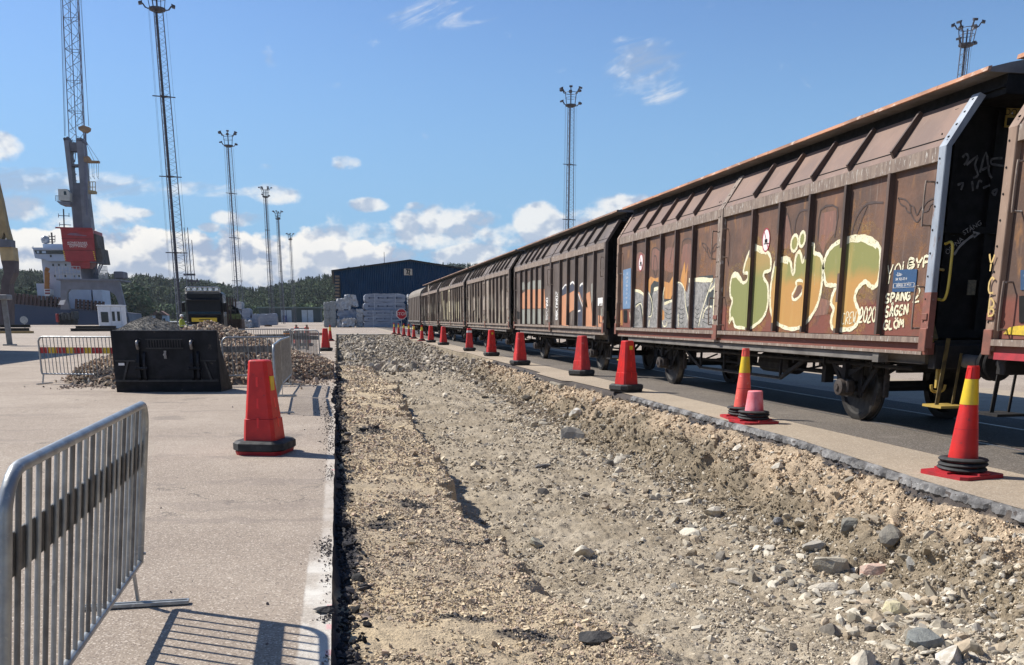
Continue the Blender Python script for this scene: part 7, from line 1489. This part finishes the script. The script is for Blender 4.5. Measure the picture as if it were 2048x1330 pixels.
poly(MB(o_), [(362, 995), (380, 955), (430, 948), (412, 995)], K, -2, .5).build('white_panel', M_white, t)
# yellow crane at the left edge
t = empty('harbour_crane', (atY(10, 650, 200).x, 200, 0), 'part of a yellow and brown crane column cut by the left edge', 'crane'); o_ = t.location.copy(); F2 = lambda x, y, dy=0: atY(x, y, 200+dy)
poly(MB(o_), [(-30, 300), (-22, 300), (2, 400), (12, 450), (21, 482), (15, 486), (8, 462), (2, 484), (-6, 484), (-4, 440)], F2, 0, 2).build('upper_arm', mat('ochre_steel', (.30, .22, .10), (.22, .16, .08), .6), t)
poly(MB(o_), [(0, 478), (20, 479), (21, 494), (-2, 494)], F2, -.5, 3).build('joint', M_cg2, t); poly(MB(o_), [(-2, 494), (25, 494), (28, 521), (2, 521)], F2, 0, 3).build('lower_arm', mat('ochre_pale', (.40, .30, .15), (.3, .23, .12), .6), t)
poly(MB(o_), [(2, 521), (28, 521), (28, 545), (18, 568), (19, 600), (0, 600), (3, 560), (8, 545)], F2, 0, 3).build('column', mat('brown_steel', (.07, .05, .055), (.05, .038, .04), .6), t); poly(MB(o_), [(0, 600), (19, 600), (19, 650), (0, 650)], F2, 0, 3).build('column_foot', MATS['brown_steel'], t)
# ================================================================== THE SHIP
Ys = 262.; S_ = lambda u, v, dy=0: atY(u, v, Ys+dy)
t = empty('cargo_ship', (S_(60, 640).x, Ys, -2), 'blue grey cargo ship with a white bridge moored behind the crane', 'ship'); o_ = t.location.copy()
M_hull = mat('hull_blue', (.050, .070, .125), (.040, .055, .10), .12, .5, stretch=(1, 1, 1.5), c3=(.10, .07, .06), s3=.35, f3=.62); M_sup = mat('ship_white', (.46, .52, .60), (.40, .46, .54), .4, .6)
MB(o_).prism([S_(-190, 592), S_(-20, 604), S_(118, 617), S_(256, 628), S_(262, 652), S_(250, 664), S_(-190, 664)], (0, 17, 0)).build('hull', M_hull, t)
MB(o_).prism([S_(-190, 590, -.2), S_(256, 626.5, -.2), S_(256, 628, -.2), S_(-190, 592, -.2)], (0, 17.3, 0)).build('rubbing_strake', mat('strake', (.09, .10, .14), (.07, .08, .11), .5), t)
M_car = mat('cargo_brown', (.085, .032, .024), (.05, .022, .018), .5, .7)
for (u0, u1) in ((-10, 118), (152, 206)):
    b = MB(o_); n = int((u1-u0)/7.6)
    for k in range(n+1): u = u0+(u1-u0)*k/n; v = 606+(u)*.092; b.bar(S_(u, v+2, .5), S_(u+1, v-22-(3 if u < 20 else 0), .5), .55)
    b.build('stanchion', mat('stanchion_tan', (.14, .075, .06), (.1, .055, .045), .6), t); b = MB(o_)
    for dv in (-5, -11, -17): b.bar(S_(u0, 606+u0*.092+dv, 1.2), S_(u1, 606+u1*.092+dv, 1.2), .35)
    for k in range(n): u = u0+(u1-u0)*k/n; v = 606+(u+4)*.092; P, Q = S_(u+.8, v, 3), S_(u+7, v-17, 3); b.box((P.x, Ys+3, P.z), (Q.x, Ys+13, Q.z))
    b.build('deck_cargo', M_car, t)
def blk(nm, u0, u1, v0, v1, dy, dep, m): P, Q = S_(u0, v1, dy), S_(u1, v0, dy); return MB(o_).box((P.x, Ys+dy, P.z), (Q.x, Ys+dy+dep, Q.z)).build(nm, m, t)
hs = blk('deckhouse', 94.5, 162, 518, 622, 3, 12, M_sup); blk('deckhouse_aft', 157, 181, 579, 622, 2.6, 12, M_sup); blk('funnel_casing', 189, 203, 577, 622, 2.6, 9, mat('ship_white_lit', (.55, .60, .66), (.5, .55, .6), .4)); blk('store_box', 76, 90, 567, 600, 1, 5, M_sup)
br = MB(o_).prism([S_(66, 499, 1), S_(162, 499, 1), S_(162, 522, 1), S_(94, 522, 1), S_(90, 519, 1), S_(70, 516, 1)], (0, 15, 0)).build('bridge', M_sup, t)
MB(o_).prism([S_(62.5, 495, .5), S_(124, 495, .5), S_(162, 496, .5), S_(162, 500, .5), S_(67, 499.5, .5)], (0, 16, 0)).build('bridge_roof', M_sup, br); blk('monkey_island', 86, 122, 488, 495, 4, 8, M_sup)
MB(o_).prism([S_(69, 501, .8), S_(162, 501.5, .8), S_(162, 508.5, .8), S_(72, 507.5, .8)], (0, .4, 0)).build('bridge_window', M_glass, br)
for u in (76, 86, 90): P, Q = S_(u-1.6, 506.5, .7), S_(u+1.8, 502, .7); MB(o_).box((P.x, Ys+.6, P.z), (Q.x, Ys+.78, Q.z)).build('lit_pane', mat('pane_sky', (.45, .55, .62), (.4, .5, .58), .5, .2), br)
for (u, v) in ((106, 530), (117.5, 530), (131, 530), (110, 552), (130.5, 552), (148, 553), (158, 552), (106, 513)): P, Q = S_(u-1.4, v+2.2, 2.8), S_(u+1.4, v-2.2, 2.8); MB(o_).box((P.x, Ys+2.85 if v > 515 else Ys+.8, P.z), (Q.x, Ys+3.01 if v > 515 else Ys+1.0, Q.z)).build('porthole', M_glass, hs)
b = MB(o_)
for v in (545, 562, 575): P = S_(120, v, 2.4); b.box((P.x, Ys+2.2, P.z-.08), (S_(162, v, 2.4).x, Ys+3, P.z+.08))
for u in range(122, 162, 4): b.bar(S_(u, 545, 2.3), S_(u, 538, 2.3), .08); b.bar(S_(u, 562, 2.3), S_(u, 555, 2.3), .08)
b.bar(S_(120, 538, 2.3), S_(162, 538, 2.3), .08); b.bar(S_(120, 555, 2.3), S_(162, 555, 2.3), .08); b.build('gallery_rail', M_sup, t)
M_or = mat('davit_orange', (.50, .20, .04), (.36, .15, .04), .6)
b = MB(o_); b.bar(S_(93, 590, .5), S_(93, 540, .5), .8); b.bar(S_(91, 537, .5), S_(98, 540, .5), .8); b.bar(S_(96, 590, .5), S_(97, 545, .5), .5); [b.bar(S_(91, v, .4), S_(99, v+4, .4), .4) for v in (548, 556, 564, 572)]; b.build('davit', M_or, t)
bt = MB(o_).prism([S_(87.5, 578, 0), S_(101, 578, 0), S_(101, 588, 0), S_(98, 592, 0), S_(89, 592, 0)], (0, 3, 0)).build('rescue_boat', M_white, t); b = MB(o_); [b.box((S_(90, v, 0).x, Ys-.1, S_(90, v+3, 0).z), (S_(100, v, 0).x, Ys-.02, S_(90, v, 0).z)) for v in (579.5, 585)]; b.build('red_stripe', M_cr, bt)
b = MB(o_); b.bar(S_(130, 500, 6), S_(127, 418, 6), .28); [b.bar(S_(u0, v, 6), S_(u1, v+1, 6), .16) for u0, u1, v in ((117, 139, 431), (119, 142, 449), (110, 132, 456))]; [b.bar(S_(u, v, 6), S_(u, v+8, 6), .12) for u, v in ((117, 427), (138, 426), (119, 445))]; b.build('signal_mast', M_mastd, t)
b = MB(o_); b.bar(S_(105, 490, 5), S_(103, 465, 5), .35); [b.bar(S_(98, v, 5), S_(110, v, 5), .2) for v in (473, 479, 484)]; [b.bar(S_(u, 484, 5), S_(u, 470, 5), .14) for u in (98, 110)]; b.build('radar_mast', mat('mast_brown', (.16, .12, .10), (.1, .08, .07), 1), t)
P = S_(90.5, 479, 5); MB(o_).lathe([(.1, -1.1), (.9, -.9), (1.1, 0), (.8, .75), (.05, 1.0)], P, n=16).build('radome', M_wrap2, t, smooth=60); MB(o_).bar(S_(66, 497, 1), S_(66, 492, 1), .15).build('wing_rail', M_sup, t); MB(o_).bar(S_(91, 494, 5), S_(91, 484, 5), .3).build('radome_leg', M_sup, t)
# ================================================================== WATER, HILLS, WOODS
tag(MB().add([(-1400, 236, -2), (-34, 236, -2), (-34, 900, -2), (-1400, 900, -2)], [(0, 1, 2, 3)]).build('water', mat('water_dark', (.02, .035, .045), (.015, .03, .04), .05, .12, .05, .6)), kind='structure')
tag(MB().box((-900, 235.9, -3), (-34, 236.0, -.005)).box((-34, 235.95, -3), (-33.95, 640, -.005)).build('quay_wall', M_slab), kind='structure')
def ridge(pts, Y0):
    A = []
    for u, v in pts: p = atY(u, v, Y0); A.append((p.x, p.z))
    A = np.array(A); return A[:, 0], A[:, 1]
HY = 760.; rx_, rz_ = ridge([(-420, 560), (-200, 548), (0, 538), (60, 540), (115, 545), (240, 549), (300, 549), (350, 555), (400, 559), (450, 568), (490, 575), (510, 577), (540, 571), (580, 563), (620, 554), (668, 547), (700, 536), (740, 530), (820, 534), (880, 529), (910, 527), (935, 526), (960, 531), (1000, 542), (1100, 560), (1300, 575), (1600, 590), (2100, 600), (2500, 604)], HY)
rz_ = rz_-6.
def hillz(x, y):
    top = np.interp(x*HY/np.maximum(y, 1)*1.0, rx_, rz_); t_ = np.clip((y-545)/(HY-545), 0, 1.35); t_ = np.where(t_ > 1, 1-(t_-1)*.5, t_)
    return top*(t_**.85)*(1+.10*fbm(x, y, .012, 4)*(1-t_*.8))
gx, gy_ = np.meshgrid(np.linspace(-900, 1300, 260), np.linspace(545, 860, 50)); gz = hillz(gx, gy_)
V = np.stack([gx, gy_, gz], -1).reshape(-1, 3); I = np.arange(gx.size).reshape(gx.shape); F = np.stack([I[:-1, :-1], I[:-1, 1:], I[1:, 1:], I[1:, :-1]], -1).reshape(-1, 4)
o = np_mesh('hills', V, F, m_soil, np.tile(np.array([.03, .045, .02]), (len(V), 1))); tag(o, kind='structure')
M_leaf = attr_mat('foliage', .85, 0, 1, .3, .9)
def tree_template(kind, seed):
    r = np.random.default_rng(seed); V = []; F = []
    if kind == 'conifer':
        for k in range(60):
            z = r.random()**.8; rad = .23*(1-z)**.8+.015; a = r.random()*6.283; q = np.array([math.cos(a), math.sin(a)]); i = len(V); dr = .11*(1-z)+.035; h_ = .06+.05*(1-z)
            c = np.array([q[0]*rad*r.uniform(.3, 1), q[1]*rad*r.uniform(.3, 1), .08+z*.92]); s = np.array([-q[1], q[0]])*dr*.7
            V += [c+[s[0], s[1], r.uniform(-.02, .02)], c-[s[0], s[1], r.uniform(-.02, .02)], c+[q[0]*dr, q[1]*dr, -h_*.8], c+[0, 0, h_*1.3]]; F += [[i, i+1, i+2], [i, i+1, i+3]]
    else:
        nb = r.integers(5, 9); bl = [(r.normal(size=3)*[.16, .16, .13]+[0, 0, .6], r.uniform(.16, .27)) for _ in range(nb)]
        for k in range(110):
            c0_, rr = bl[r.integers(0, nb)]; d = r.normal(size=3); d /= np.linalg.norm(d); c = c0_+d*rr*r.uniform(.7, 1.05); c[2] = max(c[2], .12); t1 = np.cross(d, r.normal(size=3)); t1 /= np.linalg.norm(t1); t2 = np.cross(d, t1); s = r.uniform(.045, .085); i = len(V)
            V += [c+t1*s, c-t1*s*.6+t2*s, c-t1*s*.5-t2*s+d*s*.5]; F += [[i, i+1, i+2]]
    return np.array(V), np.array(F)
CON = [tree_template('conifer', i) for i in range(6)]; DEC = [tree_template('dec', 30+i) for i in range(6)]
def plant(x, y, z, h, cols_, tm, r):
    VV, FF, CC = [], [], []; base = 0; wh = r.integers(0, len(tm), len(x))
    for t_, (tv, tf) in enumerate(tm):
        i = np.where(wh == t_)[0]
        if not len(i): continue
        a = r.random(len(i))*6.283; ca, sa = np.cos(a), np.sin(a); wd = r.uniform(.85, 1.25, len(i)); v = np.empty((len(i), len(tv), 3))
        v[..., 0] = (tv[None, :, 0]*ca[:, None]-tv[None, :, 1]*sa[:, None])*(h[i]*wd)[:, None]+x[i, None]; v[..., 1] = (tv[None, :, 0]*sa[:, None]+tv[None, :, 1]*ca[:, None])*(h[i]*wd)[:, None]+y[i, None]; v[..., 2] = tv[None, :, 2]*h[i, None]+z[i, None]
        VV.append(v.reshape(-1, 3)); FF.append((tf[None]+(np.arange(len(i))*len(tv))[:, None, None]+base).reshape(-1, 3)); cc = cols_[i][:, None, :]*(1+r.uniform(-.22, .22, (len(i), len(tv), 1))); CC.append(cc.reshape(-1, 3)); base += len(i)*len(tv)
    return np.concatenate(VV), np.concatenate(FF), np.clip(np.concatenate(CC), .004, 1)
def wood(name, label, x, y, z, h, share, r, dark=1.):
    n1 = fbm(x, y, .02, 3); con = (r.random(len(x)) < share+n1*.9); VV, FF, CC, b0 = [], [], [], 0
    for k, tm, cl in ((con, CON, [(.022, .046, .022), (.016, .036, .020), (.030, .054, .022)]), (~con, DEC, [(.044, .074, .026), (.034, .062, .024), (.060, .086, .030), (.028, .052, .022)])):
        if not k.any(): continue
        cc = np.array(cl)[r.integers(0, len(cl), int(k.sum()))]*dark*(1+r.uniform(-.25, .25, (int(k.sum()), 1))); v, f, c = plant(x[k], y[k], z[k], h[k], cc, tm, r); VV.append(v); FF.append(f+b0); CC.append(c); b0 += len(v)
    o = np_mesh(name, np.concatenate(VV), np.concatenate(FF), M_leaf, np.concatenate(CC)); tag(o, label, 'wood', kind='stuff')
r = np.random.default_rng(77); n = 15000; y = 550+r.random(n)**.9*215; x = (r.random(n)*1.0-.40)*y*1.45; k = x < y*.62; x, y = x[k], y[k]; x = np.where(r.random(len(x)) < .0, x, x); h = r.uniform(4.5, 8.5, len(x))
wood('wooded_hillside', 'dark green mixed wood covering the hills on the horizon', x, y, hillz(x, y)-.6, h, .35, r)
# nearer wooded headland behind the crane, and big trees behind the ship
HX, HZ = ridge([(60, 640), (180, 600), (232, 568), (252, 578), (268, 590), (282, 612), (292, 640)], 460)
def headz(x, y): return np.maximum(0, np.interp(x, HX, HZ)-4)*np.clip(1-np.abs(y-462)/26, 0, 1)**.6
gx, gy_ = np.meshgrid(np.linspace(HX[0]-5, HX[-1]+5, 70), np.linspace(436, 488, 24)); gz = headz(gx, gy_)*(1+.12*fbm(gx, gy_, .1, 3))-2; V = np.stack([gx, gy_, gz], -1).reshape(-1, 3); I = np.arange(gx.size).reshape(gx.shape); F = np.stack([I[:-1, :-1], I[:-1, 1:], I[1:, 1:], I[1:, :-1]], -1).reshape(-1, 4)
o = np_mesh('headland', V, F, m_soil, np.tile(np.array([.05, .05, .045]), (len(V), 1))); tag(o, kind='structure')
n = 330; x = r.uniform(HX[0], HX[-1]-1, n); y = r.uniform(440, 475, n); wood('headland_wood', 'darker trees on the rocky headland just right of the crane', x, y, headz(x, y)-2.5, r.uniform(4, 7.5, n), .35, r, .85)
tag(MB().box((-700, 430, -3), (-100, 900, -1.5)).build('far_shore', M_slab), kind='structure')
n = 240; x = r.uniform(-185, -88, n); y = r.uniform(432, 470, n); wood('shore_trees', 'rounded green trees along the shore behind the ship', x, y, np.full(n, -1.6)+r.uniform(0, 6, n), r.uniform(9, 15, n), .05, r, 1.2)
n = 260; x = r.uniform(-115, 10, n); y = r.uniform(500, 548, n); wood('low_trees', 'lighter broadleaf trees at the foot of the hills behind the low warehouse', x, y, np.full(n, -.5), r.uniform(5, 11, n), .1, r, 1.5)
for k, (u, v, lb) in enumerate(((323, 636, 'small white house among the trees at the foot of the hill, left of the truck'), (313, 640, 'tiny pale house beside the small white one by the shore'))):
    p = atY(u, v, 486); root = empty('house', (p.x, 486, max(0, p.z-4)), lb, 'house', 'houses on the far shore'); MB().box((-2.8, 0, -3), (2.8, 6, 3)).build('wall', M_hut, root); MB().prism([(-3.2, -.3, 3), (3.2, -.3, 3), (0, -.3, 5.2)], (0, 6.6, 0)).build('roof', mat('tile_red', (.25, .12, .08), (.2, .1, .07), 1), root)
    for x in (-1.4, 1.2): MB().box((x-.5, -.06, .2), (x+.5, .02, 1.6)).build('window', M_glass, root)

# ------------------------------------------------------------------ the air over the harbour
hz = MB().box((-1500, -60, -9), (1500, 1000, 130)).build('haze', None); tag(hz, kind='stuff', label='thin summer haze over the harbour that pales the far hills')
m = bpy.data.materials.new('haze'); m.use_nodes = True; nt = m.node_tree; nt.nodes.clear(); o1 = nd(nt, 'ShaderNodeOutputMaterial'); pv = nd(nt, 'ShaderNodeVolumePrincipled')
pv.inputs['Density'].default_value = .00007; pv.inputs['Color'].default_value = (.86, .93, 1, 1); pv.inputs['Anisotropy'].default_value = .2; nt.links.new(pv.outputs[0], o1.inputs['Volume']); hz.data.materials.append(m)
